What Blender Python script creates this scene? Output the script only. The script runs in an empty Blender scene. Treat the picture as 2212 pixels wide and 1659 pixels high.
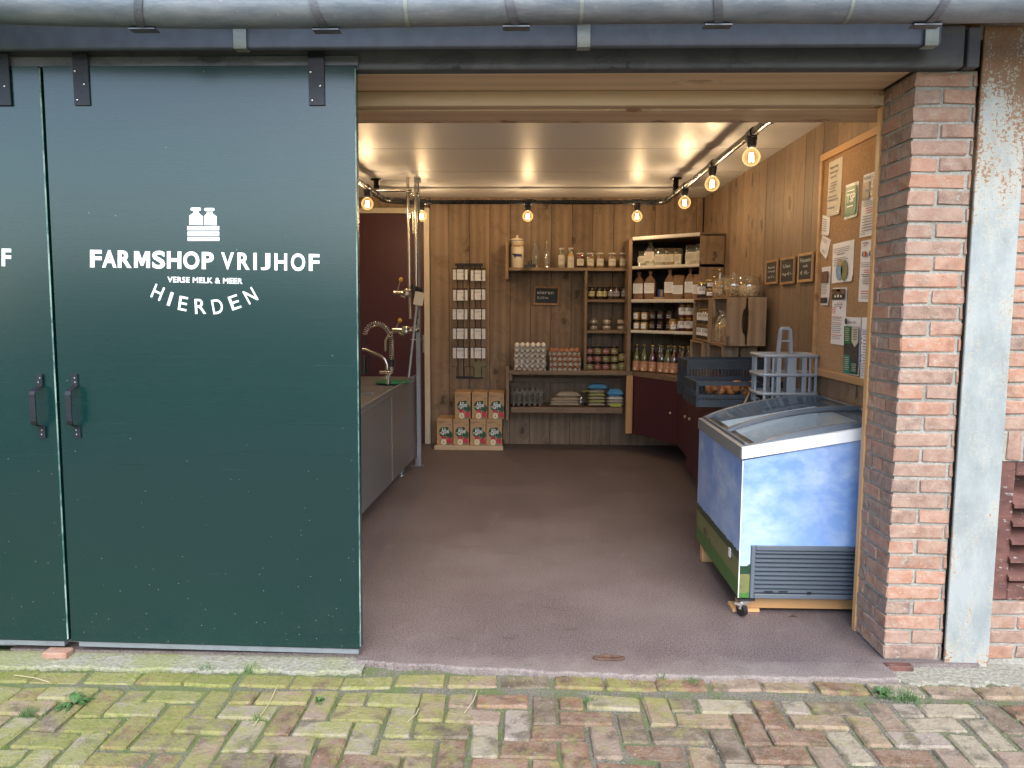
import bpy, math, random
from mathutils import Vector, Matrix
random.seed(7)
SC = bpy.context.scene
COL = SC.collection

# ---------------------------------------------------------------- camera
H_EYE = 1.42; FPX = 1661.0
PITCH = math.radians(5.8); YAW = math.radians(1.5); ROLL = math.radians(0.25)
_f = Vector((-math.sin(YAW)*math.cos(PITCH), math.cos(YAW)*math.cos(PITCH), -math.sin(PITCH)))
_r = Vector((math.cos(YAW), math.sin(YAW), 0)); _u = _r.cross(_f)
CR = _r*math.cos(ROLL)+_u*math.sin(ROLL); CU = -_r*math.sin(ROLL)+_u*math.cos(ROLL); CF = _f
cam_d = bpy.data.cameras.new('camera'); cam = bpy.data.objects.new('camera', cam_d); COL.objects.link(cam)
m = Matrix((CR, CU, -CF)).transposed().to_4x4(); m.translation = (0, 0, H_EYE); cam.matrix_world = m
cam_d.sensor_width = 36; cam_d.lens = 36*FPX/2212; cam_d.clip_start = 0.05; cam_d.clip_end = 2000
SC.camera = cam

# ---------------------------------------------------------------- world, sun, exposure
SUN_EL, SUN_ROT = math.radians(42), math.radians(168)
W = bpy.data.worlds.new('World'); SC.world = W; W.use_nodes = True
wn = W.node_tree.nodes; wl = W.node_tree.links; wn.clear()
wo = wn.new('ShaderNodeOutputWorld'); bg = wn.new('ShaderNodeBackground'); sk = wn.new('ShaderNodeTexSky')
sk.sky_type = 'NISHITA'; sk.sun_disc = False; sk.sun_elevation = SUN_EL; sk.sun_rotation = SUN_ROT
sk.air_density = 1.0; sk.dust_density = 1.0; sk.ozone_density = 1.0
bg.inputs[1].default_value = 0.15
wl.new(sk.outputs[0], bg.inputs[0]); wl.new(bg.outputs[0], wo.inputs[0])
sun_d = bpy.data.lights.new('sun', 'SUN'); sun_d.energy = 1.45; sun_d.angle = math.radians(52); sun_d.color = (1, .96, .9)
sun = bpy.data.objects.new('sun', sun_d); COL.objects.link(sun)
sd = Vector((math.sin(SUN_ROT)*math.cos(SUN_EL), math.cos(SUN_ROT)*math.cos(SUN_EL), math.sin(SUN_EL)))
sun.rotation_euler = sd.to_track_quat('Z', 'Y').to_euler()
SC.view_settings.view_transform = 'Standard'; SC.view_settings.look = 'None'
SC.view_settings.exposure = 1.66; SC.view_settings.gamma = 1; SC.view_settings.use_curve_mapping = False
SC.cycles.max_bounces = 8; SC.cycles.transparent_max_bounces = 16; SC.cycles.sample_clamp_indirect = 4
SC.cycles.use_denoising = True

def at(x, y, X=None, Y=None, Z=None):
    d = CR*((x-1106)/FPX)-CU*((y-829.5)/FPX)+CF
    t = X/d.x if X is not None else (Y/d.y if Y is not None else (Z-H_EYE)/d.z)
    return Vector((0, 0, H_EYE))+d*t

# ---------------------------------------------------------------- mesh kit
class MB:
    def __init__(s): s.v = []; s.f = []; s.mi = []; s.sm = []; s.m = 0; s.T = None
    def add(s, vs, fs, smooth=False):
        n = len(s.v)
        if s.T is not None: vs = [s.T @ Vector(p) for p in vs]
        s.v += [tuple(p) for p in vs]
        for f in fs: s.f.append([i+n for i in f]); s.mi.append(s.m); s.sm.append(smooth)
        return s
    def hexa(s, p):
        return s.add(p, [(0,3,2,1),(4,5,6,7),(0,1,5,4),(1,2,6,5),(2,3,7,6),(3,0,4,7)])
    def box(s, x0, x1, y0, y1, z0, z1, b=0):
        if x1 < x0: x0, x1 = x1, x0
        if y1 < y0: y0, y1 = y1, y0
        if z1 < z0: z0, z1 = z1, z0
        if b <= 0:
            return s.hexa([(x0,y0,z0),(x1,y0,z0),(x1,y1,z0),(x0,y1,z0),(x0,y0,z1),(x1,y0,z1),(x1,y1,z1),(x0,y1,z1)])
        b = min(b, (x1-x0)*.45, (y1-y0)*.45, (z1-z0)*.45)
        vs = []; ix = {}
        for i, X in enumerate((x0, x1)):
            for j, Y in enumerate((y0, y1)):
                for k, Z in enumerate((z0, z1)):
                    sx, sy, sz = (b, -b)[i], (b, -b)[j], (b, -b)[k]
                    ix[i,j,k,0] = len(vs); vs.append((X, Y+sy, Z+sz))
                    ix[i,j,k,1] = len(vs); vs.append((X+sx, Y, Z+sz))
                    ix[i,j,k,2] = len(vs); vs.append((X+sx, Y+sy, Z))
        F = []
        for i in (0,1): F.append([ix[i,j,k,0] for j,k in ((0,0),(0,1),(1,1),(1,0))][::(1 if i==0 else -1)])
        for j in (0,1): F.append([ix[i,j,k,1] for i,k in ((0,0),(1,0),(1,1),(0,1))][::(1 if j==0 else -1)])
        for k in (0,1): F.append([ix[i,j,k,2] for i,j in ((0,0),(0,1),(1,1),(1,0))][::(1 if k==0 else -1)])
        for i in (0,1):
            for j in (0,1):
                q = [ix[i,j,0,0], ix[i,j,0,1], ix[i,j,1,1], ix[i,j,1,0]]; F.append(q if (i+j)%2==0 else q[::-1])
            for k in (0,1):
                q = [ix[i,0,k,0], ix[i,1,k,0], ix[i,1,k,2], ix[i,0,k,2]]; F.append(q if (i+k)%2==0 else q[::-1])
        for j in (0,1):
            for k in (0,1):
                q = [ix[0,j,k,1], ix[0,j,k,2], ix[1,j,k,2], ix[1,j,k,1]]; F.append(q if (j+k)%2==0 else q[::-1])
        for i in (0,1):
            for j in (0,1):
                for k in (0,1):
                    q = [ix[i,j,k,0], ix[i,j,k,2], ix[i,j,k,1]]; F.append(q if (i+j+k)%2==0 else q[::-1])
        return s.add(vs, F)
    def lathe(s, prof, n=16, c=(0,0,0), smooth=True, sx=1, sy=1, cap=True):
        vs = []; F = []
        for r, z in prof:
            for i in range(n):
                a = 2*math.pi*i/n; vs.append((c[0]+r*sx*math.cos(a), c[1]+r*sy*math.sin(a), c[2]+z))
        for k in range(len(prof)-1):
            for i in range(n):
                j = (i+1) % n; F.append((k*n+i, k*n+j, (k+1)*n+j, (k+1)*n+i))
        s.add(vs, F, smooth)
        if cap:
            for k, rev in ((0, True), (len(prof)-1, False)):
                r, z = prof[k]
                if r > 1e-5:
                    p = vs[k*n:(k+1)*n]; s.add(p, [list(range(n))[::-1] if rev else list(range(n))])
        return s
    def tube(s, pts, r, n=8, closed=False, smooth=True, cap=True):
        pts = [Vector(p) for p in pts]; N = len(pts); vs = []; F = []; nrm = None
        for i, p in enumerate(pts):
            if closed: t = pts[(i+1) % N]-pts[i-1]
            else: t = pts[min(i+1, N-1)]-pts[max(i-1, 0)]
            t.normalize()
            if nrm is None:
                nrm = t.cross(Vector((0,0,1)) if abs(t.z) < .9 else Vector((1,0,0))).normalized()
            else:
                nrm = (nrm-t*nrm.dot(t)).normalized()
            b = t.cross(nrm); rr = r[i] if isinstance(r, (list, tuple)) else r
            for k in range(n):
                a = 2*math.pi*k/n; vs.append(p+nrm*(rr*math.cos(a))+b*(rr*math.sin(a)))
        for i in range(N if closed else N-1):
            for k in range(n):
                a, b2 = i*n+k, i*n+(k+1) % n; c = ((i+1) % N)*n+(k+1) % n; d = ((i+1) % N)*n+k
                F.append((a, b2, c, d))
        s.add(vs, F, smooth)
        if cap and not closed:
            s.add(vs[:n], [list(range(n))[::-1]]); s.add(vs[-n:], [list(range(n))])
        return s
    def prism(s, pts, y0, y1):            # outline in x,z, extruded along y
        n = len(pts); vs = [(x, y0, z) for x, z in pts]+[(x, y1, z) for x, z in pts]
        F = [list(range(n)), list(range(n, 2*n))[::-1]]
        for i in range(n):
            j = (i+1) % n; F.append((j, i, i+n, j+n))
        return s.add(vs, F)
    def sphere(s, c, rx, ry=None, rz=None, n=12, m=8):
        ry = ry or rx; rz = rz or rx
        prof = [(math.sin(math.pi*k/m), -math.cos(math.pi*k/m)) for k in range(m+1)]
        vs = []; F = []
        for r, z in prof:
            for i in range(n):
                a = 2*math.pi*i/n; vs.append((c[0]+rx*r*math.cos(a), c[1]+ry*r*math.sin(a), c[2]+rz*z))
        for k in range(m):
            for i in range(n):
                j = (i+1) % n; F.append((k*n+i, k*n+j, (k+1)*n+j, (k+1)*n+i))
        return s.add(vs, F, True)
    def mesh(s, name, mats):
        me = bpy.data.meshes.new(name); me.from_pydata(s.v, [], s.f)
        for mt in (mats if isinstance(mats, (list, tuple)) else [mats]): me.materials.append(mt)
        me.polygons.foreach_set('material_index', s.mi); me.polygons.foreach_set('use_smooth', s.sm)
        me.update(); return me
    def build(s, name, mats, parent=None, local=False):
        if parent is not None and not local:
            o = ORG.get(parent.name, Vector((0,0,0))); s.v = [(a-o.x, b-o.y, c-o.z) for a, b, c in s.v]
        elif parent is None and not local:
            xs = [p[0] for p in s.v]; ys = [p[1] for p in s.v]; zs = [p[2] for p in s.v]
            o = Vector(((min(xs)+max(xs))/2, (min(ys)+max(ys))/2, min(zs))); s.v = [(a-o.x, b-o.y, c-o.z) for a, b, c in s.v]
        else: o = Vector((0,0,0))
        ob = bpy.data.objects.new(name, s.mesh(name, mats)); COL.objects.link(ob)
        if parent is not None: ob.parent = parent; ORG[ob.name] = ORG.get(parent.name, Vector((0,0,0))).copy()
        else: ob.location = o; ORG[ob.name] = o.copy()
        return ob
ORG = {}
def thing(name, label, cat, loc=(0,0,0), group=None, rz=0):
    o = bpy.data.objects.new(name, None); COL.objects.link(o); o.location = loc; o.rotation_euler = (0, 0, rz)
    o.empty_display_size = .05
    ORG[o.name] = Vector(loc); o['label'] = label; o['category'] = cat
    if group: o['group'] = group
    return o
def tag(o, label, cat, group=None):
    o['label'] = label; o['category'] = cat
    if group: o['group'] = group
    return o
def struct(o): o['kind'] = 'structure'; return o
def stuff(o): o['kind'] = 'stuff'; return o
def dup(root, loc, rz=None, label=None, group=None, mats=None, scale=None):
    def rec(o, par):
        c = o.copy(); COL.objects.link(c); c.parent = par
        for ch in list(o.children): rec(ch, c)
        return c
    r = rec(root, None); r.location = loc
    if rz is not None: r.rotation_euler = (0, 0, rz)
    if label: r['label'] = label
    if group: r['group'] = group
    if scale: r.scale = scale
    if mats:
        for ch in r.children_recursive:
            k = ch.name.split('.')[0]
            if k in mats:
                ch.data = ch.data.copy(); ch.data.materials.clear(); ch.data.materials.append(mats[k])
    return r
ORD = ['first','second','third','fourth','fifth','sixth','seventh','eighth','ninth','tenth','eleventh','twelfth']

# text as flat mesh pieces mapped into a frame: origin o, unit vectors ex, ez; box w x h
_fc = {}
def text_geo(s, fat=0.0, res=3, space=1.0):
    key = (s, fat, res, space)
    if key in _fc: return _fc[key]
    cu = bpy.data.curves.new('t', 'FONT'); cu.body = s; cu.resolution_u = res; cu.offset = fat; cu.space_character = space
    ob = bpy.data.objects.new('t', cu); COL.objects.link(ob)
    dg = bpy.context.evaluated_depsgraph_get(); me = bpy.data.meshes.new_from_object(ob.evaluated_get(dg))
    V = [(v.co.x, v.co.y) for v in me.vertices]; F = [list(p.vertices) for p in me.polygons]
    bpy.data.objects.remove(ob); bpy.data.curves.remove(cu); bpy.data.meshes.remove(me)
    if not V: V = [(0,0)]
    x0 = min(p[0] for p in V); x1 = max(p[0] for p in V); y0 = min(p[1] for p in V); y1 = max(p[1] for p in V)
    V = [((x-x0)/max(x1-x0,1e-6), (y-y0)/max(y1-y0,1e-6)) for x, y in V]
    _fc[key] = (V, F, (x1-x0)/max(y1-y0, 1e-6)); return _fc[key]
def put_text(mb, s, o, ex, ez, w=None, h=None, fat=0.0, res=3, center=False, space=1.0):
    V, F, asp = text_geo(s, fat, res, space)
    if w is None: w = h*asp
    if h is None: h = w/asp
    o = Vector(o); ex = Vector(ex).normalized(); ez = Vector(ez).normalized()
    if center: o = o-ex*(w/2)-ez*(h/2)
    mb.add([o+ex*(x*w)+ez*(y*h) for x, y in V], F)

# ---------------------------------------------------------------- materials
def mat(name):
    M = bpy.data.materials.new(name); M.use_nodes = True; nt = M.node_tree; nt.nodes.clear()
    out = nt.nodes.new('ShaderNodeOutputMaterial'); b = nt.nodes.new('ShaderNodeBsdfPrincipled')
    nt.links.new(b.outputs[0], out.inputs[0]); return M, nt, b, out
class N:
    def __init__(s, nt): s.nt = nt
    def __call__(s, t, **k):
        n = s.nt.nodes.new('ShaderNode'+t)
        for a, v in k.items():
            if a.startswith('i_'): s.set(n.inputs[a[2:].replace('_', ' ')], v)
            elif a.startswith('n') and a[1:].isdigit(): s.set(n.inputs[int(a[1:])], v)
            else: setattr(n, a, v)
        return n
    def set(s, inp, v):
        if hasattr(v, 'is_output') or isinstance(v, bpy.types.NodeSocket): s.nt.links.new(v, inp)
        elif isinstance(v, tuple) and len(v) == 3 and inp.type == 'RGBA': inp.default_value = (*v, 1)
        else: inp.default_value = v
    def obj(s, rnd=True, scale=(1,1,1)):
        tc = s('TexCoord'); v = tc.outputs['Object']
        if rnd:
            oi = s('ObjectInfo'); mlt = s('Math', operation='MULTIPLY', n0=oi.outputs['Random'], n1=37.0)
            v = s('VectorMath', operation='ADD', n0=v, n1=mlt.outputs[0]).outputs[0]
        mp = s('Mapping', n0=v); mp.inputs['Scale'].default_value = scale; return mp.outputs[0]
    def world(s, scale=(1,1,1)):
        g = s('NewGeometry'); mp = s('Mapping', n0=g.outputs['Position']); mp.inputs['Scale'].default_value = scale; return mp.outputs[0]
    def noise(s, vec, scale, detail=4, rough=.55, dist=0.0):
        return s('TexNoise', i_Vector=vec, i_Scale=scale, i_Detail=detail, i_Roughness=rough, i_Distortion=dist).outputs[0]
    def ramp(s, fac, stops, interp='LINEAR'):
        r = s('ValToRGB', n0=fac); cr = r.color_ramp; cr.interpolation = interp
        while len(cr.elements) < len(stops): cr.elements.new(.5)
        for e, (p, c) in zip(cr.elements, stops):
            e.position = p; e.color = (*c, 1) if isinstance(c, tuple) else (c, c, c, 1)
        return r.outputs[0]
    def mix(s, fac, a, b, mode='MIX'):
        n = s('Mix', data_type='RGBA', blend_type=mode); s.set(n.inputs[0], fac); s.set(n.inputs[6], a); s.set(n.inputs[7], b); return n.outputs[2]
    def math(s, op, a, b=0.0, clamp=False):
        return s('Math', operation=op, n0=a, n1=b, use_clamp=clamp).outputs[0]
    def bump(s, h, st, d=.01):
        return s('Bump', i_Height=h, i_Strength=st, i_Distance=d).outputs[0]
def plain(name, c, rough=.6, metal=0, var=.12, bump=0, scale=20, spec=.5, coat=0):
    M, nt, b, o = mat(name); n = N(nt)
    ns = n.noise(n.obj(), scale, 5)
    k = n.ramp(ns, [(.25, 1-var), (.75, 1+var*.6)])
    n.set(b.inputs['Base Color'], n.mix(1.0, c, k, 'MULTIPLY'))
    n.set(b.inputs['Roughness'], n.math('ADD', n.math('MULTIPLY', ns, .15), rough-.07)); b.inputs['Metallic'].default_value = metal
    b.inputs['Specular IOR Level'].default_value = spec; b.inputs['Coat Weight'].default_value = coat
    if bump: n.set(b.inputs['Normal'], n.bump(ns, bump, .002))
    return M
def wood(name, dark, light, axis=2, rough=.6, grain=1.0, knots=.6, aged=.4, knotcol=None):
    M, nt, b, o = mat(name); n = N(nt)
    sc = [4.2, 4.2, 4.2]; sc[axis] = .32
    kn = [5.2, 5.2, 5.2]; kn[axis] = 2.0
    base = n.obj()
    wob = n.math('MULTIPLY', n.math('SUBTRACT', n.noise(base, 16.0, 4, .65), .5), .10)
    sx = n('SeparateXYZ', n0=base); ot = [k for k in range(3) if k != axis]
    acr = n.math('ADD', n.math('ADD', sx.outputs[ot[0]], sx.outputs[ot[1]]), wob)
    cv = n('CombineXYZ', n0=n.math('MULTIPLY', acr, 5.2), n1=n.math('MULTIPLY', n.math('ADD', sx.outputs[axis], n.math('MULTIPLY', wob, 2.2)), 3.3))
    vo = n('TexVoronoi', i_Vector=cv.outputs[0], i_Scale=1.0, voronoi_dimensions='2D')
    pick = n('SeparateColor', n0=vo.outputs['Color']).outputs[0]
    sel = n.ramp(pick, [(1-knots, 0.0), (min(1-knots+.04,1.0), 1.0)])
    near = n.math('MULTIPLY', n.ramp(vo.outputs['Distance'], [(.0, 1.0), (.42, 0.0)], 'EASE'), sel)
    kcore = n.math('MULTIPLY', n.ramp(vo.outputs['Distance'], [(.08, 1.0), (.17, 0.0)], 'EASE'), sel)
    gv = n('Mapping', n0=base); gv.inputs['Scale'].default_value = sc
    gv2 = n('VectorMath', operation='ADD', n0=gv.outputs[0], n1=n.math('MULTIPLY', near, 1.4)).outputs[0]
    g1 = n.noise(gv2, 1.3*grain, 8, .62, .6)
    g2 = n.noise(gv2, 7.0*grain, 4, .6, .2)
    lines = n('TexWave', i_Vector=gv2, i_Scale=.9*grain, i_Distortion=5.0, i_Detail=3.0, wave_type='BANDS', bands_direction=('X','Y','Z')[(axis+1) % 3]).outputs[1]
    g = n.math('ADD', n.math('MULTIPLY', g1, .62), n.math('ADD', n.math('MULTIPLY', g2, .22), n.math('MULTIPLY', lines, .16)))
    c = n.mix(n.ramp(g, [(.30, 0.0), (.72, 1.0)]), dark, light)
    oi = n('ObjectInfo'); tint = n.ramp(oi.outputs['Random'], [(0, .80), (1, 1.12)])
    c = n.mix(1.0, c, tint, 'MULTIPLY')
    blot = n.noise(base, 4.5, 5, .7, 1.2)
    c = n.mix(n.math('MULTIPLY', n.ramp(blot, [(.50, 0.0), (.70, 1.0)]), aged), c, tuple(x*.55 for x in dark))
    c = n.mix(n.math('MULTIPLY', kcore, .75), c, knotcol or tuple(x*.28 for x in dark))
    c = n.mix(n.math('MULTIPLY', near, .30*aged+.08), c, tuple(x*.45 for x in dark))
    n.set(b.inputs['Base Color'], c); n.set(b.inputs['Roughness'], n.math('ADD', n.math('MULTIPLY', g, .2), rough-.1))
    n.set(b.inputs['Normal'], n.bump(g, .25, .003)); b.inputs['Specular IOR Level'].default_value = .35
    return M
def glassy(name, tint=(.95,.97,.96), opac=.15, rough=.03, edge=.55):
    M = bpy.data.materials.new(name); M.use_nodes = True; nt = M.node_tree; nt.nodes.clear(); n = N(nt)
    out = n('OutputMaterial'); tr = n('BsdfTransparent', n0=tint); gl = n('BsdfGlossy'); gl.inputs['Roughness'].default_value = rough
    gl.inputs[0].default_value = (1,1,1,1)
    lw = n('LayerWeight', i_Blend=.25); f = n.math('ADD', n.math('MULTIPLY', lw.outputs['Facing'], edge), opac, True)
    mx = n('MixShader', n0=f, n1=tr.outputs[0], n2=gl.outputs[0]); nt.links.new(mx.outputs[0], out.inputs[0]); return M
def emis(name, c, st):
    M = bpy.data.materials.new(name); M.use_nodes = True; nt = M.node_tree; nt.nodes.clear(); n = N(nt)
    out = n('OutputMaterial'); e = n('Emission'); e.inputs[0].default_value = (*c, 1); e.inputs[1].default_value = st
    nt.links.new(e.outputs[0], out.inputs[0]); return M

def bulbmat():
    # lit globe: clear glass whose wall scatters a little of the filament's light
    M = bpy.data.materials.new('lit_bulb_glass'); M.use_nodes = True; nt = M.node_tree; nt.nodes.clear(); n = N(nt)
    out = n('OutputMaterial'); tr = n('BsdfTransparent', n0=(1,.95,.85)); e = n('Emission'); e.inputs[0].default_value = (1,.62,.22,1); e.inputs[1].default_value = 1.0
    lw = n('LayerWeight', i_Blend=.35); f = n.math('ADD', n.math('MULTIPLY', lw.outputs['Facing'], .38), .04, True)
    mx = n('MixShader', n0=f, n1=tr.outputs[0], n2=e.outputs[0]); nt.links.new(mx.outputs[0], out.inputs[0]); return M
def m_door():
    M, nt, b, o = mat('green_gloss_paint'); n = N(nt); w = n.world()
    big = n.noise(w, 1.2, 3); c = n.mix(big, (.0008,.018,.018), (.0018,.025,.0245))
    # chips and lime specks, denser towards the foot where they splash up
    sep = n('SeparateXYZ', n0=w).outputs[2]
    low = n.ramp(sep, [(.0, 1.0), (.45, .35), (1.0, .0)])
    vo = n('TexVoronoi', i_Vector=w, i_Scale=58.0); pk = n('SeparateColor', n0=vo.outputs['Color']).outputs[0]
    thr = n.math('SUBTRACT', .988, n.math('MULTIPLY', low, .30))
    sp = n.math('MULTIPLY', n.math('GREATER_THAN', pk, thr), n.ramp(vo.outputs['Distance'], [(.06, 1.0), (.10, 0.0)]))
    c = n.mix(n.math('MULTIPLY', sp, .75), c, (.42,.46,.36))
    vo2 = n('TexVoronoi', i_Vector=w, i_Scale=260.0); dust = n.math('MULTIPLY', n.ramp(vo2.outputs['Distance'], [(.10, 1.0), (.25, 0.0)]), n.math('POWER', low, 3.0))
    c = n.mix(n.math('MULTIPLY', dust, .35), c, (.25,.28,.20))
    sc = n.noise(n.world((2, 2, 60)), 2.0, 3, .5, .5); scr = n.ramp(sc, [(.735, 0.0), (.75, 1.0)])
    c = n.mix(n.math('MULTIPLY', scr, .25), c, (.06,.10,.11))
    n.set(b.inputs['Base Color'], c)
    streak = n.noise(n.world((.6, .6, 22)), 1.5, 4); wav = n.noise(n.world((1,1,1.4)), 2.5, 2)
    n.set(b.inputs['Roughness'], n.math('ADD', n.math('MULTIPLY', streak, .10), n.math('ADD', .22, n.math('MULTIPLY', low, .15))))
    h = n.math('ADD', n.math('MULTIPLY', streak, .012), wav); n.set(b.inputs['Normal'], n.bump(h, .05, .010))
    b.inputs['Specular IOR Level'].default_value = .30; b.inputs['Coat Weight'].default_value = 1.0; b.inputs['Coat Roughness'].default_value = .20; b.inputs['Coat IOR'].default_value = 1.5
    return M
def m_brick(name='brick_clay', mossy=False):
    M, nt, b, o = mat(name); n = N(nt); oi = n('ObjectInfo').outputs['Random']
    base = n.ramp(oi, [(0, (.29,.15,.105)), (.2, (.37,.18,.115)), (.35, (.22,.135,.105)), (.5, (.31,.185,.14)), (.65, (.39,.17,.095)), (.8, (.25,.165,.13)), (.92, (.17,.115,.095)), (1, (.35,.19,.135))])
    v = n.obj(); f1 = n.noise(v, 26, 6, .65); f2 = n.noise(v, 120, 4, .6); f3 = n.noise(v, 9, 3)
    c = n.mix(n.ramp(f1, [(.36, 0.0), (.66, .65)]), base, (.43,.31,.235))
    c = n.mix(n.ramp(f3, [(.55, 0.0), (.75, .55)]), c, (.10,.065,.05))
    c = n.mix(n.ramp(n.noise(n.world((1, 1, 1.8)), 21, 6, .7, .8), [(.58, 0.0), (.66, .7)]), c, (.37,.34,.29))
    c = n.mix(n.ramp(f2, [(.62, 0.0), (.72, .6)]), c, (.55,.42,.34))
    c = n.mix(n.ramp(n.noise(n.world(), 3.2, 4), [(.45, 0.0), (.8, .40)]), c, (.20,.155,.13))
    n.set(b.inputs['Base Color'], c); b.inputs['Roughness'].default_value = .9; b.inputs['Specular IOR Level'].default_value = .2
    n.set(b.inputs['Normal'], n.bump(n.math('ADD', f1, n.math('MULTIPLY', f2, .6)), .7, .004)); return M
def m_mortar():
    M, nt, b, o = mat('lime_mortar'); n = N(nt); w = n.world(); f = n.noise(w, 90, 6, .7); g = n.noise(w, 7, 4)
    c = n.mix(n.ramp(f, [(.3, 0.0), (.7, 1.0)]), (.23,.22,.19), (.42,.40,.35)); c = n.mix(n.ramp(g, [(.45, 0.0), (.75, .5)]), c, (.15,.15,.12))
    n.set(b.inputs['Base Color'], c); b.inputs['Roughness'].default_value = .95; n.set(b.inputs['Normal'], n.bump(f, 1.0, .006)); return M
def m_paver():
    M, nt, b, o = mat('mossy_paver_clay'); n = N(nt); oi = n('ObjectInfo').outputs['Random']; v = n.obj(); w = n.world()
    base = n.ramp(oi, [(0, (.20,.115,.072)), (.16, (.29,.205,.13)), (.30, (.22,.115,.070)), (.44, (.34,.29,.205)), (.58, (.28,.20,.145)), (.72, (.17,.125,.085)), (.86, (.32,.265,.215)), (.94, (.26,.145,.09))], 'CONSTANT')
    f1 = n.noise(v, 22, 7, .7); f2 = n.noise(v, 110, 4, .65); f3 = n.noise(w, 2.1, 5, .65, .4)
    c = n.mix(n.ramp(f1, [(.40, 0.0), (.64, .42)]), base, (.36,.31,.24))
    c = n.mix(n.ramp(f2, [(.60, 0.0), (.70, .5)]), c, (.48,.43,.34))
    c = n.mix(n.ramp(n.noise(v, 13, 5, .6), [(.50, 0.0), (.64, .65)]), c, (.085,.068,.045))
    # algae: more of it on the damp left side and close to the doors
    sx = n('SeparateXYZ', n0=w); damp = n.math('ADD', n.math('MULTIPLY', sx.outputs[0], -.11), n.math('MULTIPLY', n.math('SUBTRACT', sx.outputs[1], 2.3), .22))
    al = n.math('ADD', f3, damp); al2 = n.math('ADD', al, n.math('MULTIPLY', n.math('SUBTRACT', n.noise(w, 18, 7, .75), .5), 1.1))
    c = n.mix(n.ramp(al2, [(.50, 0.0), (.72, .80)]), c, (.27,.265,.085))
    c = n.mix(n.ramp(n.math('ADD', al, n.math('MULTIPLY', n.math('SUBTRACT', n.noise(w, 55, 5, .7), .5), .9)), [(.72, 0.0), (.86, .7)]), c, (.15,.19,.035))
    n.set(b.inputs['Base Color'], c); b.inputs['Roughness'].default_value = .88; b.inputs['Specular IOR Level'].default_value = .25
    n.set(b.inputs['Normal'], n.bump(n.math('ADD', f1, n.math('MULTIPLY', f2, .7)), 1.0, .009)); return M
def m_soil():
    M, nt, b, o = mat('joint_soil'); n = N(nt); w = n.world(); f = n.noise(w, 160, 5, .7); g = n.noise(w, 6, 5, .7)
    c = n.mix(n.ramp(f, [(.35, 0.0), (.65, 1.0)]), (.09,.08,.058), (.33,.30,.24))
    sx = n('SeparateXYZ', n0=w).outputs[0]; al = n.math('ADD', g, n.math('MULTIPLY', sx, -.04))
    c = n.mix(n.ramp(al, [(.42, 0.0), (.60, .80)]), c, (.14,.19,.05))
    n.set(b.inputs['Base Color'], c); b.inputs['Roughness'].default_value = 1; n.set(b.inputs['Normal'], n.bump(f, 1.0, .01)); return M
def m_concrete():
    M, nt, b, o = mat('weathered_concrete'); n = N(nt); w = n.world(); f = n.noise(w, 70, 7, .7); g = n.noise(w, 3.5, 5, .65)
    c = n.mix(n.ramp(f, [(.32, 0.0), (.68, 1.0)]), (.17,.16,.12), (.42,.40,.33))
    sx = n('SeparateXYZ', n0=w).outputs[0]; al = n.math('ADD', g, n.math('MULTIPLY', sx, -.085))
    al = n.math('ADD', al, n.math('MULTIPLY', n.math('SUBTRACT', n.noise(w, 38, 5, .7), .5), .5))
    c = n.mix(n.ramp(al, [(.50, 0.0), (.76, .75)]), c, (.24,.26,.085))
    vo = n('TexVoronoi', i_Vector=w, i_Scale=55.0).outputs['Distance']
    c = n.mix(n.ramp(vo, [(.08, .5), (.16, 0.0)]), c, (.50,.47,.40))
    n.set(b.inputs['Base Color'], c); b.inputs['Roughness'].default_value = .92; n.set(b.inputs['Normal'], n.bump(n.math('ADD', f, n.math('MULTIPLY', vo, -.4)), .9, .008)); return M
def m_floor():
    M, nt, b, o = mat('mauve_resin_floor'); n = N(nt); w = n.world()
    f = n.noise(w, 150, 3, .8); g = n.noise(w, 1.6, 5, .65); k = n.noise(w, 260, 2, .8)
    c = n.mix(n.ramp(f, [(.40, 0.0), (.60, 1.0)]), (.033,.024,.0235), (.205,.158,.152))
    c = n.mix(n.ramp(k, [(.60, 0.0), (.68, .55)]), c, (.38,.32,.315))
    c = n.mix(n.ramp(g, [(.40, 0.0), (.75, .30)]), c, (.28,.235,.225))
    # worn pale dust on the outside threshold
    sy = n('SeparateXYZ', n0=w).outputs[1];
    pale = n.math('MULTIPLY', n.math('SUBTRACT', 3.22, n.math('ADD', sy, n.math('MULTIPLY', n.noise(w, 7, 5, .7), .35))), 4.0, True)
    c = n.mix(n.math('MULTIPLY', pale, .45), c, (.40,.35,.30))
    sc1 = n.noise(n.world((1, .35, 1)), 5.5, 6, .75, 1.0); c = n.mix(n.ramp(sc1, [(.58, 0.0), (.72, .45)]), c, (.23,.195,.18))
    sc2 = n.noise(n.world((.5, 1.6, 1)), 3.0, 7, .72, 1.6); c = n.mix(n.ramp(sc2, [(.60, 0.0), (.70, .55)]), c, (.055,.04,.036))
    vs_ = n('TexVoronoi', i_Vector=w, i_Scale=7.0); c = n.mix(n.math('MULTIPLY', n.ramp(vs_.outputs['Distance'], [(.012, .9), (.03, 0.0)]), .7), c, (.45,.42,.38))
    n.set(b.inputs['Base Color'], c)
    n.set(b.inputs['Roughness'], n.math('ADD', .40, n.math('MULTIPLY', g, .25))); b.inputs['Specular IOR Level'].default_value = .35
    n.set(b.inputs['Normal'], n.bump(f, .35, .003)); return M
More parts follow.
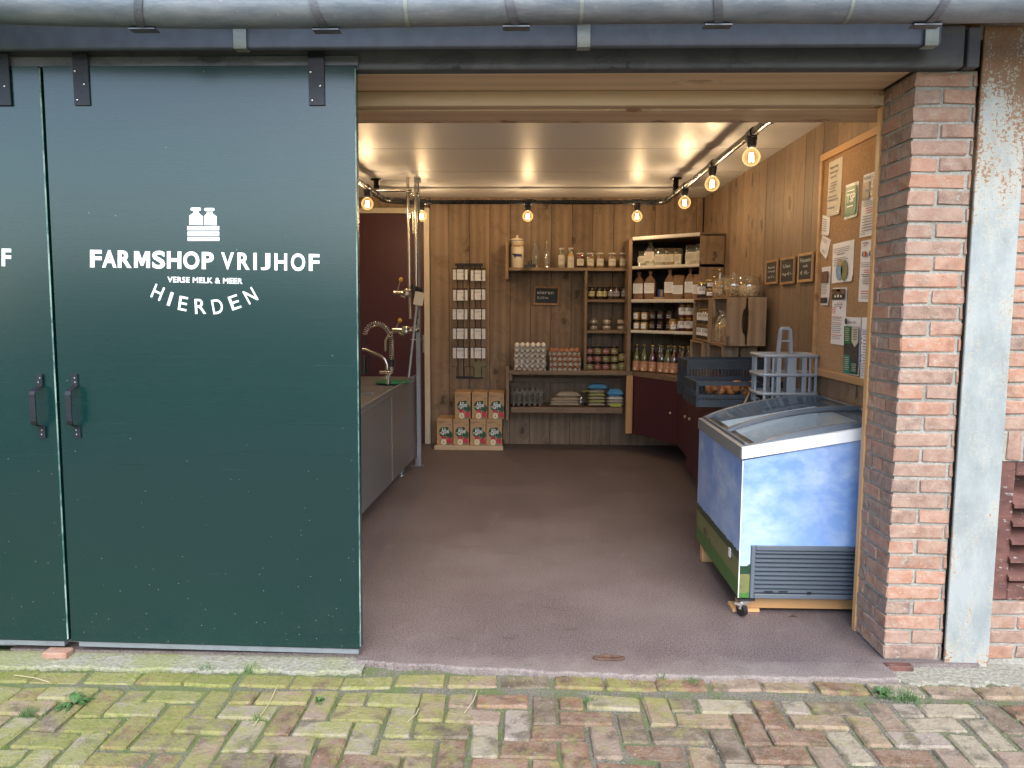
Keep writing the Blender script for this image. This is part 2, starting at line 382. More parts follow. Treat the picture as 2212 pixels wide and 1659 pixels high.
def m_rustpaint():
    M, nt, b, o = mat('flaking_white_paint_on_steel'); n = N(nt); w = n.world(); sp = n('SeparateXYZ', n0=w)
    z = sp.outputs[2]; x = sp.outputs[0]
    fine = n.noise(w, 80, 8, .75, .3); med = n.noise(n.world((1, 1, .35)), 14, 6, .7)
    top = n.ramp(z, [(1.45, 0.0), (1.0, 0.0)]) if False else n.math('MULTIPLY', n.math('SUBTRACT', z, 1.62), 1.15, True)
    foot = n.math('MULTIPLY', n.math('SUBTRACT', .12, z), 5.0, True)
    ed = n.math('MULTIPLY', n.math('SUBTRACT', n.math('ABSOLUTE', n.math('SUBTRACT', x, 1.755)), .066), 14.0, True)
    r = n.math('ADD', n.math('ADD', n.math('MULTIPLY', fine, .60), n.math('MULTIPLY', med, .40)), n.math('ADD', n.math('MULTIPLY', top, .17), n.math('ADD', n.math('MULTIPLY', foot, .09), n.math('MULTIPLY', ed, .10))))
    mask = n.ramp(r, [(.590, 0.0), (.606, 1.0)])
    rust = n.mix(n.noise(w, 80, 4), (.13,.075,.05), (.33,.19,.11))
    stain = n.ramp(n.math('ADD', r, .0), [(.52, 0.0), (.60, .5)])
    paint = n.mix(n.ramp(n.noise(n.world((1,1,.5)), 9, 6, .7), [(.40, 0.0), (.66, .75)]), (.30,.325,.32), (.18,.205,.205))
    c = n.mix(stain, paint, (.50,.42,.28)); c = n.mix(mask, c, rust)
    n.set(b.inputs['Base Color'], c); n.set(b.inputs['Roughness'], n.math('ADD', .5, n.math('MULTIPLY', mask, .4)))
    n.set(b.inputs['Normal'], n.bump(mask, -.35, .002)); return M
def m_ceiling():
    M, nt, b, o = mat('satin_ceiling_board'); n = N(nt); w = n.world()
    f = n.noise(n.world((1.2, 14, 1)), 1.6, 4); n.set(b.inputs['Base Color'], n.mix(f, (.64,.65,.67), (.72,.73,.75)))
    n.set(b.inputs['Roughness'], n.math('ADD', .36, n.math('MULTIPLY', f, .12)))
    n.set(b.inputs['Normal'], n.bump(n.noise(n.world((2, 40, 1)), 2, 3), .10, .004)); b.inputs['Specular IOR Level'].default_value = .6; return M
def m_zinc(name='aged_zinc', c0=(.15,.185,.23), c1=(.29,.31,.335)):
    M, nt, b, o = mat(name); n = N(nt); w = n.world(); f = n.noise(n.world((1, 3, 3)), 5, 6, .65); g = n.noise(w, 60, 4, .6)
    c = n.mix(n.ramp(f, [(.3, 0.0), (.7, 1.0)]), c0, c1); c = n.mix(n.ramp(g, [(.6, 0.0), (.75, .4)]), c, (.42,.42,.41))
    n.set(b.inputs['Base Color'], c); b.inputs['Metallic'].default_value = .55; n.set(b.inputs['Roughness'], n.math('ADD', .42, n.math('MULTIPLY', f, .25)))
    n.set(b.inputs['Normal'], n.bump(f, .35, .01)); return M
def m_steel():
    M, nt, b, o = mat('brushed_stainless'); n = N(nt); f = n.noise(n.world((1, 1, 60)), 8, 3)
    n.set(b.inputs['Base Color'], n.mix(f, (.20,.21,.225), (.29,.30,.315))); b.inputs['Metallic'].default_value = .6
    n.set(b.inputs['Roughness'], n.math('ADD', .34, n.math('MULTIPLY', f, .12))); return M
def m_print(name, horizon):
    # printed photograph foil: clouds over a meadow (flat print)
    M, nt, b, o = mat(name); n = N(nt); tc = n('TexCoord').outputs['Object']; mp = n('Mapping', n0=tc); mp.inputs['Scale'].default_value = (1.5, 1.3, 2.3)
    cl = n.noise(mp.outputs[0], 3.0, 10, .66, .15); z = n('SeparateXYZ', n0=tc).outputs[2]
    sky = n.mix(n.ramp(z, [(.1, 0.0), (.75, 1.0)]), (.23,.37,.66), (.15,.27,.58))
    c = n.mix(n.ramp(cl, [(.40, 0.0), (.56, .42), (.70, .9)]), sky, (.48,.58,.72))
    hz = n.math('ADD', z, n.math('MULTIPLY', n.noise(tc, 30, 4), .03))
    trees = n.math('LESS_THAN', hz, horizon+.035); field = n.math('LESS_THAN', z, horizon-.02); grass = n.math('LESS_THAN', hz, horizon-.095)
    c = n.mix(trees, c, n.mix(n.noise(tc, 40, 5), (.006,.022,.010), (.025,.07,.03))); c = n.mix(field, c, n.mix(n.noise(tc, 14, 6, .7), (.22,.20,.075), (.08,.12,.035)))
    mpc = n('Mapping', n0=tc); mpc.inputs['Scale'].default_value = (6, 6, 11); cows = n('TexVoronoi', i_Vector=mpc.outputs[0], i_Scale=1.0); band = n.math('MULTIPLY', n.math('LESS_THAN', z, horizon-.045), n.math('GREATER_THAN', z, horizon-.12))
    c = n.mix(n.math('MULTIPLY', band, n.ramp(cows.outputs['Distance'], [(.24, .85), (.32, 0.0)])), c, (.05,.032,.028))
    c = n.mix(grass, c, n.mix(n.noise(tc, 22, 7, .75), (.022,.085,.016), (.075,.20,.035)))
    n.set(b.inputs['Base Color'], c); b.inputs['Roughness'].default_value = .3; return M
def m_cork():
    M, nt, b, o = mat('cork'); n = N(nt); v = n.obj(); vo = n('TexVoronoi', i_Vector=v, i_Scale=170.0); f = n.noise(v, 90, 4)
    c = n.mix(n.ramp(f, [(.3, 0.0), (.7, 1.0)]), (.30,.17,.085), (.46,.29,.16)); c = n.mix(n.ramp(vo.outputs['Distance'], [(.0, .35), (.3, 0.0)]), c, (.16,.085,.04))
    n.set(b.inputs['Base Color'], c); b.inputs['Roughness'].default_value = .9; return M
def m_roundel(name, col):
    return plain(name, col, .5)
MT = {}
MT['door'] = m_door(); MT['brick'] = m_brick(); MT['mortar'] = m_mortar(); MT['paver'] = m_paver(); MT['soil'] = m_soil()
MT['concrete'] = m_concrete(); MT['floor'] = m_floor(); MT['post'] = m_rustpaint(); MT['ceiling'] = m_ceiling(); MT['zinc'] = m_zinc()
MT['zincdark'] = m_zinc('dull_dark_zinc', (.10,.11,.13), (.20,.21,.24)); MT['galv'] = m_zinc('galvanised_strap', (.24,.27,.26), (.38,.41,.39)); MT['steel'] = m_steel(); MT['cork'] = m_cork()
MT['plank_z'] = wood('stained_wall_plank', (.185,.125,.080), (.36,.25,.165), 2, .55, 1, .33, .5)
MT['plank_x'] = wood('stained_shelf_plank', (.155,.105,.068), (.32,.225,.15), 0, .55, 1, .3, .4)
MT['plank_y'] = wood('stained_shelf_plank_deep', (.15,.10,.065), (.30,.21,.14), 1, .55, 1, .3, .4)
MT['pine_x'] = wood('fresh_pine', (.52,.36,.22), (.72,.55,.38), 0, .5, .8, .30, .05, (.22,.09,.035))
MT['pine_o'] = wood('orange_pine', (.42,.22,.09), (.60,.36,.16), 0, .5, .8, .3, .05, (.2,.08,.03)); MT['pine_z'] = wood('fresh_pine_upright', (.46,.25,.105), (.62,.38,.18), 2, .5, .8, .30, .05, (.2,.08,.03))
MT['pine_y'] = wood('fresh_pine_deep', (.42,.23,.10), (.60,.37,.18), 1, .5, .8, .25, .05, (.2,.08,.03))
MT['beam'] = wood('weathered_dark_beam', (.085,.092,.112), (.165,.172,.19), 0, .75, 1, .2, .5)
MT['fascia'] = plain('slate_blue_fascia_paint', (.115,.14,.19), .5, 0, .25, .3, 14)
MT['crate'] = wood('rough_crate_board', (.25,.165,.10), (.46,.32,.205), 2, .8, 1.2, .2, .6)
MT['crate_y'] = wood('rough_crate_board_deep', (.22,.145,.09), (.42,.29,.185), 1, .8, 1.2, .2, .6)
MT['spruceplain'] = wood('aged_redbrown_louvre', (.07,.028,.022), (.15,.06,.048), 0, .7, 1.2, .1, .5)
M_, nt_, b_, o_ = mat('peeling_redbrown_paint'); n_ = N(nt_); v_ = n_.obj(scale=(1, 1, 2.5)); pk_ = n_.noise(v_, 26, 7, .72)
n_.set(b_.inputs['Base Color'], n_.mix(n_.ramp(pk_, [(.60, 0.0), (.64, .85)]), n_.mix(n_.ramp(n_.noise(v_, 9, 5), [(.35, 0.0), (.65, 1.0)]), (.075,.030,.024), (.155,.065,.050)), (.36,.34,.31)))
b_.inputs['Roughness'].default_value = .75; n_.set(b_.inputs['Normal'], n_.bump(pk_, .5, .004)); MT['sprucebrown'] = M_
MT['black'] = plain('black_plastic', (.012,.013,.016), .35, 0, .1)
MT['pipe'] = plain('black_iron_pipe', (.015,.017,.022), .28, .3, .2)
MT['iron'] = plain('dark_painted_iron', (.022,.023,.030), .42, .4, .3, .2, 60)
MT['chrome'] = plain('polished_chrome', (.62,.60,.57), .12, 1, .05)
MT['tubesteel'] = plain('milk_line_stainless', (.50,.48,.45), .18, 1, .08)
MT['galvpost'] = plain('galvanised_post', (.30,.33,.36), .4, .6, .15)
MT['red'] = plain('oxblood_paint', (.068,.017,.030), .42, 0, .08)
MT['cream'] = plain('cream_paint', (.62,.54,.42), .5, 0, .08)
MT['white'] = plain('white_paint', (.80,.80,.78), .45, 0, .04)
MT['letter'] = plain('white_vinyl', (.86,.88,.88), .4, 0, .02)
MT['paper'] = plain('white_paper', (.82,.82,.86), .7, 0, .04)
MT['oldpaper'] = plain('cream_paper', (.60,.56,.48), .7, 0, .05)
MT['ink'] = plain('black_ink', (.03,.03,.035), .7, 0, .05)
MT['greyink'] = plain('grey_ink', (.28,.28,.32), .7, 0, .05)
MT['redink'] = plain('red_ink', (.50,.06,.07), .7, 0, .05)
MT['blueink'] = plain('blue_ink', (.05,.12,.42), .6, 0, .05)
MT['greenprint'] = plain('green_print', (.012,.16,.07), .4, 0, .1)
MT['tealprint'] = plain('teal_print', (.015,.20,.13), .4, 0, .1)
MT['darkphoto'] = plain('dark_photo_print', (.06,.055,.045), .4, 0, .9, 0, 45)
MT['photo'] = plain('photo_print', (.20,.11,.075), .4, 0, .9, 0, 55)
MT['yellow'] = plain('yellow_print', (.62,.38,.05), .5, 0, .1)
MT['skyblue'] = plain('light_blue_print', (.22,.40,.60), .5, 0, .1)
MT['kraft'] = plain('kraft_cardboard', (.46,.29,.155), .65, 0, .1)
MT['kraftbag'] = plain('kraft_bag_paper', (.27,.155,.085), .6, 0, .25, .5, 40)
MT['boxgreen'] = plain('dark_green_print', (.010,.065,.026), .4, 0, .1)
MT['apple'] = plain('apple_red_print', (.52,.035,.06), .35, 0, .5, 0, 25)
MT['appleflesh'] = plain('apple_flesh_print', (.74,.66,.46), .45, 0, .08)
MT['leafprint'] = plain('leaf_print', (.07,.28,.13), .5, 0, .2)
MT['pulp'] = plain('grey_egg_pulp', (.40,.37,.33), .9, 0, .12, .5, 60)
MT['pulpwarm'] = plain('tan_egg_pulp', (.42,.36,.28), .9, 0, .12, .5, 60)
MT['pulpblue'] = plain('blue_egg_pulp', (.10,.32,.62), .85, 0, .12, .5, 60)
MT['pulpgreen'] = plain('green_egg_pulp', (.34,.38,.16), .85, 0, .12, .5, 60)
MT['eggwhite'] = plain('white_eggshell', (.80,.77,.73), .45, 0, .05)
MT['eggbrown'] = plain('brown_eggshell', (.44,.17,.085), .45, 0, .35, 0, 6)
MT['enamel'] = plain('cream_enamel', (.70,.62,.50), .2, 0, .05)
MT['navy'] = plain('navy_print', (.01,.025,.10), .4, 0, .1)
MT['bamboo'] = plain('beech_handle', (.42,.20,.08), .5, 0, .2)
MT['glass'] = glassy('clear_jar_glass')
MT['bulbglass'] = bulbmat()
MT['lidglass'] = glassy('freezer_lid_glass', (.92,.96,.98), .03, .04, .28)
MT['greenglass'] = glassy('green_tinted_glass', (.82,.88,.74), .10)
MT['redjuice'] = plain('red_juice', (.075,.006,.012), .15, 0, .1)
MT['darkjuice'] = plain('blackcurrant_juice', (.022,.005,.018), .15, 0, .1)
MT['applejuice'] = plain('cloudy_apple_juice', (.15,.135,.055), .2, 0, .1)
MT['jam'] = plain('dark_jam', (.035,.010,.010), .2, 0, .3)
MT['redjam'] = plain('red_jam', (.16,.012,.016), .2, 0, .3)
MT['honey'] = plain('creamed_honey', (.56,.33,.06), .3, 0, .1)
MT['grain'] = plain('dry_mix', (.66,.52,.36), .8, 0, .8, .8, 70)
MT['nuts'] = plain('mixed_nuts', (.46,.31,.19), .7, 0, 1.3, 1.0, 60)
MT['flour'] = plain('white_flour', (.70,.66,.58), .8, 0, .08)
MT['gold'] = plain('brass_lid', (.50,.34,.12), .25, .9, .1)
MT['blacklid'] = plain('black_lid', (.015,.015,.015), .25, 0, .1)
MT['whitelid'] = plain('white_lid', (.62,.60,.56), .35, 0, .05)
MT['peach'] = plain('peach_label', (.52,.27,.16), .5, 0, .15)
MT['pinklabel'] = plain('pink_label', (.27,.12,.11), .5, 0, .35, 0, 40)
MT['lime'] = plain('lime_label', (.25,.24,.11), .5, 0, .35, 0, 40)
MT['yellowlabel'] = plain('pale_yellow_label', (.62,.58,.30), .5, 0, .1)
MT['slate'] = plain('chalkboard_slate', (.022,.027,.032), .6, 0, .35, 0, 12)
MT['chalk'] = plain('chalk', (.62,.64,.64), .9, 0, .2)
MT['faintchalk'] = plain('faint_chalk', (.20,.22,.23), .9, 0, .3)
MT['slateframe'] = wood('beech_slate_frame', (.34,.19,.09), (.50,.31,.16), 2, .5, 1, .1, .1)
MT['lace'] = plain('white_lace', (.60,.56,.52), .85, 0, .12, .6, 160)
MT['shadedback'] = plain('shaded_back_board', (.030,.032,.036), .6, 0, .2)  # back board coloured near-black for the shade behind the upper corner shelves
MT['plasticgrey'] = plain('silver_grey_plastic', (.33,.36,.40), .35, .1, .06)
MT['cratedark'] = plain('dark_grey_crate_plastic', (.032,.043,.058), .42, 0, .15)
MT['onion'] = plain('onion_skin', (.50,.20,.07), .3, 0, .4, 0, 30)
MT['freezergrey'] = plain('freezer_grey_plastic', (.10,.12,.145), .35, 0, .06)
MT['freezertrim'] = plain('freezer_steel_trim', (.26,.27,.27), .4, .3, .06)
MT['freezerwhite'] = plain('freezer_white', (.78,.79,.79), .35, 0, .03)
MT['tub'] = plain('freezer_tub_white', (.60,.64,.66), .5, 0, .08)
MT['printside'] = m_print('meadow_print_side', .25); MT['printend'] = m_print('meadow_print_end', .19)
MT['greenplate'] = plain('green_enamel_plate', (.01,.20,.09), .3, 0, .05)
MT['rustbrown'] = plain('rusty_steel', (.13,.07,.045), .8, .3, .6, .6, 30)
MT['straw'] = plain('dry_straw', (.50,.42,.24), .8, 0, .2)
MT['leaf'] = plain('weed_leaf', (.055,.13,.03), .55, 0, .35)
MT['moss'] = plain('moss_blade', (.12,.20,.025), .7, 0, .5, 0, 8)
MT['deadleaf'] = plain('dead_leaf', (.15,.09,.055), .8, 0, .4)
MT['rooftile'] = plain('clay_roof_tile', (.22,.09,.055), .8, 0, .4, .5)
MT['lawn'] = plain('lawn_grass', (.045,.085,.02), .9, 0, .4, .5, 6); MT['hedge'] = plain('hedge_leaf', (.035,.07,.02), .7, 0, .5, 0, 3)
MT['bark'] = plain('bark', (.06,.05,.04), .9, 0, .4)
BULB_W = 2.7
# ================================================================ SETTING
D = 2.962                      # front face of the sliding doors
WF = 3.03                      # front face of the brickwork
YB = 7.84                      # back wall
XW = 1.70                      # right wall
XL = -2.05                     # left wall
ZC = 2.50                      # ceiling

# --- ground sheet, with a shallow bed where the pavers lie
g = MB(); g.add([(-150,-150,-.055),(150,-150,-.055),(150,150,-.055),(-150,150,-.055)], [(0,1,2,3)]); struct(g.build('ground', MT['lawn']))
bed = MB(); NX, NY = 90, 50
vs = []
for j in range(NY+1):
    for i in range(NX+1):
        x = -4.5+9*i/NX; y = -2+5.05*j/NY; vs.append((x, y, -.0245+random.uniform(-.004, .003)))
bed.add(vs, [(j*(NX+1)+i, j*(NX+1)+i+1, (j+1)*(NX+1)+i+1, (j+1)*(NX+1)+i) for j in range(NY) for i in range(NX)], True)
struct(bed.build('paving_bed', MT['soil']))

# --- pavers: a border course along the threshold, then herringbone
pav = thing('brick_paving', 'worn clay brick paving in herringbone pattern with green moss in the joints', 'paving', (0, 2.4, -.02)); del pav['category']; del pav['label']; pav['kind'] = 'structure'
def rough_block(L, Wd, Hh, seed, j=.0035, b=.007):
    r = random.Random(seed); mb = MB(); mb.box(-L/2, L/2, -Wd/2, Wd/2, -Hh, 0, b)
    k = r.uniform(-.006, .006)
    mb.v = [(x+r.uniform(-j, j), y+r.uniform(-j, j)+k*(x/L), z+(r.uniform(-.0015, .0025) if z > -Hh*.5 else 0)) for x, y, z in mb.v]
    return mb
PVM = [rough_block(.188, .089, .05, s).mesh('paver', MT['paver']) for s in range(12)]
PVS = [rough_block(.090, .089, .05, 50+s).mesh('paver', MT['paver']) for s in range(4)]
far = MB(); cnt = 0
def lay(x, y, rot, z=None, small=False):
    global cnt
    z = -.016+random.uniform(-.005, .005)
    vis = y > 1.72 and abs(x) < 2.15+(y-2.2)*.4 and cnt < 296
    rz = rot+random.gauss(0, .022); x += random.gauss(0, .0025); y += random.gauss(0, .0025)
    if vis:
        o = bpy.data.objects.new('paver', random.choice(PVS if small else PVM)); COL.objects.link(o); o.parent = pav
        o.location = (x, y-2.4, z+.02); o.rotation_euler = (random.gauss(0, .018), random.gauss(0, .012), rz); cnt += 1
    else:
        far.T = Matrix.Translation((x, y, z)) @ Matrix.Rotation(rz, 4, 'Z'); far.box(-.094, .094, -.044, .044, -.04, 0, .006); far.T = None
for k in range(21):                                            # border stretchers
    x = -2.02+.2*k+random.uniform(-.004, .004)
    yb = 2.83 if x > -.6 else 2.80
    lay(x, yb-(.02 if x > 1.25 else 0), 0)
u = .1005
cells = []
for j in range(-46, 8):
    for i in range(-44, 45):
        k = (i-j) % 4
        x = i*u; y = 2.02+j*u
        if k == 0: cells.append((y+u/2, x+u, 0.0))
        elif k == 3: cells.append((y+u, x+u/2, math.pi/2))
cells.sort(reverse=True)
for y, x, r in cells:
    top = y+(u if r else u/2)
    if top > 2.80:
        if r and top-u < 2.76 and top-u > 2.60: lay(x, y-u/2, 0, small=True)
        continue
    lay(x, y, r)
fo = far.build('distant_pavers', MT['paver']); stuff(fo)
bpy.context.view_layer.update()
# --- threshold strips
def ragged(name, x0, x1, y0, y1, z, m, th=.05, amp=.012, n=60, back=False):
    mb = MB(); fr = []; ph = random.random()*9
    for i in range(n+1):
        t = i/n; x = x0+(x1-x0)*t
        yy = (y0(t) if callable(y0) else y0)+amp*(math.sin(7*t*6.3+ph)*.4+random.uniform(-.6, .6))
        fr.append((x, yy))
    vs = []; 
    for x, y in fr: vs += [(x, y, z-th), (x, y, z-.006), (x, y+.010, z), (x, y1, z)]
    F = []
    for i in range(n):
        a = i*4; b = a+4
        for k in range(3): F.append((a+k, b+k, b+k+1, a+k+1))
    mb.add(vs, F, False); return mb.build(name, m)
fe = lambda t: 2.935-.075*min(1, t*2.2)+.01*max(0, t-.7)
fl = ragged('shop_floor', -.70, 1.42, fe, 3.0, 0.0, MT['floor'], n=110, amp=.010); struct(fl)
mb = MB(); mb.box(XL-.1, 1.80, 2.999, 7.95, -.05, 0.0); struct(mb.build('shop_floor', MT['floor']))
struct(ragged('concrete_apron', -3.2, -.66, 2.865, 3.0, -.010, MT['concrete'], n=110, amp=.018))
struct(ragged('concrete_apron', 1.40, 2.6, 2.865, 3.04, -.016, MT['concrete'], n=60, amp=.03))

# --- building shell (interior)
wall_back = MB(); wall_back.box(XL-.1, XW+.1, YB+.02, YB+.12, -.05, 2.9); wb = struct(wall_back.build('back_wall', MT['ink']))
x0 = at(969.8, 500, Y=YB).x-.2065*8; k = 0
while x0 < XW:
    xa, xb = x0+.0016, x0+.2065-.0016; z0 = 0
    if xb < -1.04: z0 = 2.40
    elif xa < -1.04: xa = -1.037
    xb = min(xb, XW-.01)
    if xb > XL and xb-xa > .02:
        xa = max(xa, XL+.0)
        pl = MB(); xm = (xa+xb)/2; pl.box(xa-xm, xb-xm, -.010, .010, z0-1.2, ZC-1.2, .0025)
        o = pl.build('plank', MT['plank_z'], wb, local=True); o.location = Vector((xm, YB+.010, 1.2))-wb.location
        o.location.y += random.uniform(-.001, .001)
    x0 += .2065; k += 1
wr = MB(); wr.box(XW+.022, XW+.12, 3.32, YB+.02, -.05, 2.9); wr = struct(wr.build('right_wall', MT['pine_z']))
y = 3.32; rr = random.Random(3)
while y < YB:
    w = rr.choice((.145, .19, .19, .21)); ya, yb = y+.0015, min(y+w-.0015, YB-.001); ym = (ya+yb)/2
    pl = MB(); pl.box(-.010, .010, ya-ym, yb-ym, -1.2, ZC-1.2, .0025)
    o = pl.build('plank', MT['plank_z'], wr, local=True); o.location = Vector((XW+.011+rr.uniform(-.0015, .0015), ym, 1.2))-wr.location
    y += w+(.006 if rr.random() < .15 else 0)
mb = MB(); mb.box(XL-.12, XL, 3.29, YB, -.05, 2.9); struct(mb.build('left_wall', MT['cream']))
mb = MB(); mb.box(XL-.12, XW+.1, 3.30, YB+.1, ZC, ZC+.05); ce = struct(mb.build('ceiling', MT['ceiling']))
for k in range(5):
    mb = MB(); mb.box(XL, XW, 3.6+k*.92, 3.6015+k*.92, ZC-.0015, ZC+.001); mb.build('ceiling_seam', MT['greyink'], ce)
# front wall behind the doors and its outer end, roof over everything
mb = MB(); mb.box(-3.6, -.78, 3.07, 3.28, -.02, 2.34); struct(mb.build('front_wall', MT['mortar']))
mb = MB(); mb.hexa([(-6,2.72,2.47),(6,2.72,2.47),(6,8.2,5.2),(-6,8.2,5.2),(-6,2.70,2.55),(6,2.70,2.55),(6,8.2,5.3),(-6,8.2,5.3)])
roof = mb.build('pitched_roof', MT['rooftile']); roof['label'] = 'brown clay tiled roof sloping up behind the zinc gutter'; roof['category'] = 'roof'
mb = MB(); mb.box(-6, XL-.13, 8.0, 8.1, -.05, 5.2); mb.box(XL-.13, 6, 8.0, 8.1, -.05, 5.2); struct(mb.build('rear_wall', MT['brick']))

# --- header: fascia, dark beam, pine soffit and beam
t = thing('roof_fascia', 'long slate blue fascia board under the gutter', 'fascia', (0, 2.91, 2.36))
mb = MB(); mb.box(-3.5, at(2034, 85, Y=2.905).x, 2.905, 2.935, 2.358, 2.455, .004); mb.build('board', MT['fascia'], t)
bm = MB(); bm.box(-3.5, 1.585, 2.985, 3.055, 2.305, 2.455, .006)
tag(bm.build('lintel_beam', MT['beam']), 'dark weathered timber beam spanning over the shop opening', 'beam')
mb = MB(); mb.box(-3.5, -.66, 2.975, 2.984, 2.315, 2.352, .002)
tag(mb.build('sliding_rail', MT['beam']), 'dark weathered rail from which the green doors hang', 'rail')
mb = MB(); mb.box(-.9, 1.425, 3.056, 3.30, 2.306, 2.326, .003)
tag(mb.build('soffit_board', MT['pine_x']), 'wide pale soffit board between dark beam and pine header', 'board')
mb = MB(); mb.box(-.9, 1.70, 3.285, 3.335, 2.245, 2.3055, .003)
tag(mb.build('pine_header', MT['pine_x']), 'knotty pine header batten across the top of the opening', 'batten')
mb = MB(); mb.box(-.9, 1.70, 3.336, 3.56, 2.238, 2.498, .003)
tag(mb.build('inner_header_beam', MT['pine_x']), 'broad pine clad beam behind the header batten at the ceiling', 'beam')
mb = MB(); mb.box(1.428, 1.452, 3.300, 3.335, -.03, 2.244, .002)
tag(mb.build('corner_lath', MT['pine_z']), 'narrow pine lath upright behind the brick pillar reveal', 'lath')
mb = MB(); mb.box(1.600, 1.645, 2.99, 3.2, 2.306, 2.45, .004)
tag(mb.build('rafter_end', MT['beam']), 'dark boxed rafter end above the brick pillar', 'timber')

# --- gutter
gut = thing('roof_gutter', 'sagging aged zinc half round gutter along the roof edge', 'gutter', (0, 2.68, 2.36))
def gz(x): return .012*math.cos(x*1.15)*-1+.008*math.sin(x*2.3+1)
mb = MB(); R_ = .071; nx = 90; prof = [(math.cos(a)*R_, math.sin(a)*R_) for a in [math.pi+math.pi*i/14 for i in range(15)]]
def gp(x, cy, cz): return (x, 2.68+cy, 2.434+cz+gz(x))
vs = []
for i in range(nx+1):
    x = -3.2+6.4*i/nx; dn = random.uniform(-.0012, .0012)
    for cy, cz in prof: vs.append(gp(x, cy*(1+dn*8), cz*(1+dn*10)))
np_ = len(prof)
mb.add(vs, [(i*np_+k, i*np_+k+1, (i+1)*np_+k+1, (i+1)*np_+k) for i in range(nx) for k in range(np_-1)], True)
mb.build('trough', MT['zinc'], gut)
mb = MB(); mb.tube([gp(-3.2+6.4*i/60, -R_, .006) for i in range(61)], .010, 8); mb.build('rolled_lip', MT['galv'], gut)
for px in (300, 700, 1115, 1555, 2010):
    x = at(px, 40, Y=2.66).x; mb = MB(); sk_ = .10*random.choice((-.6, .5, 0.1)); 
    vs = []
    for i in range(15):
        a = math.pi+math.pi*i/14; rr_ = R_+.005
        for dx in (-.014, .014): vs.append(gp(x+dx+sk_*(i/14-.5), math.cos(a)*rr_, math.sin(a)*rr_))
    mb.add(vs, [(2*i, 2*i+1, 2*i+3, 2*i+2) for i in range(14)], True)
    mb.box(x-.045, x+.045, 2.672, 2.715, 2.434+gz(x)-.0805, 2.434+gz(x)-.0765)
    mb.build('bracket', MT['zincdark'], gut)
for px in (880, 1255, 1830):
    x = at(px, 40, Y=2.66).x; mb = MB(); vs = []
    for i in range(15):
        a = math.pi+math.pi*i/14; rr_ = R_+.0018
        for dx in (-.006, .006): vs.append(gp(x+dx, math.cos(a)*rr_, math.sin(a)*rr_))
    mb.add(vs, [(2*i, 2*i+1, 2*i+3, 2*i+2) for i in range(14)], True); mb.build('solder_seam', MT['galv'], gut)
for j, (px, lb) in enumerate(((518, 'short galvanised strap hooked over fascia above the lettered green door'), (1261, 'short galvanised strap hooked over fascia above the middle of the opening'), (2013, 'galvanised strap hooked over fascia just above the brick pillar'))):
    x = at(px, 85, Y=2.89).x; mb = MB()
    mb.box(x-.024, x+.024, 2.8875, 2.8925, 2.350, 2.44, .001); mb.box(x-.024, x+.024, 2.8927, 2.93, 2.350, 2.354, .001); mb.box(x-.024, x+.024, 2.80, 2.8873, 2.436, 2.44, .001)
    tag(mb.build('fascia_strap', MT['galv']), lb, 'strap', 'galvanised straps on the fascia')

# --- brick pillar right of the opening
CH = 2.303/37; BH = CH-.0115
XP0, XP1 = 1.432, 1.664
pil = thing('brick_pillar', 'red brick pillar at the right side of the shop opening', 'pillar', ((XP0+XP1)/2, 3.16, 0))
mb = MB(); mb.box(XP0+.007, XP1, WF+.007, 3.298, -.05, 2.304); core = mb.build('mortar', MT['mortar'], pil)
_bm = {}
def brick_mesh(L, Dp, tag_, v):
    key = (round(L, 3), round(Dp, 3), v)
    if key not in _bm:
        r = random.Random(hash(key) & 0xffff); q = MB(); q.box(-L/2, L/2, -Dp/2, Dp/2, -BH/2, BH/2, .0038)
        q.v = [(x+r.uniform(-.0034, .0034), y+r.uniform(-.0018, .0018), z+r.uniform(-.003, .003)) for x, y, z in q.v]
        _bm[key] = q.mesh('brick', MT['brick'])
    return _bm[key]
def brick(par, x0, x1, y0, y1, zc, v=None):
    o = bpy.data.objects.new('brick', brick_mesh(x1-x0, y1-y0, '', random.randrange(5) if v is None else v)); COL.objects.link(o); o.parent = par
    o.location = Vector(((x0+x1)/2, (y0+y1)/2+random.uniform(-.0012, .0012), zc))-ORG[par.name]
    o.rotation_euler = (0, random.gauss(0, .004), random.gauss(0, .004)); return o
for c in range(37):
    zc = CH*(c+.5)
    if c % 2 == 0:
        a = XP0+.208; brick(pil, XP0, a, WF, WF+.098, zc); brick(pil, a+.011, XP1, WF, WF+.09, zc)
        brick(pil, XP0, XP0+.09, WF+.110, WF+.192, zc) if c % 4 == 0 else brick(pil, XP0, XP0+.09, WF+.110, WF+.268, zc)
        if c % 4 == 0: brick(pil, XP0, XP0+.09, WF+.203, WF+.268, zc)
    else:
        brick(pil, XP0, XP0+.098, WF, WF+.205, zc); brick(pil, XP0+.110, XP1, WF, WF+.09, zc)
        brick(pil, XP0, XP0+.09, WF+.217, WF+.268, zc)
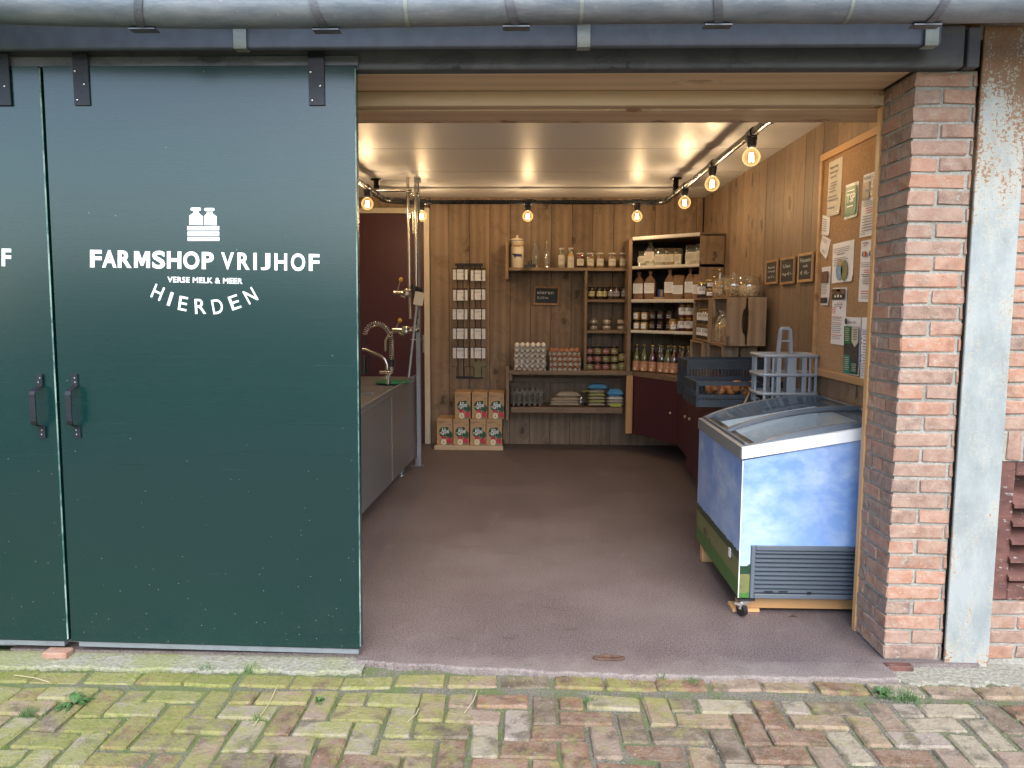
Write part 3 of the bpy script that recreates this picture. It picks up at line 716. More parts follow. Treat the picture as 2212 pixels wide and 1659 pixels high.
# --- wall beyond the post, with the louvred vent
XQ0 = 1.846
wal = thing('brick_wall', 'strip of red brick wall right of the painted steel post', 'wall', (2.2, 3.12, 0))
VX0, VZ0, VZ1 = 1.852, .252, .815
mb = MB(); mb.box(XQ0, 3.2, WF+.007, 3.25, -.05, VZ0-.004); mb.box(XQ0, 3.2, WF+.007, 3.25, VZ1+.004, 2.44); mb.box(2.36, 3.2, WF+.007, 3.25, VZ0-.004, VZ1+.004); mb.build('mortar', MT['mortar'], wal)
for c in range(39):
    zc = CH*(c+.5)+.006; x = XQ0-(.0 if c % 2 else .105); first = True
    inv = VZ0-.02 < zc < VZ1+.01
    if VZ1-.0 < zc < VZ1+.125: continue
    while x < 2.5:
        xa = max(x, XQ0); xb = x+.208; x = xb+.011
        if xb-xa < .03: continue
        if inv and xa < 2.36:
            if xb < 2.36: continue
            xa = 2.36
        brick(wal, xa, xb, WF, WF+.098, zc)
x = XQ0+.002
while x < 2.5:                                                  # soldier course over the vent
    q = brick(wal, x, x+.098, WF, WF+.052, VZ1+.068); q.data = brick_mesh(.118, .098, '', random.randrange(5)); q.rotation_euler = (0, math.pi/2, 0)
    q.scale = (1, 1, .053/BH); q.location.y += .023
    x += .066
ven = thing('louvre_vent', 'old red brown wooden louvre vent low in the brick wall', 'vent', (2.1, 3.06, VZ0))
mb = MB(); mb.box(VX0, VX0+.062, WF+.012, WF+.10, VZ0, VZ1, .003); mb.build('stile', MT['sprucebrown'], ven)
mb = MB(); mb.box(VX0+.063, 2.35, WF+.012, WF+.10, VZ0, VZ0+.07, .003); mb.build('bottom_rail', MT['sprucebrown'], ven)
mb = MB(); mb.box(VX0+.063, 2.35, WF+.012, WF+.10, VZ1-.055, VZ1, .003); mb.build('top_rail', MT['sprucebrown'], ven)
mb = MB(); mb.box(2.30, 2.355, WF+.011, WF+.099, VZ0+.0705, VZ1-.0555, .003); mb.build('stile', MT['sprucebrown'], ven)
mb = MB(); mb.box(VX0+.06, 2.35, WF+.13, WF+.14, VZ0, VZ1); mb.build('back_panel', MT['sprucebrown'], ven)
for k in range(5):
    z = VZ0+.085+k*.074; mb = MB()
    mb.hexa([(VX0+.056,WF-.006,z),(2.34,WF-.006,z),(2.34,WF+.095,z+.055),(VX0+.056,WF+.095,z+.055),(VX0+.056,WF-.006,z+.013),(2.34,WF-.006,z+.013),(2.34,WF+.095,z+.068),(VX0+.056,WF+.095,z+.068)])
    mb.build('louvre', MT['sprucebrown'], ven)
# --- steel post
pst = thing('steel_post', 'rusty steel column with flaking pale paint between pillar and wall', 'post', (1.755, 3.02, -.02))
mb = MB(); mb.box(1.668, 1.842, 3.012, 3.024, -.018, 2.46, .002); mb.build('front_flange', MT['post'], pst)
mb = MB(); mb.box(1.745, 1.765, 3.025, 3.20, -.018, 2.46); mb.build('web', MT['post'], pst)
mb = MB(); mb.box(1.62, 1.845, 2.985, 3.10, -.030, -.018, .002); mb.build('foot_plate', MT['rustbrown'], pst)
# small metal pieces in the threshold
mb = MB(); p = at(1315, 1423, Z=0.0); mb.tube([(p.x+.060*math.cos(a), p.y+.0155*math.sin(a), .004) for a in [i*math.pi/12 for i in range(24)]], .0055, 6, True); mb.box(p.x-.058, p.x+.058, p.y-.012, p.y+.012, .0006, .003)
tag(mb.build('floor_guide', MT['rustbrown']), 'oval rusty door guide set into the mauve threshold floor', 'door guide')
p = at(1940, 1442, Z=-.01); mb = MB(); mb.box(p.x-.055, p.x+.055, p.y-.02, p.y+.02, -.03, .004, .006)
tag(mb.build('loose_brick', MT['sprucebrown']), 'dark red brick fragment in the concrete at the pillar foot', 'brick')
p = at(136, 1404, Z=0); mb = MB(); mb.box(p.x-.05, p.x+.05, 2.93, 2.99, -.012, .016, .005)
tag(mb.build('brick_stop', MT['brick']), 'small brick stop under the gap between the green doors', 'brick')

# ================================================================ DOORS
def P2(px, py, Y=D): v = at(px, py, Y=Y); return (v.x, v.z)
def door(name, quad, label, ypl):
    (tl, tr, br, bl) = quad
    t = thing(name, label, 'door', ((bl[0]+br[0])/2, ypl+.02, min(bl[1], br[1])), 'green sliding doors')
    mb = MB(); e = .003
    mb.hexa([(bl[0]+e,ypl,bl[1]+e),(br[0]-e,ypl,br[1]+e),(br[0],ypl+.043,br[1]),(bl[0],ypl+.043,bl[1]),(tl[0]+e,ypl,tl[1]-e),(tr[0]-e,ypl,tr[1]-e),(tr[0],ypl+.043,tr[1]),(tl[0],ypl+.043,tl[1])])
    mb.build('panel', MT['door'], t)
    mb = MB(); w = .0035
    mb.add([(br[0]-e,ypl-.0004,br[1]+.01),(br[0]+.001,ypl+.003,br[1]+.01),(tr[0]+.001,ypl+.003,tr[1]-.01),(tr[0]-e,ypl-.0004,tr[1]-.01)], [(0,1,2,3)])
    mb.build('worn_edge', MT['edgewear'], t)
    return t
M_, nt_, b_, o_ = mat('worn_green_edge'); n_ = N(nt_)
n_.set(b_.inputs['Base Color'], n_.mix(n_.ramp(n_.noise(n_.world((1,1,.3)), 30, 5, .7), [(.4, 0.0), (.62, 1.0)]), (.02,.09,.08), (.25,.36,.31))); MT['edgewear'] = M_
q1 = (P2(91, 140), P2(767.5, 141), P2(779, 1403), P2(153, 1386))
d1 = door('sliding_door', q1, 'green sliding door fully in view, with complete white farm shop lettering', D)
dx = -1.24
q2 = (tuple((q1[0][0]-.014-1.2, q1[0][1])), (q1[0][0]-.014, q1[0][1]), (q1[3][0]-.014, q1[3][1]-.002), (q1[3][0]-.014-1.2, q1[3][1]+.01))
d2 = door('sliding_door', q2, 'green sliding door cut off by the left edge of the view', D+.004)
def hanger(t, px, w=.060, zt=2.36, zb=None, screws=()):
    x = at(px, 180, Y=D-.004).x; zb = at(px, 228, Y=D-.004).z
    mb = MB(); mb.box(x-w/2, x+w/2, D-.007, D-.0005, zb, zt, .001); h = mb.build('hanger_plate', MT['iron'], t)
    for sx, sz in screws:
        mb = MB(); mb.sphere((x+sx, D-.008, zb+sz), .0055, .004, .0055, 8, 6); b = mb.build('bolt', MT['chrome'], h)
hanger(d1, 176, screws=((-.021, .125), (.012, .077), (-.017, .020)))
hanger(d1, 684, screws=((-.021, .120), (.014, .070), (-.017, .018)))
hanger(d2, 5, screws=((.010, .070),))
def handle(t, px):
    a = at(px, 808, Y=D); b = at(px+8, 946, Y=D); mb = MB(); w = .012
    x = a.x; prof = [(0, a.z), (0, a.z-.046), (-.045, a.z-.062), (-.050, a.z-.075), (-.050, b.z+.075), (-.045, b.z+.062), (0, b.z+.046), (0, b.z)]
    th = .006; vs = []; n = len(prof)
    for i, (y, z) in enumerate(prof):
        xx = x+(b.x-a.x)*i/(n-1); ww = w if i in (0, 1, 6, 7) else w*.95
        vs += [(xx-ww, D-.001+y, z), (xx+ww, D-.001+y, z), (xx+ww, D-.001-th+y, z), (xx-ww, D-.001-th+y, z)]
    F = []
    for i in range(n-1):
        for k in range(4): F.append((i*4+k, i*4+(k+1) % 4, i*4+4+(k+1) % 4, i*4+4+k))
    F += [(3,2,1,0), tuple(range(4*n-4, 4*n))]
    mb.add(vs, F); h = mb.build('handle', MT['iron'], t)
    for z in (a.z-.015, a.z-.032, b.z+.032, b.z+.015):
        q = MB(); q.sphere((x+random.uniform(-.004, .004), D-.0075, z), .0035, .002, .0035, 6, 4); q.build('screw', MT['galvpost'], h)
handle(d1, 162); handle(d2, 86)
def rail(t, xa, xb, za, zb, Y):
    mb = MB(); mb.hexa([(xa,Y,za-.022),(xb,Y,zb-.022),(xb,Y+.03,zb-.022),(xa,Y+.03,za-.022),(xa,Y,za-.002),(xb,Y,zb-.002),(xb,Y+.03,zb-.002),(xa,Y+.03,za-.002)]); mb.build('bottom_channel', MT['galvpost'], t)
rail(d1, q1[3][0]+.03, q1[2][0]-.01, q1[3][1], q1[2][1], D+.006)
rail(d2, q2[3][0], q2[2][0]-.02, q2[3][1], q2[2][1], D+.010)
# lettering
def C5(cx, cy): return ((300+cx/2.107)/1.8228, (750+cy/2.107)/1.8228)
YL = D-.0012
def W5(cx, cy, Y=YL): return at(*C5(cx, cy), Y=Y)
def word(mb, s, tl, tr, bl, fat=0, space=1.0):
    a, b, c = W5(*tl), W5(*tr), W5(*bl); put_text(mb, s, c, b-a, a-c, (b-a).length, (a-c).length, fat, 4, space=space)
mb = MB()
for ch, xa_, xb_ in zip('FARMSHOPVRIJHOF', (115,215,345,480,630,753,888,1042,1203,1338,1470,1530,1645,1782,1930), (212,335,460,612,738,872,1022,1142,1308,1440,1498,1610,1750,1900,2018)):
    f_ = (xa_-115)/1900; o5 = 3 if ch in 'OS' else 0
    if ch == 'M':
        M0 = [(480,641),(480,503),(520,504),(546,572),(573,505),(612,506),(612,643),(581,642),(581,560),(556,625),(536,625),(511,560),(511,641)]; mb.add([W5(*p) for p in M0][::-1], [list(range(13))]); continue
    word(mb, ch, (xa_, 492+36*f_-o5), (xb_, 492+36*((xb_-115)/1900)-o5), (xa_, 637+31*f_+o5), (.012 if ch == 'M' else .034) if xa_ < 1150 else .024)
mb.build('lettering', MT['letter'], d1)
mb = MB(); word(mb, 'VERSE MELK & MEER', (757, 714), (1380, 728), (757, 762), .026, 1.08); mb.build('lettering', MT['letter'], d1)
mb = MB()
for ch, (cx, cy), deg, h, w in (('H', (676, 845), 25, 118, 84), ('I', (780, 900), 20, 115, 26), ('E', (886, 938), 11, 116, 72), ('R', (1030, 962), -1, 122, 92), ('D', (1172, 962), -9, 118, 88), ('E', (1314, 928), -19, 116, 80), ('N', (1446, 873), -28, 118, 88)):
    c = W5(cx, cy); s = (W5(cx+100, cy)-c).length/100; a = math.radians(-deg)
    ex = Vector((math.cos(a), 0, math.sin(a))); ez = Vector((-math.sin(a), 0, math.cos(a)))
    put_text(mb, ch, c, ex, ez, w*s, h*s, .006, 4, True)
mb.build('lettering', MT['letter'], d1)
mb = MB(); a = W5(0, 0); word(mb, 'F', (-325, 480), (-245, 480), (-325, 610), .03)
def poly5(mb, pts): mb.add([W5(*p) for p in pts][::-1], [list(range(len(pts)))])
mb.v = []; mb.f = []; mb.mi = []; mb.sm = []
tl, tr, bl = at(-40, 535, Y=D+.0028), at(24, 537, Y=D+.0028), at(-40, 574, Y=D+.0028)
put_text(mb, 'OF', bl, tr-tl, tl-bl, (tr-tl).length, (tl-bl).length, .028, 4, space=1.1)
mb.build('lettering', MT['letter'], d2)
mb = MB()
def rr5(mb, x0, x1, y0, y1, r=8):
    pts = []
    for cx, cy, a0 in ((x1-r, y0+r, -90), (x1-r, y1-r, 0), (x0+r, y1-r, 90), (x0+r, y0+r, 180)):
        for k in range(4):
            a = math.radians(a0+30*k); pts.append((cx+r*math.cos(a), cy+r*math.sin(a)))
    poly5(mb, pts)
rr5(mb, 948, 1036, 142, 167, 12); rr5(mb, 1062, 1148, 145, 170, 12)
poly5(mb, [(970,174),(1018,174),(1018,188),(1050,214),(1051,286),(938,284),(938,208),(970,188)])
poly5(mb, [(1083,177),(1132,177),(1132,192),(1164,214),(1166,288),(1061,286),(1061,212),(1083,192)])
rr5(mb, 921, 1187, 296, 330, 3); rr5(mb, 922, 1187, 341, 374, 3); rr5(mb, 924, 1188, 385, 418, 3)
mb.build('milk_crate_emblem', MT['letter'], d1)
mb = MB(); YL = D-.002
for cx, cy in ((953, 312), (1153, 316), (954, 355), (1154, 358)): rr5(mb, cx-6, cx+6, cy-6, cy+6, 5.5)
rr5(mb, 957, 968, 236, 266, 2); rr5(mb, 958, 968, 218, 228, 4)
mb.build('emblem_detail', MT['door'], d1)
YL = D-.0012
# ================================================================ SHOP FITTINGS
def PX(px, Y, py=700): return at(px, py, Y=Y).x
def PZ(py, Y, px=1150): return at(px, py, Y=Y).z

# --- oxblood door in the back wall with cream frame
t = thing('inner_door', 'dark oxblood door in the back wall with cream frame', 'door', (-1.5, YB, 0))
mb = MB(); mb.box(XL, -1.105, YB-.010, YB+.018, .01, 2.335, .002); mb.build('panel', MT['red'], t)
mb = MB(); mb.box(-1.100, -1.043, YB-.03, YB+.018, 0, 2.395, .003); mb.build('frame', MT['cream'], t)
mb = MB(); mb.box(XL, -1.1005, YB-.03, YB+.018, 2.340, 2.395, .003); mb.build('frame', MT['cream'], t)
mb = MB(); hx = PX(916, YB); z1, z0 = PZ(724, YB), PZ(763, YB); mb.box(hx-.014, hx+.014, YB-.019, YB-.0105, z0, z1, .003)
h = mb.build('handle', MT['galvpost'], t)
mb = MB(); mb.tube([(hx-.002, YB-.02, z1-.05), (hx-.002, YB-.06, z1-.05), (hx-.13, YB-.06, z1-.05)], .008, 8); mb.build('lever', MT['chrome'], h)

# --- lamp rail of black iron pipe with seven-odd globe bulbs
ZP = 2.37
rail_t = thing('lamp_rail', 'black iron pipe rail carrying glowing globe bulbs under the ceiling', 'lamp rail', (0, 6, ZP))
RX, LX, BY = 1.20, -1.35, 7.2
def seg(pts, r=.021, name='pipe'): mb = MB(); mb.tube(pts, r, 12); mb.build(name, MT['pipe'], rail_t)
seg([(LX+.22, BY, ZP), (RX-.12, BY, ZP)]); seg([(RX, BY-.16, ZP), (RX, 3.75, ZP)]); seg([(LX, BY-.20, ZP), (LX, 3.75, ZP)])
seg([(RX-.17, BY, ZP), (RX-.10, BY, ZP), (RX-.03, BY-.05, ZP), (RX, BY-.12, ZP), (RX, BY-.19, ZP)], .027, 'elbow')
seg([(LX+.27, BY, ZP), (LX+.18, BY, ZP), (LX+.05, BY-.10, ZP), (LX, BY-.18, ZP), (LX, BY-.26, ZP)], .027, 'elbow')
for x, y in ((RX, 6.66), (LX, 6.72), (RX, 4.0), (LX, 4.2)):
    mb = MB(); mb.lathe([(.024, ZP), (.024, ZC-.012), (.05, ZC-.010), (.05, ZC-.001)], 16, (x, y, 0)); mb.build('ceiling_flange', MT['pipe'], rail_t)
    mb = MB(); mb.tube([(x, y-.05, ZP), (x, y+.05, ZP)], .028, 12); mb.build('tee_fitting', MT['pipe'], rail_t)
BULBS = [(RX, 6.25), (RX, 5.31), (RX, 4.38), (LX, 6.34), (LX, 5.40), (LX, 4.46), (PX(911, BY, 472), BY), (PX(1140, BY, 470), BY), (PX(1376, BY, 470), BY)]
MT['filament'] = emis('glowing_filament', (1, .60, .20), 45)
b0 = MB(); b0.lathe([(0, -.160), (.018, -.156), (.034, -.146), (.045, -.129), (.049, -.112), (.046, -.094), (.036, -.078), (.022, -.064), (.014, -.054), (.013, -.046)], 20, cap=False); me_b = b0.mesh('bulb', MT['bulbglass'])
b1 = MB()
for k in range(4):
    a = k*math.pi/2+.4; b1.tube([(.008*math.cos(a), .008*math.sin(a), -.088), (.013*math.cos(a), .013*math.sin(a), -.134)], .0038, 5)
me_f = b1.mesh('filament', MT['filament'])
b2 = MB(); b2.lathe([(.016, -.062), (.021, -.058), (.026, -.045), (.027, -.02), (.030, -.016), (.030, .0)], 14); me_s = b2.mesh('socket', MT['pipe'])
b3 = MB(); b3.lathe([(.011, -.062), (.013, -.056), (.013, -.046)], 10); me_c = b3.mesh('brass_cap', MT['gold'])
for bx, by in BULBS:
    par = None
    for nm, me in (('socket', me_s), ('bulb', me_b), ('filament', me_f), ('brass_cap', me_c)):
        o = bpy.data.objects.new(nm, me); COL.objects.link(o)
        if nm in ('socket',): o.parent = rail_t; o.location = Vector((bx, by, ZP-.018))-ORG[rail_t.name]; par = o
        else: o.parent = par
    mb = MB(); d = (0, .045, 0) if abs(bx) > 1.1 and by < BY else (.045, 0, 0)
    mb.tube([(bx-d[0], by-d[1], ZP), (bx+d[0], by+d[1], ZP)], .0275, 12); mb.build('tee_fitting', MT['pipe'], rail_t)
    ld = bpy.data.lights.new('bulb_light', 'POINT'); ld.energy = BULB_W; ld.color = (1, .75, .50); ld.shadow_soft_size = .022
    lo = bpy.data.objects.new('bulb_light', ld); COL.objects.link(lo); lo.location = (bx, by, ZP-.018-.113)

# --- stainless sink unit on the left
SX = -1.04
t = thing('sink_cabinet', 'stainless steel sink cabinet standing behind the green door edge', 'sink unit', (-1.4, 5.6, 0))
SY0, SYM, SY1, SZ = 4.0, 5.63, 6.80, .80
def zb_(y): return .15-(y-4.4)*.034
mb = MB(); mb.box(-1.66, SX+.012, SY0, SY1+.01, SZ-.045, SZ-.025, .003); mb.box(SX-.006, SX+.012, SY0, SY1+.01, SZ-.024, SZ+.008, .003); mb.box(-1.66, SX-.34, SY0, SY1+.01, SZ-.0245, SZ-.012); mb.box(SX-.11, SX-.0065, SY0, SY1, SZ-.0245, SZ-.012); mb.box(SX-.34, SX-.11, SY0, 4.75, SZ-.0245, SZ-.012); mb.box(SX-.34, SX-.11, 5.55, SY1, SZ-.0245, SZ-.012)
mb.build('worktop', MT['steel'], t)
for ya, yb in ((SY0, SYM-.004), (SYM+.004, SY1)):
    mb = MB(); mb.hexa([(SX-.02,ya,zb_(ya)),(SX,ya,zb_(ya)),(SX,yb,zb_(yb)),(SX-.02,yb,zb_(yb)),(SX-.02,ya,SZ-.046),(SX,ya,SZ-.046),(SX,yb,SZ-.046),(SX-.02,yb,SZ-.046)]); mb.build('front_panel', MT['steel'], t)
mb = MB(); mb.box(-1.64, SX-.021, SY1-.02, SY1, .07, SZ-.046); mb.build('end_panel', MT['steel'], t)
mb = MB(); mb.box(SX-.35, SX-.10, 4.74, 5.56, .55, .556); mb.box(SX-.35, SX-.345, 4.74, 5.56, .556, SZ-.013); mb.build('basin', MT['steel'], t)
mb = MB(); mb.box(SX-.003, SX+.004, SYM-.004, SYM+.004, zb_(SYM), SZ-.046); mb.build('joint_strip', MT['tubesteel'], t)
for y in (4.5, 6.3):
    mb = MB(); mb.box(SX-.07, SX-.03, y-.02, y+.02, .03, .16); mb.lathe([(.024, .0), (.024, .012), (.012, .014), (.012, .03)], 12, (SX-.05, y, 0)); mb.build('leg', MT['galvpost'], t)
# spray tap
t = thing('spray_tap', 'chrome sink tap with tall coiled spring hose', 'tap', (-1.28, 5.75, SZ))
YT = 5.75
def tp(px, py, Y=YT): return at(px, py, Y=Y)
def c4(cx, cy): return ((1400+cx/1.8436)/1.8228, (900+cy/1.8436)/1.8228)     # crop used for measuring
base = tp(*c4(237, 1130)); 
col = [tp(*c4(262, y)) for y in (1030, 960, 880, 800)]+[tp(*c4(x, y)) for x, y in ((255, 775), (240, 745), (215, 712), (185, 695), (155, 690), (120, 698), (92, 715), (76, 745), (70, 770))]
mb = MB(); mb.tube(col+[tp(*c4(66, 830)), tp(*c4(64, 880))], .007, 8); mb.build('hose', MT['black'], t)
def resample(pts, n):
    L = [0]; 
    for a, b in zip(pts, pts[1:]): L.append(L[-1]+(b-a).length)
    out = []
    for i in range(n):
        s = L[-1]*i/(n-1); k = 0
        while k < len(L)-2 and L[k+1] < s: k += 1
        u_ = (s-L[k])/max(L[k+1]-L[k], 1e-9); out.append(pts[k].lerp(pts[k+1], u_))
    return out
cs = resample(col, 420); hel = []
for i, p in enumerate(cs):
    tdir = (cs[min(i+1, 419)]-cs[max(i-1, 0)]).normalized(); sdir = Vector((0,1,0)); b_v = tdir.cross(sdir).normalized(); a = i*2*math.pi/12
    hel.append(p+(sdir*math.cos(a)+b_v*math.sin(a))*.0185)
mb = MB(); mb.tube(hel, .0030, 5); mb.build('spring_coil', MT['chrome'], t)
mb = MB(); mb.tube([base, tp(*c4(240, 1060)), tp(*c4(262, 1040)), tp(*c4(262, 990))], [.016, .015, .013, .013], 10); mb.tube([tp(*c4(175, 1044)), tp(*c4(270, 1040))], .012, 10); mb.lathe([(.02, -.012), (.02, .012)], 10, tp(*c4(225, 1078))); mb.build('mixer_body', MT['chrome'], t)
mb = MB(); mb.tube([tp(*c4(x, y)) for x, y in ((228, 1030), (228, 985), (212, 948), (180, 925), (120, 900), (75, 878), (50, 876))], .011, 10); mb.build('spout', MT['chrome'], t)
mb = MB(); mb.box(*(lambda p: (p.x-.022, p.x+.022, p.y-.02, p.y+.02, p.z-.03, p.z+.03))(tp(*c4(265, 972))), .005); mb.build('clip', MT['black'], t)
mb = MB(); mb.tube([tp(*c4(62, 925)), tp(*c4(60, 1060))], .018, 8); mb.tube([tp(*c4(122, 925)), tp(*c4(80, 1050))], .008, 8)
tag(mb.build('drying_rack', MT['black']), 'black plastic brush holder at the back of the sink', 'holder')
p = tp(*c4(270, 1080), Y=6.15); mb = MB(); mb.lathe([(0, .006), (.10, .006), (.135, .012), (.138, .022), (.132, .022), (.10, .014), (0, .012)], 32, (p.x, 6.15, SZ-.012))
tag(mb.build('green_plate', MT['greenplate']), 'round green plate lying on the steel worktop by the tap', 'plate')
mb = MB(); mb.lathe([(0, .0), (.07, .0), (.10, .010), (.10, .012), (.07, .003)], 24, (-1.28, 5.15, .558)); tag(mb.build('sink_plate', MT['paper']), 'pale plate lying in the sink basin', 'plate')
p = at(*c4(130, 1178), Z=SZ); mb = MB(); mb.box(SX-.30, SX-.02, 4.55, 4.72, SZ-.011, SZ-.008); 
tag(mb.build('paper_sheets', MT['paper']), 'printed paper sheets on the worktop near the green door', 'papers')

# --- milk line: stainless pipes, valves and galvanised support post
PY = 6.62
def pp(px, py, Y=PY): return at(px, py, Y=Y)
t = thing('support_post', 'grey galvanised post standing free beside the sink cabinet', 'post', (-1.0, 6.74, 0))
p = at(907, 1005, Z=0); px_ = at(905, 900, Y=6.72).x
mb = MB(); mb.box(px_-.018, px_+.018, 6.70, 6.744, .004, 1.30, .002); mb.box(px_+.004, px_+.018, 6.70, 6.744, 1.3005, 2.46, .001); mb.build('box_section', MT['galvpost'], t)
mb = MB(); mb.box(px_-.075, px_+.045, 6.69, 6.75, 0.0005, .0038); mb.box(px_-.03, px_-.0225, 6.70, 6.744, .004, .06); mb.build('foot_bracket', MT['galvpost'], t)
mb = MB(); mb.box(px_-.02, px_+.03, 6.68, 6.76, 2.462, 2.498); mb.build('head_plate', MT['galvpost'], t)
t = thing('milk_pipe', 'tall polished milk pipes with yellow-knobbed valves beside the sink', 'pipework', (-1.06, PY, .9))
mb = MB(); xa = pp(885, 600).x; mb.tube([(xa-.01, PY, ZC-.001), (xa, PY, 1.5), (xa+.005, PY, PZ(690, PY))], .0135, 10); mb.build('riser', MT['tubesteel'], t)
xb = pp(899, 600).x; mb = MB(); mb.tube([(xb, PY, ZC-.05), (xb, PY, 1.35), (xb-.005, PY, 1.27), (xb-.03, PY, 1.225), (xb-.07, PY, 1.215)], .0125, 10); mb.build('riser', MT['tubesteel'], t)
mb = MB(); mb.tube([(xa-.32, PY, PZ(411, PY)), (xa, PY, PZ(411, PY))], .014, 10); mb.build('cross_pipe', MT['tubesteel'], t)
for x_, yy in ((xa-.002, 413), (xb, 420)):
    mb = MB(); z = PZ(yy, PY); mb.lathe([(.018, -.018), (.028, -.014), (.028, -.004), (.020, -.002), (.020, .002), (.028, .004), (.028, .014), (.018, .018)], 14, (x_, PY, z)); mb.build('coupling', MT['chrome'], t)
mb = MB(); mb.tube([(xb-.02, PY, PZ(458, PY)), (xb-.02, PY, PZ(506, PY))], .013, 8); mb.build('drain_stub', MT['tubesteel'], t)
def valve(px, py, knob, kx, ky):
    p = pp(px, py); mb = MB(); mb.tube([p+Vector((-.12,0,0)), p+Vector((-.035,0,0))], .018, 10); mb.lathe([(.020,-.035),(.034,-.03),(.036,-.01),(.028,0),(.036,.01),(.034,.03),(.020,.035)], 14, p); mb.tube([p+Vector((-.06,-.01,-.03)), p+Vector((-.02,-.01,-.045))], .012, 8)
    v = mb.build('valve', MT['chrome'], t); k = pp(kx, ky); mb = MB(); mb.tube([p+Vector((-.09,0,.01)), k], .004, 6); mb.build('valve_lever', MT['chrome'], v)
    mb = MB(); mb.sphere(k, .019); mb.build('valve_knob', MT['yellow'], v)
valve(881, 632, None, 866, 604); valve(877, 713, None, 864, 692)
mb = MB(); mb.tube([pp(*c4(x, y)) for x, y in ((440, 738), (390, 740), (310, 742), (275, 750), (240, 775), (220, 810), (219, 890))], .013, 10); mb.lathe([(.02,-.02),(.034,-.012),(.034,.012),(.02,.02)], 12, pp(*c4(437, 735))); mb.build('outlet_pipe', MT['tubesteel'], t)
t = thing('floor_wiper', 'long handled floor wiper leaning against the milk pipe', 'wiper', pp(883, 815, 6.45))
mb = MB(); mb.tube([pp(883, 815, 6.45), pp(903, 640, 6.55)], .011, 8); mb.build('handle', MT['galvpost'], t)
mb = MB(); a, b = pp(893, 620, 6.52), pp(913, 628, 6.52); mb.tube([a, b], .018, 6); mb.tube([a+Vector((0,-.02,.02)), a+Vector((.015,-.02,-.09))], .02, 6); mb.build('head', MT['black'], t)
p = pp(905, 645, 6.48); mb = MB(); mb.T = Matrix.Translation(p) @ Matrix.Rotation(.18, 4, 'Y'); mb.box(-.04, .04, -.002, .002, -.055, .055); mb.T = None
tag(mb.build('notice_card', MT['oldpaper']), 'small printed notice card clipped to the milk pipe', 'card')
mb = MB(); mb.tube([at(*c4(x, y), Y=6.9) for x, y in ((436, 1265), (455, 1330), (460, 1400), (458, 1460), (440, 1520))], .004, 6); tag(mb.build('power_cable', MT['black']), 'thin black cable hanging behind the grey post', 'cable')

# --- wire card rack on the back wall
YR = YB-.03
def c3(cx, cy): return ((1540+cx/2.765)/1.8228, (950+cy/2.765)/1.8228)
def wp(cx, cy, Y=YR): return at(*c3(cx, cy), Y=Y)
t = thing('card_rack', 'tall black wire rack of price cards on the plank wall', 'rack', (wp(850, 870).x, YR, wp(850, 1490).z))
mb = MB(); a, b = wp(697, 254), wp(998, 256); mb.box(a.x, b.x, YR-.006, YR+.006, a.z-.012, a.z+.012); mb.build('top_bar', MT['iron'], t)
mb = MB(); a, b = wp(707, 1482), wp(1003, 1490); mb.box(a.x, b.x, YR-.006, YR+.006, a.z-.012, a.z+.012); mb.build('bottom_bar', MT['iron'], t)
for x0_, x1_ in ((720, 730), (780, 790), (912, 922), (973, 980)):
    mb = MB(); mb.tube([wp(x0_, 256), wp(x1_, 1485)], .0045, 6); mb.build('wire', MT['iron'], t)
CARDS = [('Verse melk','with small glass picture at top left'), ('Chocolademelk',''), ('Boerenyoghurt',''), ('Karnemelk',''), ('Boter',''), ('Chocolade',''), ('Mascarpone',''), ('Buest',''), ('Melkkefir',''), ('Wei of melkkefir','')]
RW = ['top', 'second', 'third', 'fourth', 'fifth']
for r in range(5):
    for c, (cxa, cxb) in enumerate(((670, 832), (866, 1030))):
        cy0 = (305, 532, 737, 950, 1160)[r]+(12 if (r, c) == (0, 1) else -8 if (r == 1 and c) else 0); cy1 = cy0+113
        a = wp(cxa+random.randint(0, 6), cy1, YR-.018); b = wp(cxb-random.randint(0, 6), cy0, YR-.018)
        ct = thing('price_card', f"white price card, {RW[r]} from top in the {'left' if c==0 else 'right'} column of the wire rack", 'card', ((a.x+b.x)/2, YR-.018, a.z), 'price cards in the wire rack')
        mb = MB(); mb.box(a.x, b.x, YR-.019, YR-.017, a.z, b.z); mb.build('sheet', MT['paper'] , ct)
        mb = MB(); wd, hg = b.x-a.x, b.z-a.z; s = CARDS[r*2+c][0]
        put_text(mb, s, (a.x+wd*.5, YR-.0200, b.z-hg*.26), (1,0,0), (0,0,1), wd*min(.62, .06*len(s)), hg*.13, .01, 2, True)
        for k in range(3): mb.box(a.x+wd*.60, a.x+wd*(.8+.04*k), YR-.0201, YR-.0195, b.z-hg*(.58+k*.1)-.002, b.z-hg*(.58+k*.1))
        for k in range(4): mb.box(a.x+wd*.08, a.x+wd*.16, YR-.0201, YR-.0195, b.z-hg*(.55+k*.09)-.002, b.z-hg*(.55+k*.09))
        mb.build('print', MT['greyink'], ct)
    for cxa, cxb, wa, wb in ((667, 835, 712, 795), (862, 1030, 903, 984)):
        mb = MB(); cy0 = (300, 518, 733, 945, 1155)[r]
        a, b = wp(cxa, cy0, YR-.026), wp(cxb, cy0, YR-.026)
        mb.tube([(a.x, YR, a.z), a, b, (b.x, YR, b.z)], .0035, 5)
        for w_ in (wa, wb): mb.tube([wp(w_, cy0, YR-.026), wp(w_, cy0+122, YR-.026), wp(w_, cy0+124, YR)], .0035, 5)
        mb.build('holder', MT['iron'], t)
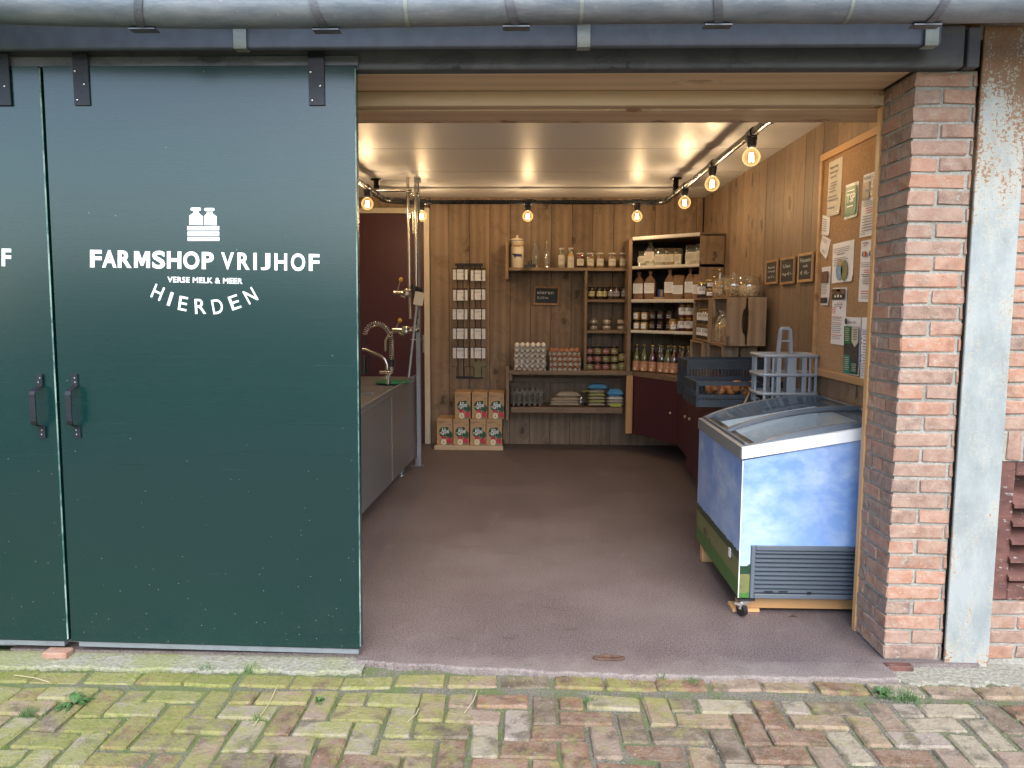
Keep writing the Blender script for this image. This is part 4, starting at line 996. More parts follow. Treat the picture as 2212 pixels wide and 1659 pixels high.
for cxa, cxb, wa, wb in ((670, 840, 715, 797), (862, 1030, 903, 984)):
    mb = MB(); mb.tube([wp(cxa, 1360, YR), wp(cxa, 1366, YR-.026), wp(wa, 1366, YR-.026), wp(wa, 1484, YR-.026)], .0035, 5); mb.tube([wp(cxb, 1360, YR), wp(cxb, 1366, YR-.026), wp(wb, 1366, YR-.026), wp(wb, 1484, YR-.026)], .0035, 5); mb.build('holder', MT['iron'], t)
a, b = wp(893, 1480, YR-.012), wp(1030, 1312, YR-.012); mb = MB(); mb.box(a.x, b.x, YR-.016, YR-.011, a.z, b.z); mb.box(a.x+.012, b.x+.006, YR-.010, YR-.007, a.z, b.z-.004)
tag(mb.build('brown_envelope', plain('olive_envelope', (.20,.185,.11), .7)), 'olive brown envelopes in the bottom right pocket of the wire rack', 'envelopes')

# --- boxed apple juice in two tiers on a low pine platform
YJ = 7.50
plx0, plx1 = PX(938.5, YJ, 965), PX(1087, YJ, 965)
t = thing('box_platform', 'low pine platform under the stacked cardboard boxes', 'platform', ((plx0+plx1)/2, 7.65, 0))
mb = MB(); mb.box(plx0, plx1, YJ-.02, YJ, 0, .045, .003); mb.build('front_board', MT['pine_x'], t)
mb = MB(); mb.box(plx0, plx1, YJ+.0005, YB-.005, .025, .045, .002); mb.build('top_board', MT['plank_x'], t)
def c6(cx, cy): return ((1700+cx/6.38)/1.8228, (1520+cy/6.38)/1.8228)
ba, bb = at(*c6(580, 826), Y=YJ), at(*c6(972, 216), Y=YJ); BW, BHh = bb.x-ba.x, .262
jb = thing('juice_box', 'x', 'box', (0, 0, 0), 'cardboard boxes of apple juice')
mb = MB(); mb.box(-BW/2, BW/2, 0, .26, 0, BHh, .002); mb.build('carton', MT['kraft'], jb)
sx_, sz_ = BW/392, BHh/610
def b6(x, y): return ((x-580)*sx_-BW/2, BHh-(y-216)*sz_)
def blob(mb, pts, y): q = [b6(*p) for p in pts]; mb.add([(x, y, z) for x, z in q][::-1], [list(range(len(q)))])
def ell(cx, cy, rx, ry, a0=0, a1=360, n=20): return [(cx+rx*math.cos(math.radians(a0+(a1-a0)*k/n)), cy+ry*math.sin(math.radians(a0+(a1-a0)*k/n))) for k in range(n)]
mb = MB(); blob(mb, ell(735, 530, 100, 118), -.0006); blob(mb, ell(830, 490, 72, 88), -.0008); blob(mb, [p for p in ell(890, 590, 82, 92)], -.0010); blob(mb, [(885,375),(905,350),(935,340),(930,358),(905,368)], -.0006); blob(mb, [(848,325),(862,330),(876,350),(862,345)], -.0006); mb.build('green_print', MT['boxgreen'], jb)
mb = MB(); blob(mb, ell(755, 660, 62, 48), -.0012); blob(mb, ell(893, 735, 72, 82), -.0014); mb.build('apple_print', MT['apple'], jb)
mb = MB(); blob(mb, ell(752, 752, 66, 72), -.0018); mb.build('cut_apple_print', MT['appleflesh'], jb)
mb = MB(); blob(mb, ell(745, 765, 14, 16), -.0020); mb.box(*(lambda p, q: (p[0], q[0], -.0021, -.0019, q[1], p[1]))(b6(748, 690), b6(753, 760))); mb.build('apple_core_print', MT['deadleaf'], jb)
mb = MB(); blob(mb, ell(860, 803, 40, 20), -.0022); blob(mb, ell(842, 640, 42, 14), -.0016); blob(mb, ell(668, 735, 24, 12), -.0010); mb.build('leaf_print', MT['leafprint'], jb)
mb = MB(); blob(mb, [(585,720),(605,740),(620,795),(588,800)], -.0008); mb.build('yellow_print', MT['yellow'], jb)
mb = MB()
def tx6(s, x0, y0, x1, y1, fat=.02):
    a = b6(x0, y1); b = b6(x1, y0); put_text(mb, s, (a[0], -.0024, a[1]), (1,0,0), (0,0,1), b[0]-a[0], b[1]-a[1], fat, 2)
tx6('A', 700, 425, 750, 540); tx6('ppel', 752, 440, 886, 590, .012); tx6('SAP', 703, 545, 770, 598, .04)
a, b = b6(755, 462), b6(808, 446); mb.box(a[0], b[0], -.0026, -.0024, a[1], b[1])
hp = [b6(*p) for p in ((685,575),(655,552),(655,530),(672,535),(680,550),(692,525),(705,530),(703,555),(685,575))]
for p_, q_ in zip(hp, hp[1:]): mb.tube([(p_[0], -.0026, p_[1]), (q_[0], -.0026, q_[1])], .0013, 4)
mb.build('lettering', MT['letter'], jb)
mb = MB()
for k, w_ in enumerate((160, 245, 105)):
    a, b = b6(600, 275+k*25), b6(600+w_, 268+k*25); mb.box(a[0], b[0], -.0008, -.0003, a[1], b[1])
mb.build('small_print', MT['deadleaf'], jb)
spots = [('lower', i, at(*c6(x, 1424), Y=YJ).x) for i, x in enumerate((323, 735, 1160, 1565))]+[('upper', i, at(*c6(x, 826), Y=YJ).x) for i, x in enumerate((776, 1202, 1620))]
for i, (row, k, x) in enumerate(spots):
    nm = f"brown apple juice box, {['leftmost','second from left','third from left','rightmost'][k] if row=='lower' else ['leftmost','middle','rightmost'][k]} of the {row} row"
    o = jb if i == 0 else dup(jb, (0,0,0))
    o.location = (x, YJ+.008+random.uniform(0, .006), .045 if row == 'lower' else .045+BHh+.0015); o.rotation_euler = (0, 0, random.uniform(-.02, .02)); o['label'] = nm

# --- shelf unit along the back wall
EY, UY = 7.45, 7.58
zc_ = at(1200, 801, Y=EY).z; 
t = thing('wall_shelf', 'brown plank shelving with counter running along the back wall', 'shelving', (.4, 7.6, .2))
def plank(name, x0, x1, y0, y1, z0, z1, m='plank_x', par=None): mb = MB(); mb.box(x0, x1, y0, y1, z0, z1, .002); return mb.build(name, MT[m], par or t)
xl = PX(1100, EY, 805); xr = .967
CT = zc_                                                          # counter top height
plank('counter_board', xl, .98, EY, YB-.002, CT-.040, CT)
plank('lower_shelf', xl+.02, PX(1345, EY, 885), EY+.01, YB-.002, PZ(892, EY)+.0, PZ(880, EY))
plank('end_upright', xl-.032, xl-.001, EY-.01, YB-.002, PZ(908, EY), PZ(792, EY), 'plank_z')
plank('rear_batten', xl+.03, .90, YB-.05, YB-.004, PZ(826, 7.8), PZ(815, 7.8), 'plank_x')
plank('corner_bracket', xl, xl+.03, EY+.02, EY+.06, CT-.10, CT-.041, 'plank_z')
plank('front_post', PX(1352, EY, 870), PX(1366, EY, 870), EY-.015, EY+.03, PZ(934, EY), CT-.041, 'pine_z')
US = PZ(578, UY)
plank('top_shelf', PX(1099, UY, 580), PX(1356, UY, 580), UY, YB-.002, US-.030, US)
plank('end_upright', PX(1092, UY, 560), PX(1098.6, UY, 560), UY-.01, YB-.002, PZ(604, UY), PZ(519, UY), 'plank_z')
plank('upright', PX(1262, UY, 700), PX(1268, UY, 700), UY-.005, YB-.002, CT+.001, US-.031, 'plank_z')
UX1, UX2 = PX(1355, 7.42, 700), PX(1363, 7.42, 700)
plank('upright', UX1, UX2, 7.42, YB-.002, CT+.001, PZ(515, 7.42), 'plank_z')
S1, S2 = PZ(646, UY), PZ(713, UY)
for z in (S1, S2): plank('compartment_shelf', PX(1268.3, UY, 650), UX1-.001, UY, YB-.002, z-.028, z)
# diagonal corner shelf
A2 = Vector((UX2+.002, 7.42, 0)); B2 = Vector((1.475, 6.93, 0)); dv = (B2-A2).normalized(); nv = Vector((-dv.y, dv.x, 0))
if nv.y < 0: nv = -nv
def diag(px, py, off=0.0):
    d = CR*((px-1106)/FPX)-CU*((py-829.5)/FPX)+CF; o = Vector((0,0,H_EYE)); q = A2+nv*off
    tt = (q-o).dot(nv)/d.dot(nv); return o+d*tt
t2 = thing('corner_shelf', 'diagonal corner shelving with lace trimmed shelf edges', 'shelving', (1.3, 7.3, CT))
def dshelf(z, th=.026):
    mb = MB(); a, b = A2, B2
    pts = [(a.x, a.y), (b.x, b.y), (XW-.004, b.y), (XW-.004, YB-.004), (a.x, YB-.004)]
    n = len(pts); mb.add([(x, y, z-th) for x, y in pts]+[(x, y, z) for x, y in pts], [list(range(n))[::-1], list(range(n, 2*n))]+[(i, (i+1) % n, (i+1) % n+n, i+n) for i in range(n)])
    mb.build('shelf_board', MT['plank_x'], t2)
DZ = [diag(1365, 513).z, diag(1366, 576).z, diag(1366, 647).z, diag(1364, 713).z]
for z in DZ: dshelf(z)
mb = MB(); mb.box(B2.x+.004, XW-.006, B2.y, B2.y+.022, PZ(652, 6.93), PZ(505, 6.93), .002); mb.build('side_board', MT['plank_z'], t2)
mb = MB(); mb.hexa([(A2.x+.01,YB-.03,DZ[2]+.001),(XW-.012,YB-.03,DZ[2]+.001),(XW-.012,YB-.018,DZ[2]+.001),(A2.x+.01,YB-.018,DZ[2]+.001),(A2.x+.01,YB-.03,DZ[0]-.03),(XW-.012,YB-.03,DZ[0]-.03),(XW-.012,YB-.018,DZ[0]-.03),(A2.x+.01,YB-.018,DZ[0]-.03)]); mb.build('back_board', MT['shadedback'], t2)  # sheet whose dark colour holds the shade at the back of these shelves
for i, (z, sc, drop) in enumerate(zip(DZ, (.030, .020, .028, .018), (.032, .026, .032, .028))):
    mb = MB(); L = (B2-A2).length-(.0 if i < 2 else .03); n = int(L/sc)
    top = [A2-nv*.003+dv*(L*k/(n*6)) for k in range(n*6+1)]
    vs = []
    for k, p in enumerate(top):
        ph = (k % 6)/6; dz = drop*(.62+.38*math.sin(math.pi*ph)); vs += [(p.x, p.y, z+.003), (p.x-nv.x*.003, p.y-nv.y*.003, z-drop*.45), (p.x-nv.x*.002, p.y-nv.y*.002, z-dz)]
    mb.add(vs, [(3*k+r, 3*k+3+r, 3*k+4+r, 3*k+1+r) for k in range(n*6) for r in (0, 1)])
    o = mb.build('lace_trim', MT['lace']); tag(o, f"white scalloped lace trim on the {['top','second','third','lowest'][i]} edge of the corner shelf", 'lace trim', 'lace trims on the corner shelf')
# --- corner counter and oxblood cabinets
K1, K2, K3, K4 = (.975, 7.45), (1.305, 6.85), (1.27, 6.25), (1.29, 4.5)
t3 = thing('corner_counter', 'angled wooden counter above dark oxblood cabinets in the right corner', 'counter', (1.4, 6.5, .1))
def pan(name, a, b, z0, z1, m, th=.018):
    a = Vector((*a, 0)); b = Vector((*b, 0)); d = (b-a).normalized(); nn = Vector((-d.y, d.x, 0)); nn = nn if nn.x > 0 else -nn
    q = [a, b, b+nn*th, a+nn*th]; mb = MB(); mb.hexa([(p.x, p.y, z0) for p in q]+[(p.x, p.y, z1) for p in q]); return mb.build(name, MT[m], t3)
pan('cabinet_door', (K1[0]+.006, K1[1]), (K2[0]-.002, K2[1]+.004), .19, CT-.045, 'red')
pan('cabinet_panel', K2, (K3[0]+.001, K3[1]+.01), .19, CT-.045, 'red')
pan('cabinet_door', K3, (1.275, 5.3), .10, CT-.045, 'red'); pan('cabinet_door', (1.275, 5.293), K4, .10, CT-.045, 'red')
mb = MB(); n = 7; pts = [(.982, 7.435), (1.30, 6.84), (1.255, 6.25), (1.255, 4.47), (XW-.002, 4.47), (XW-.002, YB-.003), (.982, YB-.003)]
mb.add([(x, y, CT-.042) for x, y in pts]+[(x, y, CT-.001) for x, y in pts], [list(range(n))[::-1], list(range(n, 2*n))]+[(i, (i+1) % n, (i+1) % n+n, i+n) for i in range(n)]); mb.build('counter_board', MT['plank_y'], t3)
for px, py, Y in ((1450, 892, 6.87), (1482, 900, 6.2), (1492, 905, 5.95)):
    p = at(px, py, Y=Y); mb = MB(); mb.sphere((p.x-.012, p.y-.008, p.z), .009, .006, .012, 8, 6); mb.build('finger_knob', MT['cream'], t3)
# ================================================================ GOODS
def c5x(cx): return (2000+cx/2.765)/1.8228
def c5y(cy): return (850+cy/2.765)/1.8228
def c7x(cx): return (1900+cx/2.765)/1.8228
def c7y(cy): return (1300+cy/2.765)/1.8228
def c6x(cx): return (2400+cx/2.765)/1.8228
def wrap(mb, i0, r):
    for i in range(i0, len(mb.v)):
        x, y, z = mb.v[i]; a = x/r; mb.v[i] = (r*math.sin(a), -r*math.cos(a), z)
_protos = {}
JR = random.Random(11)
def jar(kind, name, label, cat, loc, r, h, glass, content, fill, lid, lidh, lab=None, labz=(.25, .7), laba=1.15, text=None, tm='ink', group=None, neck=None, rz=0, extra=None):
    key = (kind, round(r, 4), round(h, 4))
    if key in _protos:
        o = dup(_protos[key], (loc[0]+JR.uniform(-.002, .002), loc[1]+JR.uniform(-.006, .006), loc[2]), rz+JR.uniform(-.28, .28), label, group)
        return o
    t = thing(name, label, cat, (0,0,0), group)
    hb = h-lidh; mb = MB()
    if neck:                                  # bottle profile: neck=(radius, fraction where shoulder starts, fraction where neck begins)
        nr, s0, s1 = neck
        prof = [(0, 0), (r*.9, 0), (r, r*.12), (r, hb*s0), (r*.93, hb*(s0+.04)), (r*.70, hb*(s0+(s1-s0)*.55)), (nr*1.1, hb*s1), (nr, hb*(s1+.05)), (nr, hb)]
    else: prof = [(0, 0), (r*.88, 0), (r, r*.12), (r, hb*.86), (r*.93, hb*.94), (r*.88, hb)]
    if glass: mb.lathe(prof, 18, cap=False); mb.build('glass', MT[glass], t, local=True)
    if content:
        q = MB(); k = .93; zt = hb*fill; pr = [(0, .003)]
        for rr_, z in prof[1:]:
            if z < zt: pr.append((rr_*k, max(z, .003)))
        if neck and zt > hb*neck[2]: pr.append((neck[0]*k, zt))
        else:
            rl = pr[-1][0]; pr.append((rl, zt))
        pr.append((0, zt)); q.lathe(pr, 16, cap=False); q.build('contents', MT[content], t, local=True)
    if lid:
        q = MB(); lr = (neck[0]*1.25 if neck else r*.93); q.lathe([(0, hb-.001), (lr, hb-.001), (lr, h-.003), (lr*.93, h), (0, h)], 16, cap=False); q.build('lid', MT[lid], t, local=True)
    if lab:
        q = MB(); n = 10; z0, z1 = hb*labz[0], hb*labz[1]; rr_ = r+.0008
        vs = []
        for i in range(n+1):
            a = -laba+2*laba*i/n; vs += [(rr_*math.sin(a), -rr_*math.cos(a), z0), (rr_*math.sin(a), -rr_*math.cos(a), z1)]
        q.add(vs, [(2*i, 2*i+2, 2*i+3, 2*i+1) for i in range(n)], True); q.build('label', MT[lab], t, local=True)
        if text:
            q = MB()
            for s, zf, wf, hf, m_ in text:
                put_text(q, s, (0, 0, z0+(z1-z0)*zf), (1,0,0), (0,0,1), 2*laba*r*wf, (z1-z0)*hf, .02, 2, True)
            wrap(q, 0, r+.0016); q.build('lettering', MT[tm], t, local=True)
    if extra: extra(t)
    t.location = loc; t.rotation_euler = (0, 0, rz+JR.uniform(-.12, .12)); _protos[key] = t
    return t
def wpx(px_w, Y): return px_w/FPX*Y
# ---- top shelf
zt = US+.0005; YS = 7.70
x = PX(c5x(100), YS, 560)
can = thing('milk_can', 'cream enamel milk can with a blue cow and wooden grip', 'milk can', (x, YS, zt))
def L(mb, prof, name, m, par, n=24): mb.lathe([(r_, z_) for r_, z_ in prof], n, (x, YS, zt), cap=False); return mb.build(name, MT[m], par)
L(MB(), [(0, 0), (.064, 0), (.066, .004), (.066, .20), (.062, .212), (.054, .220), (.055, .228), (.066, .236), (.069, .262)], 'body', 'enamel', can)
lid_ = L(MB(), [(.072, .262), (.074, .268), (.055, .285), (.012, .297), (.008, .305), (.013, .312), (.010, .322), (0, .325)], 'lid', 'enamel', can)
L(MB(), [(.0735, .264), (.0755, .266), (.0745, .270)], 'rim', 'navy', lid_)
mb = MB(); mb.tube([(x-.075, YS-.01, zt+.268), (x-.083, YS-.02, zt+.255), (x-.082, YS-.04, zt+.235), (x-.02, YS-.078, zt+.213), (x+.05, YS-.075, zt+.215), (x+.082, YS-.04, zt+.235), (x+.083, YS-.01, zt+.262)], .0022, 6); mb.build('bail_handle', MT['bamboo'], can)
mb = MB(); mb.tube([(x-.032, YS-.077, zt+.214), (x+.035, YS-.077, zt+.214)], .0065, 8); mb.build('wooden_grip', MT['bamboo'], can)
cow = [(1,24),(0,18),(4,14),(9,17),(14,16),(44,17),(78,20),(92,19),(98,24),(101,34),(102,56),(99,56),(98,38),(94,44),(93,60),(88,60),(88,44),(80,45),(60,46),(40,44),(38,60),(33,60),(33,46),(30,45),(29,58),(25,58),(24,40),(20,30),(12,28),(6,28)]
mb = MB(); 
def inside(px_, py_, P_):
    c_ = False
    for (x1_, y1_), (x2_, y2_) in zip(P_, P_[1:]+P_[:1]):
        if (y1_ > py_) != (y2_ > py_) and px_ < (x2_-x1_)*(py_-y1_)/(y2_-y1_)+x1_: c_ = not c_
    return c_
for gx_ in range(40):
    for gy_ in range(22):
        X_, Y_ = gx_*2.6, 14+gy_*2.2
        if inside(X_+1.3, Y_+1.1, cow): mb.add([((a_-52)*.00112, 0, .115-(b_-38)*.00105) for a_, b_ in ((X_, Y_+2.2), (X_+2.6, Y_+2.2), (X_+2.6, Y_), (X_, Y_))], [(0,1,2,3)])
for i in range(len(mb.v)): xx, yy, zz = mb.v[i]; a = xx/.067; mb.v[i] = (x+.0672*math.sin(a), YS-.0672*math.cos(a), zt+zz)
mb.build('cow_print', MT['navy'], can)
jar('carafe', 'glass_bottle', 'clear glass bottle with wire stopper right of the enamel can', 'bottle', (PX(c5x(298), YS), YS, zt), .044, .285, 'glass', None, 0, 'glass', .012, neck=(.016, .55, .80))
jar('carafe2', 'glass_bottle', 'slim clear glass bottle standing second on the top shelf', 'bottle', (PX(c5x(418), YS), YS, zt), .036, .275, 'glass', None, 0, 'glass', .012, neck=(.012, .45, .72))
mb = MB(); xx = PX(c5x(238), 7.63); mb.box(xx-.055, xx+.055, 7.625, 7.64, zt, zt+.030, .002); mb.box(xx-.02, xx-.005, 7.63, 7.66, zt+.031, zt+.06); mb.box(xx+.01, xx+.02, 7.63, 7.66, zt+.031, zt+.075)
tag(mb.build('card_holder', MT['black']), 'small black card stand between milk can and glass bottles', 'card stand')
def ribbon(c):
    def f(t):
        q = MB(); q.lathe([(.020, .150), (.024, .156), (.020, .165)], 10, cap=False); q.build('ribbon', MT[c], t, local=True)
    return f
jar('mixb', 'mix_bottle', 'layered baking mix bottle with green ribbon and dark top layer', 'bottle', (PX(c5x(575), YS), YS, zt), .034, .197, 'glass', 'flour', .70, 'whitelid', .012, 'oldpaper', (.18, .60), 1.1, [('Cake mix', .6, .5, .2, 'ink')], 'greyink', neck=(.021, .64, .84), extra=ribbon('leafprint'))
jar('mixc', 'mix_bottle', 'layered baking mix bottle with orange upper layer beside its green ribboned twin', 'bottle', (PX(c5x(676), YS), YS, zt), .0345, .198, 'glass', 'honey', .80, 'whitelid', .012, 'oldpaper', (.0, .62), 1.1, [('Soup mix', .6, .5, .15, 'ink')], 'greyink', neck=(.021, .64, .84), extra=ribbon('leafprint'))
def strap(c):
    def f(t):
        q = MB(); q.box(-.009, .009, -.0425, -.041, .095, .135); q.build('closure_strap', MT[c], t, local=True)
    return f
for i, (cx, c, lb) in enumerate(((778, 'redink', 'tea jar with red closure strap on the top shelf'), (888, 'pinklabel', 'tea jar just right of the red strapped jar'), (992, 'pinklabel', 'middle tea jar of the five on the top shelf'), (1122, 'pinklabel', 'second tea jar from the right end of the top shelf'), (1242, 'oldpaper', 'rightmost tea jar, at the end of the top shelf'))):
    jar('tea%d' % (0 if i == 0 else 1), 'tea_jar', lb, 'jar', (PX(c5x(cx), YS), YS, zt), .041, .150, 'glass', 'nuts' if i else 'darkjuice', .80, 'whitelid', .012, 'oldpaper', (.18, .66), .95, [('Thee', .6, .45, .2, 'ink')], 'greyink', group='strap lid tea jars on the top shelf', extra=strap(c))
# ---- upper compartment
YC = 7.68
for i, (cx, k) in enumerate(((905, 0), (990, 0), (1050, 0), (1118, 1), (1178, 1), (1262, 1))):
    jar('syr%d' % k, 'dark_jar', f"dark preserve jar with {'yellow' if k==0 else 'smoky clear'} label, {ORD[i]} from left in the upper compartment", 'jar', (PX(c5x(cx), YC), YC+(.0 if i != 2 else .06), S1+.0005), .034 if k == 0 else .0345, .122, 'glass', 'jam', .95, 'blacklid', .012, 'yellowlabel' if k == 0 else 'greyink', (.28, .72), 1.1, [('Stroop', .6, .6, .25, 'ink')], 'ink', group='dark jars in the upper compartment')
for i, (cx, cy) in enumerate(((930, 0), (1075, 0), (1232, 0), (930, 1), (1075, 1), (1232, 1))):
    jar('tub', 'glass_tub', f"small square-shouldered glass tub, {['left','middle','right'][i%3]} stack, {'bottom' if cy==0 else 'top'} one", 'tub', (PX(c5x(cx), YC), YC, S2+.0005+cy*.060), .043, .058, 'glass', 'grain', .80, 'glass', .008, group='clear glass tubs in the middle compartment')
colx = (895, 985, 1077, 1170, 1256)
for c, cx in enumerate(colx):
    for r in range(3 if c < 4 else 2):
        pink = (c + r) % 3 != 0 and c not in (3, 4)
        hh = .0765 if c < 4 else .089
        jar(('chp' if pink else 'chl')+('t' if c == 4 else ''), 'chutney_jar', f"chutney jar with {'pink' if pink else 'green'} label, column {['one','two','three','four','five'][c]} from left, {['bottom','middle','top'][r] if c<4 else ['lower','upper'][r]} in its stack", 'jar',
            (PX(c7x(cx-895+1172-1), 7.60), 7.62, CT+.0005+r*(hh+.0003)), .0405, hh, 'glass', 'redjam' if pink else 'honey', .92, 'blacklid', .016, 'pinklabel' if pink else 'lime', (.12, .88), 1.3, [('Chutney', .55, .40, .24, 'ink')], 'letter', group='chutney jars on the counter under the shelves')
# ---- corner shelf goods
def bag(kind, name, label, cat, loc, w, h, m, tied, lab, group, rz=0, d=.07):
    key = (kind, round(w, 3), round(h, 3))
    if key in _protos: return dup(_protos[key], loc, rz, label, group)
    t = thing(name, label, cat, (0,0,0), group); mb = MB(); r = random.Random(hash((round(w*1e4), round(h*1e4), tied)) & 0xfff)
    n = 16; lv = ([(0, .92, 1), (.05, 1, 1), (.35, 1.02, 1.08), (.6, .98, .95), (.72, .75, .7), (.82, .35, .35), (.86, .18, .25), (.93, .30, .35), (1, .38, .30)] if tied else [(0, .95, 1), (.05, 1, 1), (.4, 1, 1.05), (.7, .98, .85), (.85, .97, .45), (.93, .96, .14), (1, .96, .05)])
    vs = []
    for z, fx, fy in lv:
        for k in range(n):
            a = 2*math.pi*k/n; ca, sa = math.cos(a), math.sin(a); p_ = .45
            X_ = math.copysign(abs(ca)**p_, ca)*w/2*fx; Y_ = math.copysign(abs(sa)**p_, sa)*d/2*fy
            vs.append((X_+r.uniform(-.003, .003), Y_+r.uniform(-.004, .004), z*h+(r.uniform(-.005, .004) if z > .9 else 0)))
    nl = len(lv); F = [(k*n+i, k*n+(i+1) % n, (k+1)*n+(i+1) % n, (k+1)*n+i) for k in range(nl-1) for i in range(n)]+[list(range(n))[::-1], [(nl-1)*n+i for i in range(n)]]
    mb.add(vs, F, True)
    if m == 'clear':
        mb.build('film', MT['glass'], t, local=True)
        q = MB(); q.v = [(a_*.93, b_*.85, c_*.93+.002) for a_, b_, c_ in vs[:n*4]]; q.f = [[*f] for f in F[:n*3]]+[[(3)*n+i for i in range(n)]]; q.mi = [0]*len(q.f); q.sm = [True]*(len(q.f)-1)+[False]; q.build('contents', MT[lab[1]], t, local=True)
        lab = lab[0]
    else: mb.build('paper_bag', MT[m], t, local=True)
    if lab:
        q = MB(); yb = -d/2*1.12-.002; q.box(-w*.44, w*.44, yb-.001, yb, h*.22, h*.58); q.build('label', MT[lab], t, local=True)
        q = MB(); put_text(q, 'Meelmix', (0, yb-.0018, h*.53), (1,0,0), (0,0,1), w*.5, h*.035, .01, 1, True)
        for k in range(5): q.box(-w*.36, w*(.34-.1*((k*7) % 3)), yb-.0016, yb-.0012, h*(.475-k*.042)-.001, h*(.475-k*.042)+.001)
        q.build('lettering', MT['greyink'], t, local=True)
    t.location = loc; t.rotation_euler = (0, 0, rz); _protos[key] = t; return t
RZD = math.atan2(dv.y, dv.x)*.55
def dpos(cx, z, off=.09, py=None):
    # a point on the shelf at height z seen at this horizontal position
    p = diag(c5x(cx), 700, off); return (p.x, p.y, z+.0005)
for i, (cx, w, h, tied, cont) in enumerate(((1452, .085, .15, False, 'flour'), (1536, .098, .235, True, 'flour'), (1640, .10, .165, False, 'flour'), (1742, .098, .16, False, 'grain'), (1835, .075, .155, False, 'grain'), (1980, .112, .175, False, 'flour'), (2085, .10, .185, False, 'flour'))):
    bag('clear%d' % i, 'flour_bag', f"clear bag of {'white flour' if cont=='flour' else 'tan mix'}, {ORD[i]} from left on the flour shelf" + (', tied at top' if tied else ''), 'bag', dpos(cx, DZ[1], .10), w, h, 'clear', tied, ('oldpaper', cont), 'clear bags on the corner shelf', RZD)
for i, (cx, w, h, tied) in enumerate(((1420, .108, .262, True), (1542, .108, .265, True), (1755, .098, .275, True), (1850, .105, .222, False), (1972, .092, .275, True), (2062, .10, .225, False))):
    bag('kraft%d' % i, 'kraft_bag', f"{'tied' if tied else 'flat topped'} brown paper bag with white label, {ORD[i]} from left on the corner shelf", 'bag', dpos(cx, DZ[2], .09), w, h, 'kraftbag', tied, 'paper', 'brown paper bags on the corner shelf', RZD, .075)
p = dpos(1658, DZ[2], .13); mb = MB(); mb.box(p[0]-.03, p[0]+.03, p[1]-.02, p[1]+.02, p[2], p[2]+.095, .003); tag(mb.build('blue_packet', MT['blueink']), 'blue packet with yellow panel between the brown bags', 'packet')
mb = MB(); mb.box(p[0]-.008, p[0]+.016, p[1]-.0215, p[1]-.0205, p[2]+.03, p[2]+.09); o = mb.build('panel', MT['yellow'], bpy.data.objects['blue_packet'])
p = dpos(1640, DZ[2], .05); mb = MB(); mb.box(p[0]-.045, p[0]+.045, p[1]-.03, p[1]+.03, p[2], p[2]+.022, .004); tag(mb.build('flat_packet', MT['kraft']), 'flat tan packet lying in front of the blue packet', 'packet')
for r in range(2):
    for i, cx in enumerate((1405, 1492)):
        jar('spread', 'spread_jar', f"yellow spread jar with round white label, {'left' if i==0 else 'right'} column, {'lower' if r==0 else 'upper'}", 'jar', (*dpos(cx, DZ[3], .07)[:2], DZ[3]+.0005+r*.094), .040, .092, 'glass', 'honey', .97, 'blacklid', .012, 'paper', (.2, .8), .62, [('Mosterd', .5, .6, .14, 'ink')], 'ink', group='yellow spread jars', rz=RZD)
    for i, cx in enumerate((1578, 1665, 1762)):
        jar('blackjar', 'black_jar', f"black jar with small grey label, {['left','middle','right'][i]} column, {'lower' if r==0 else 'upper'}", 'jar', (*dpos(cx, DZ[3], .08)[:2], DZ[3]+.0005+r*.094), .040, .090, None, 'jam', .98, 'blacklid', .010, 'slate', (.2, .8), .8, [('Drop', .7, .6, .2, 'ink'), ('saus', .35, .6, .14, 'ink')], 'paper', group='black jars beside the yellow spread', rz=RZD)
    for i, cx in enumerate((1900, 1975)):
        jar('puur', 'jam_jar', f"jam jar lettered PUUR, {'left' if i==0 else 'right'} one of the {'lower' if r==0 else 'upper'} pair at the shelf end", 'jar', (*dpos(cx, DZ[3], .08)[:2], DZ[3]+.0005+r*.123), .0375, .121, 'glass', 'redjam' , .95, 'gold', .014, 'paper', (.28, .86), 1.3, [('LEVER', .84, .40, .18, 'ink'), ('PUUR', .60, .42, .24, 'ink')], 'ink', group='PUUR jars on the corner shelf', rz=RZD*.8)
jar('honeyj', 'honey_jar', 'taller yellow honey jar with narrow white label', 'jar', dpos(1795, DZ[3], .035), .038, .112, 'glass', 'honey', .95, 'gold', .012, 'paper', (.2, .62), .7, [('Honing', .6, .6, .2, 'ink')], 'ink')
jar('honeys', 'honey_jar', 'slim pale jar half hidden behind the honey jar', 'jar', dpos(1852, DZ[3], .12), .030, .105, 'glass', 'applejuice', .95, 'gold', .012, 'paper', (.2, .7), 1.2)
# juice bottles
def fruit(c, cc):
    def f(t):
        q = MB(); n = 12
        for (ax, az, rx, rz_, m_, rr) in ((.006, .062, .019, .017, c, .0395), (.010, .030, .015, .013, 'apple', .0399), (-.014, .030, .011, .014, 'appleflesh', .0402)):
            q = MB(); q.add([(ax, 0, az)]+[(ax+rx*f_*math.cos(2*math.pi*k/n), 0, az+rz_*f_*math.sin(2*math.pi*k/n)) for f_ in (.5, 1) for k in range(n)], [(0, 1+k, 1+(k+1) % n) for k in range(n)]+[(1+k, 1+n+k, 1+n+(k+1) % n, 1+(k+1) % n) for k in range(n)]); rr += .0006
            for i in range(len(q.v)): xx, yy, zz = q.v[i]; a = xx/rr; q.v[i] = (rr*math.sin(a), -rr*math.cos(a), zz)
            q.build('fruit_print', MT[m_], t, local=True)
        q = MB(); put_text(q, 'Appel', (.004, 0, .064), (1,0,0), (0,0,1), .026, .011, .01, 1, True)
        wrap(q, 0, .0406); q.build('lettering', MT['letter'], t, local=True)
    return f
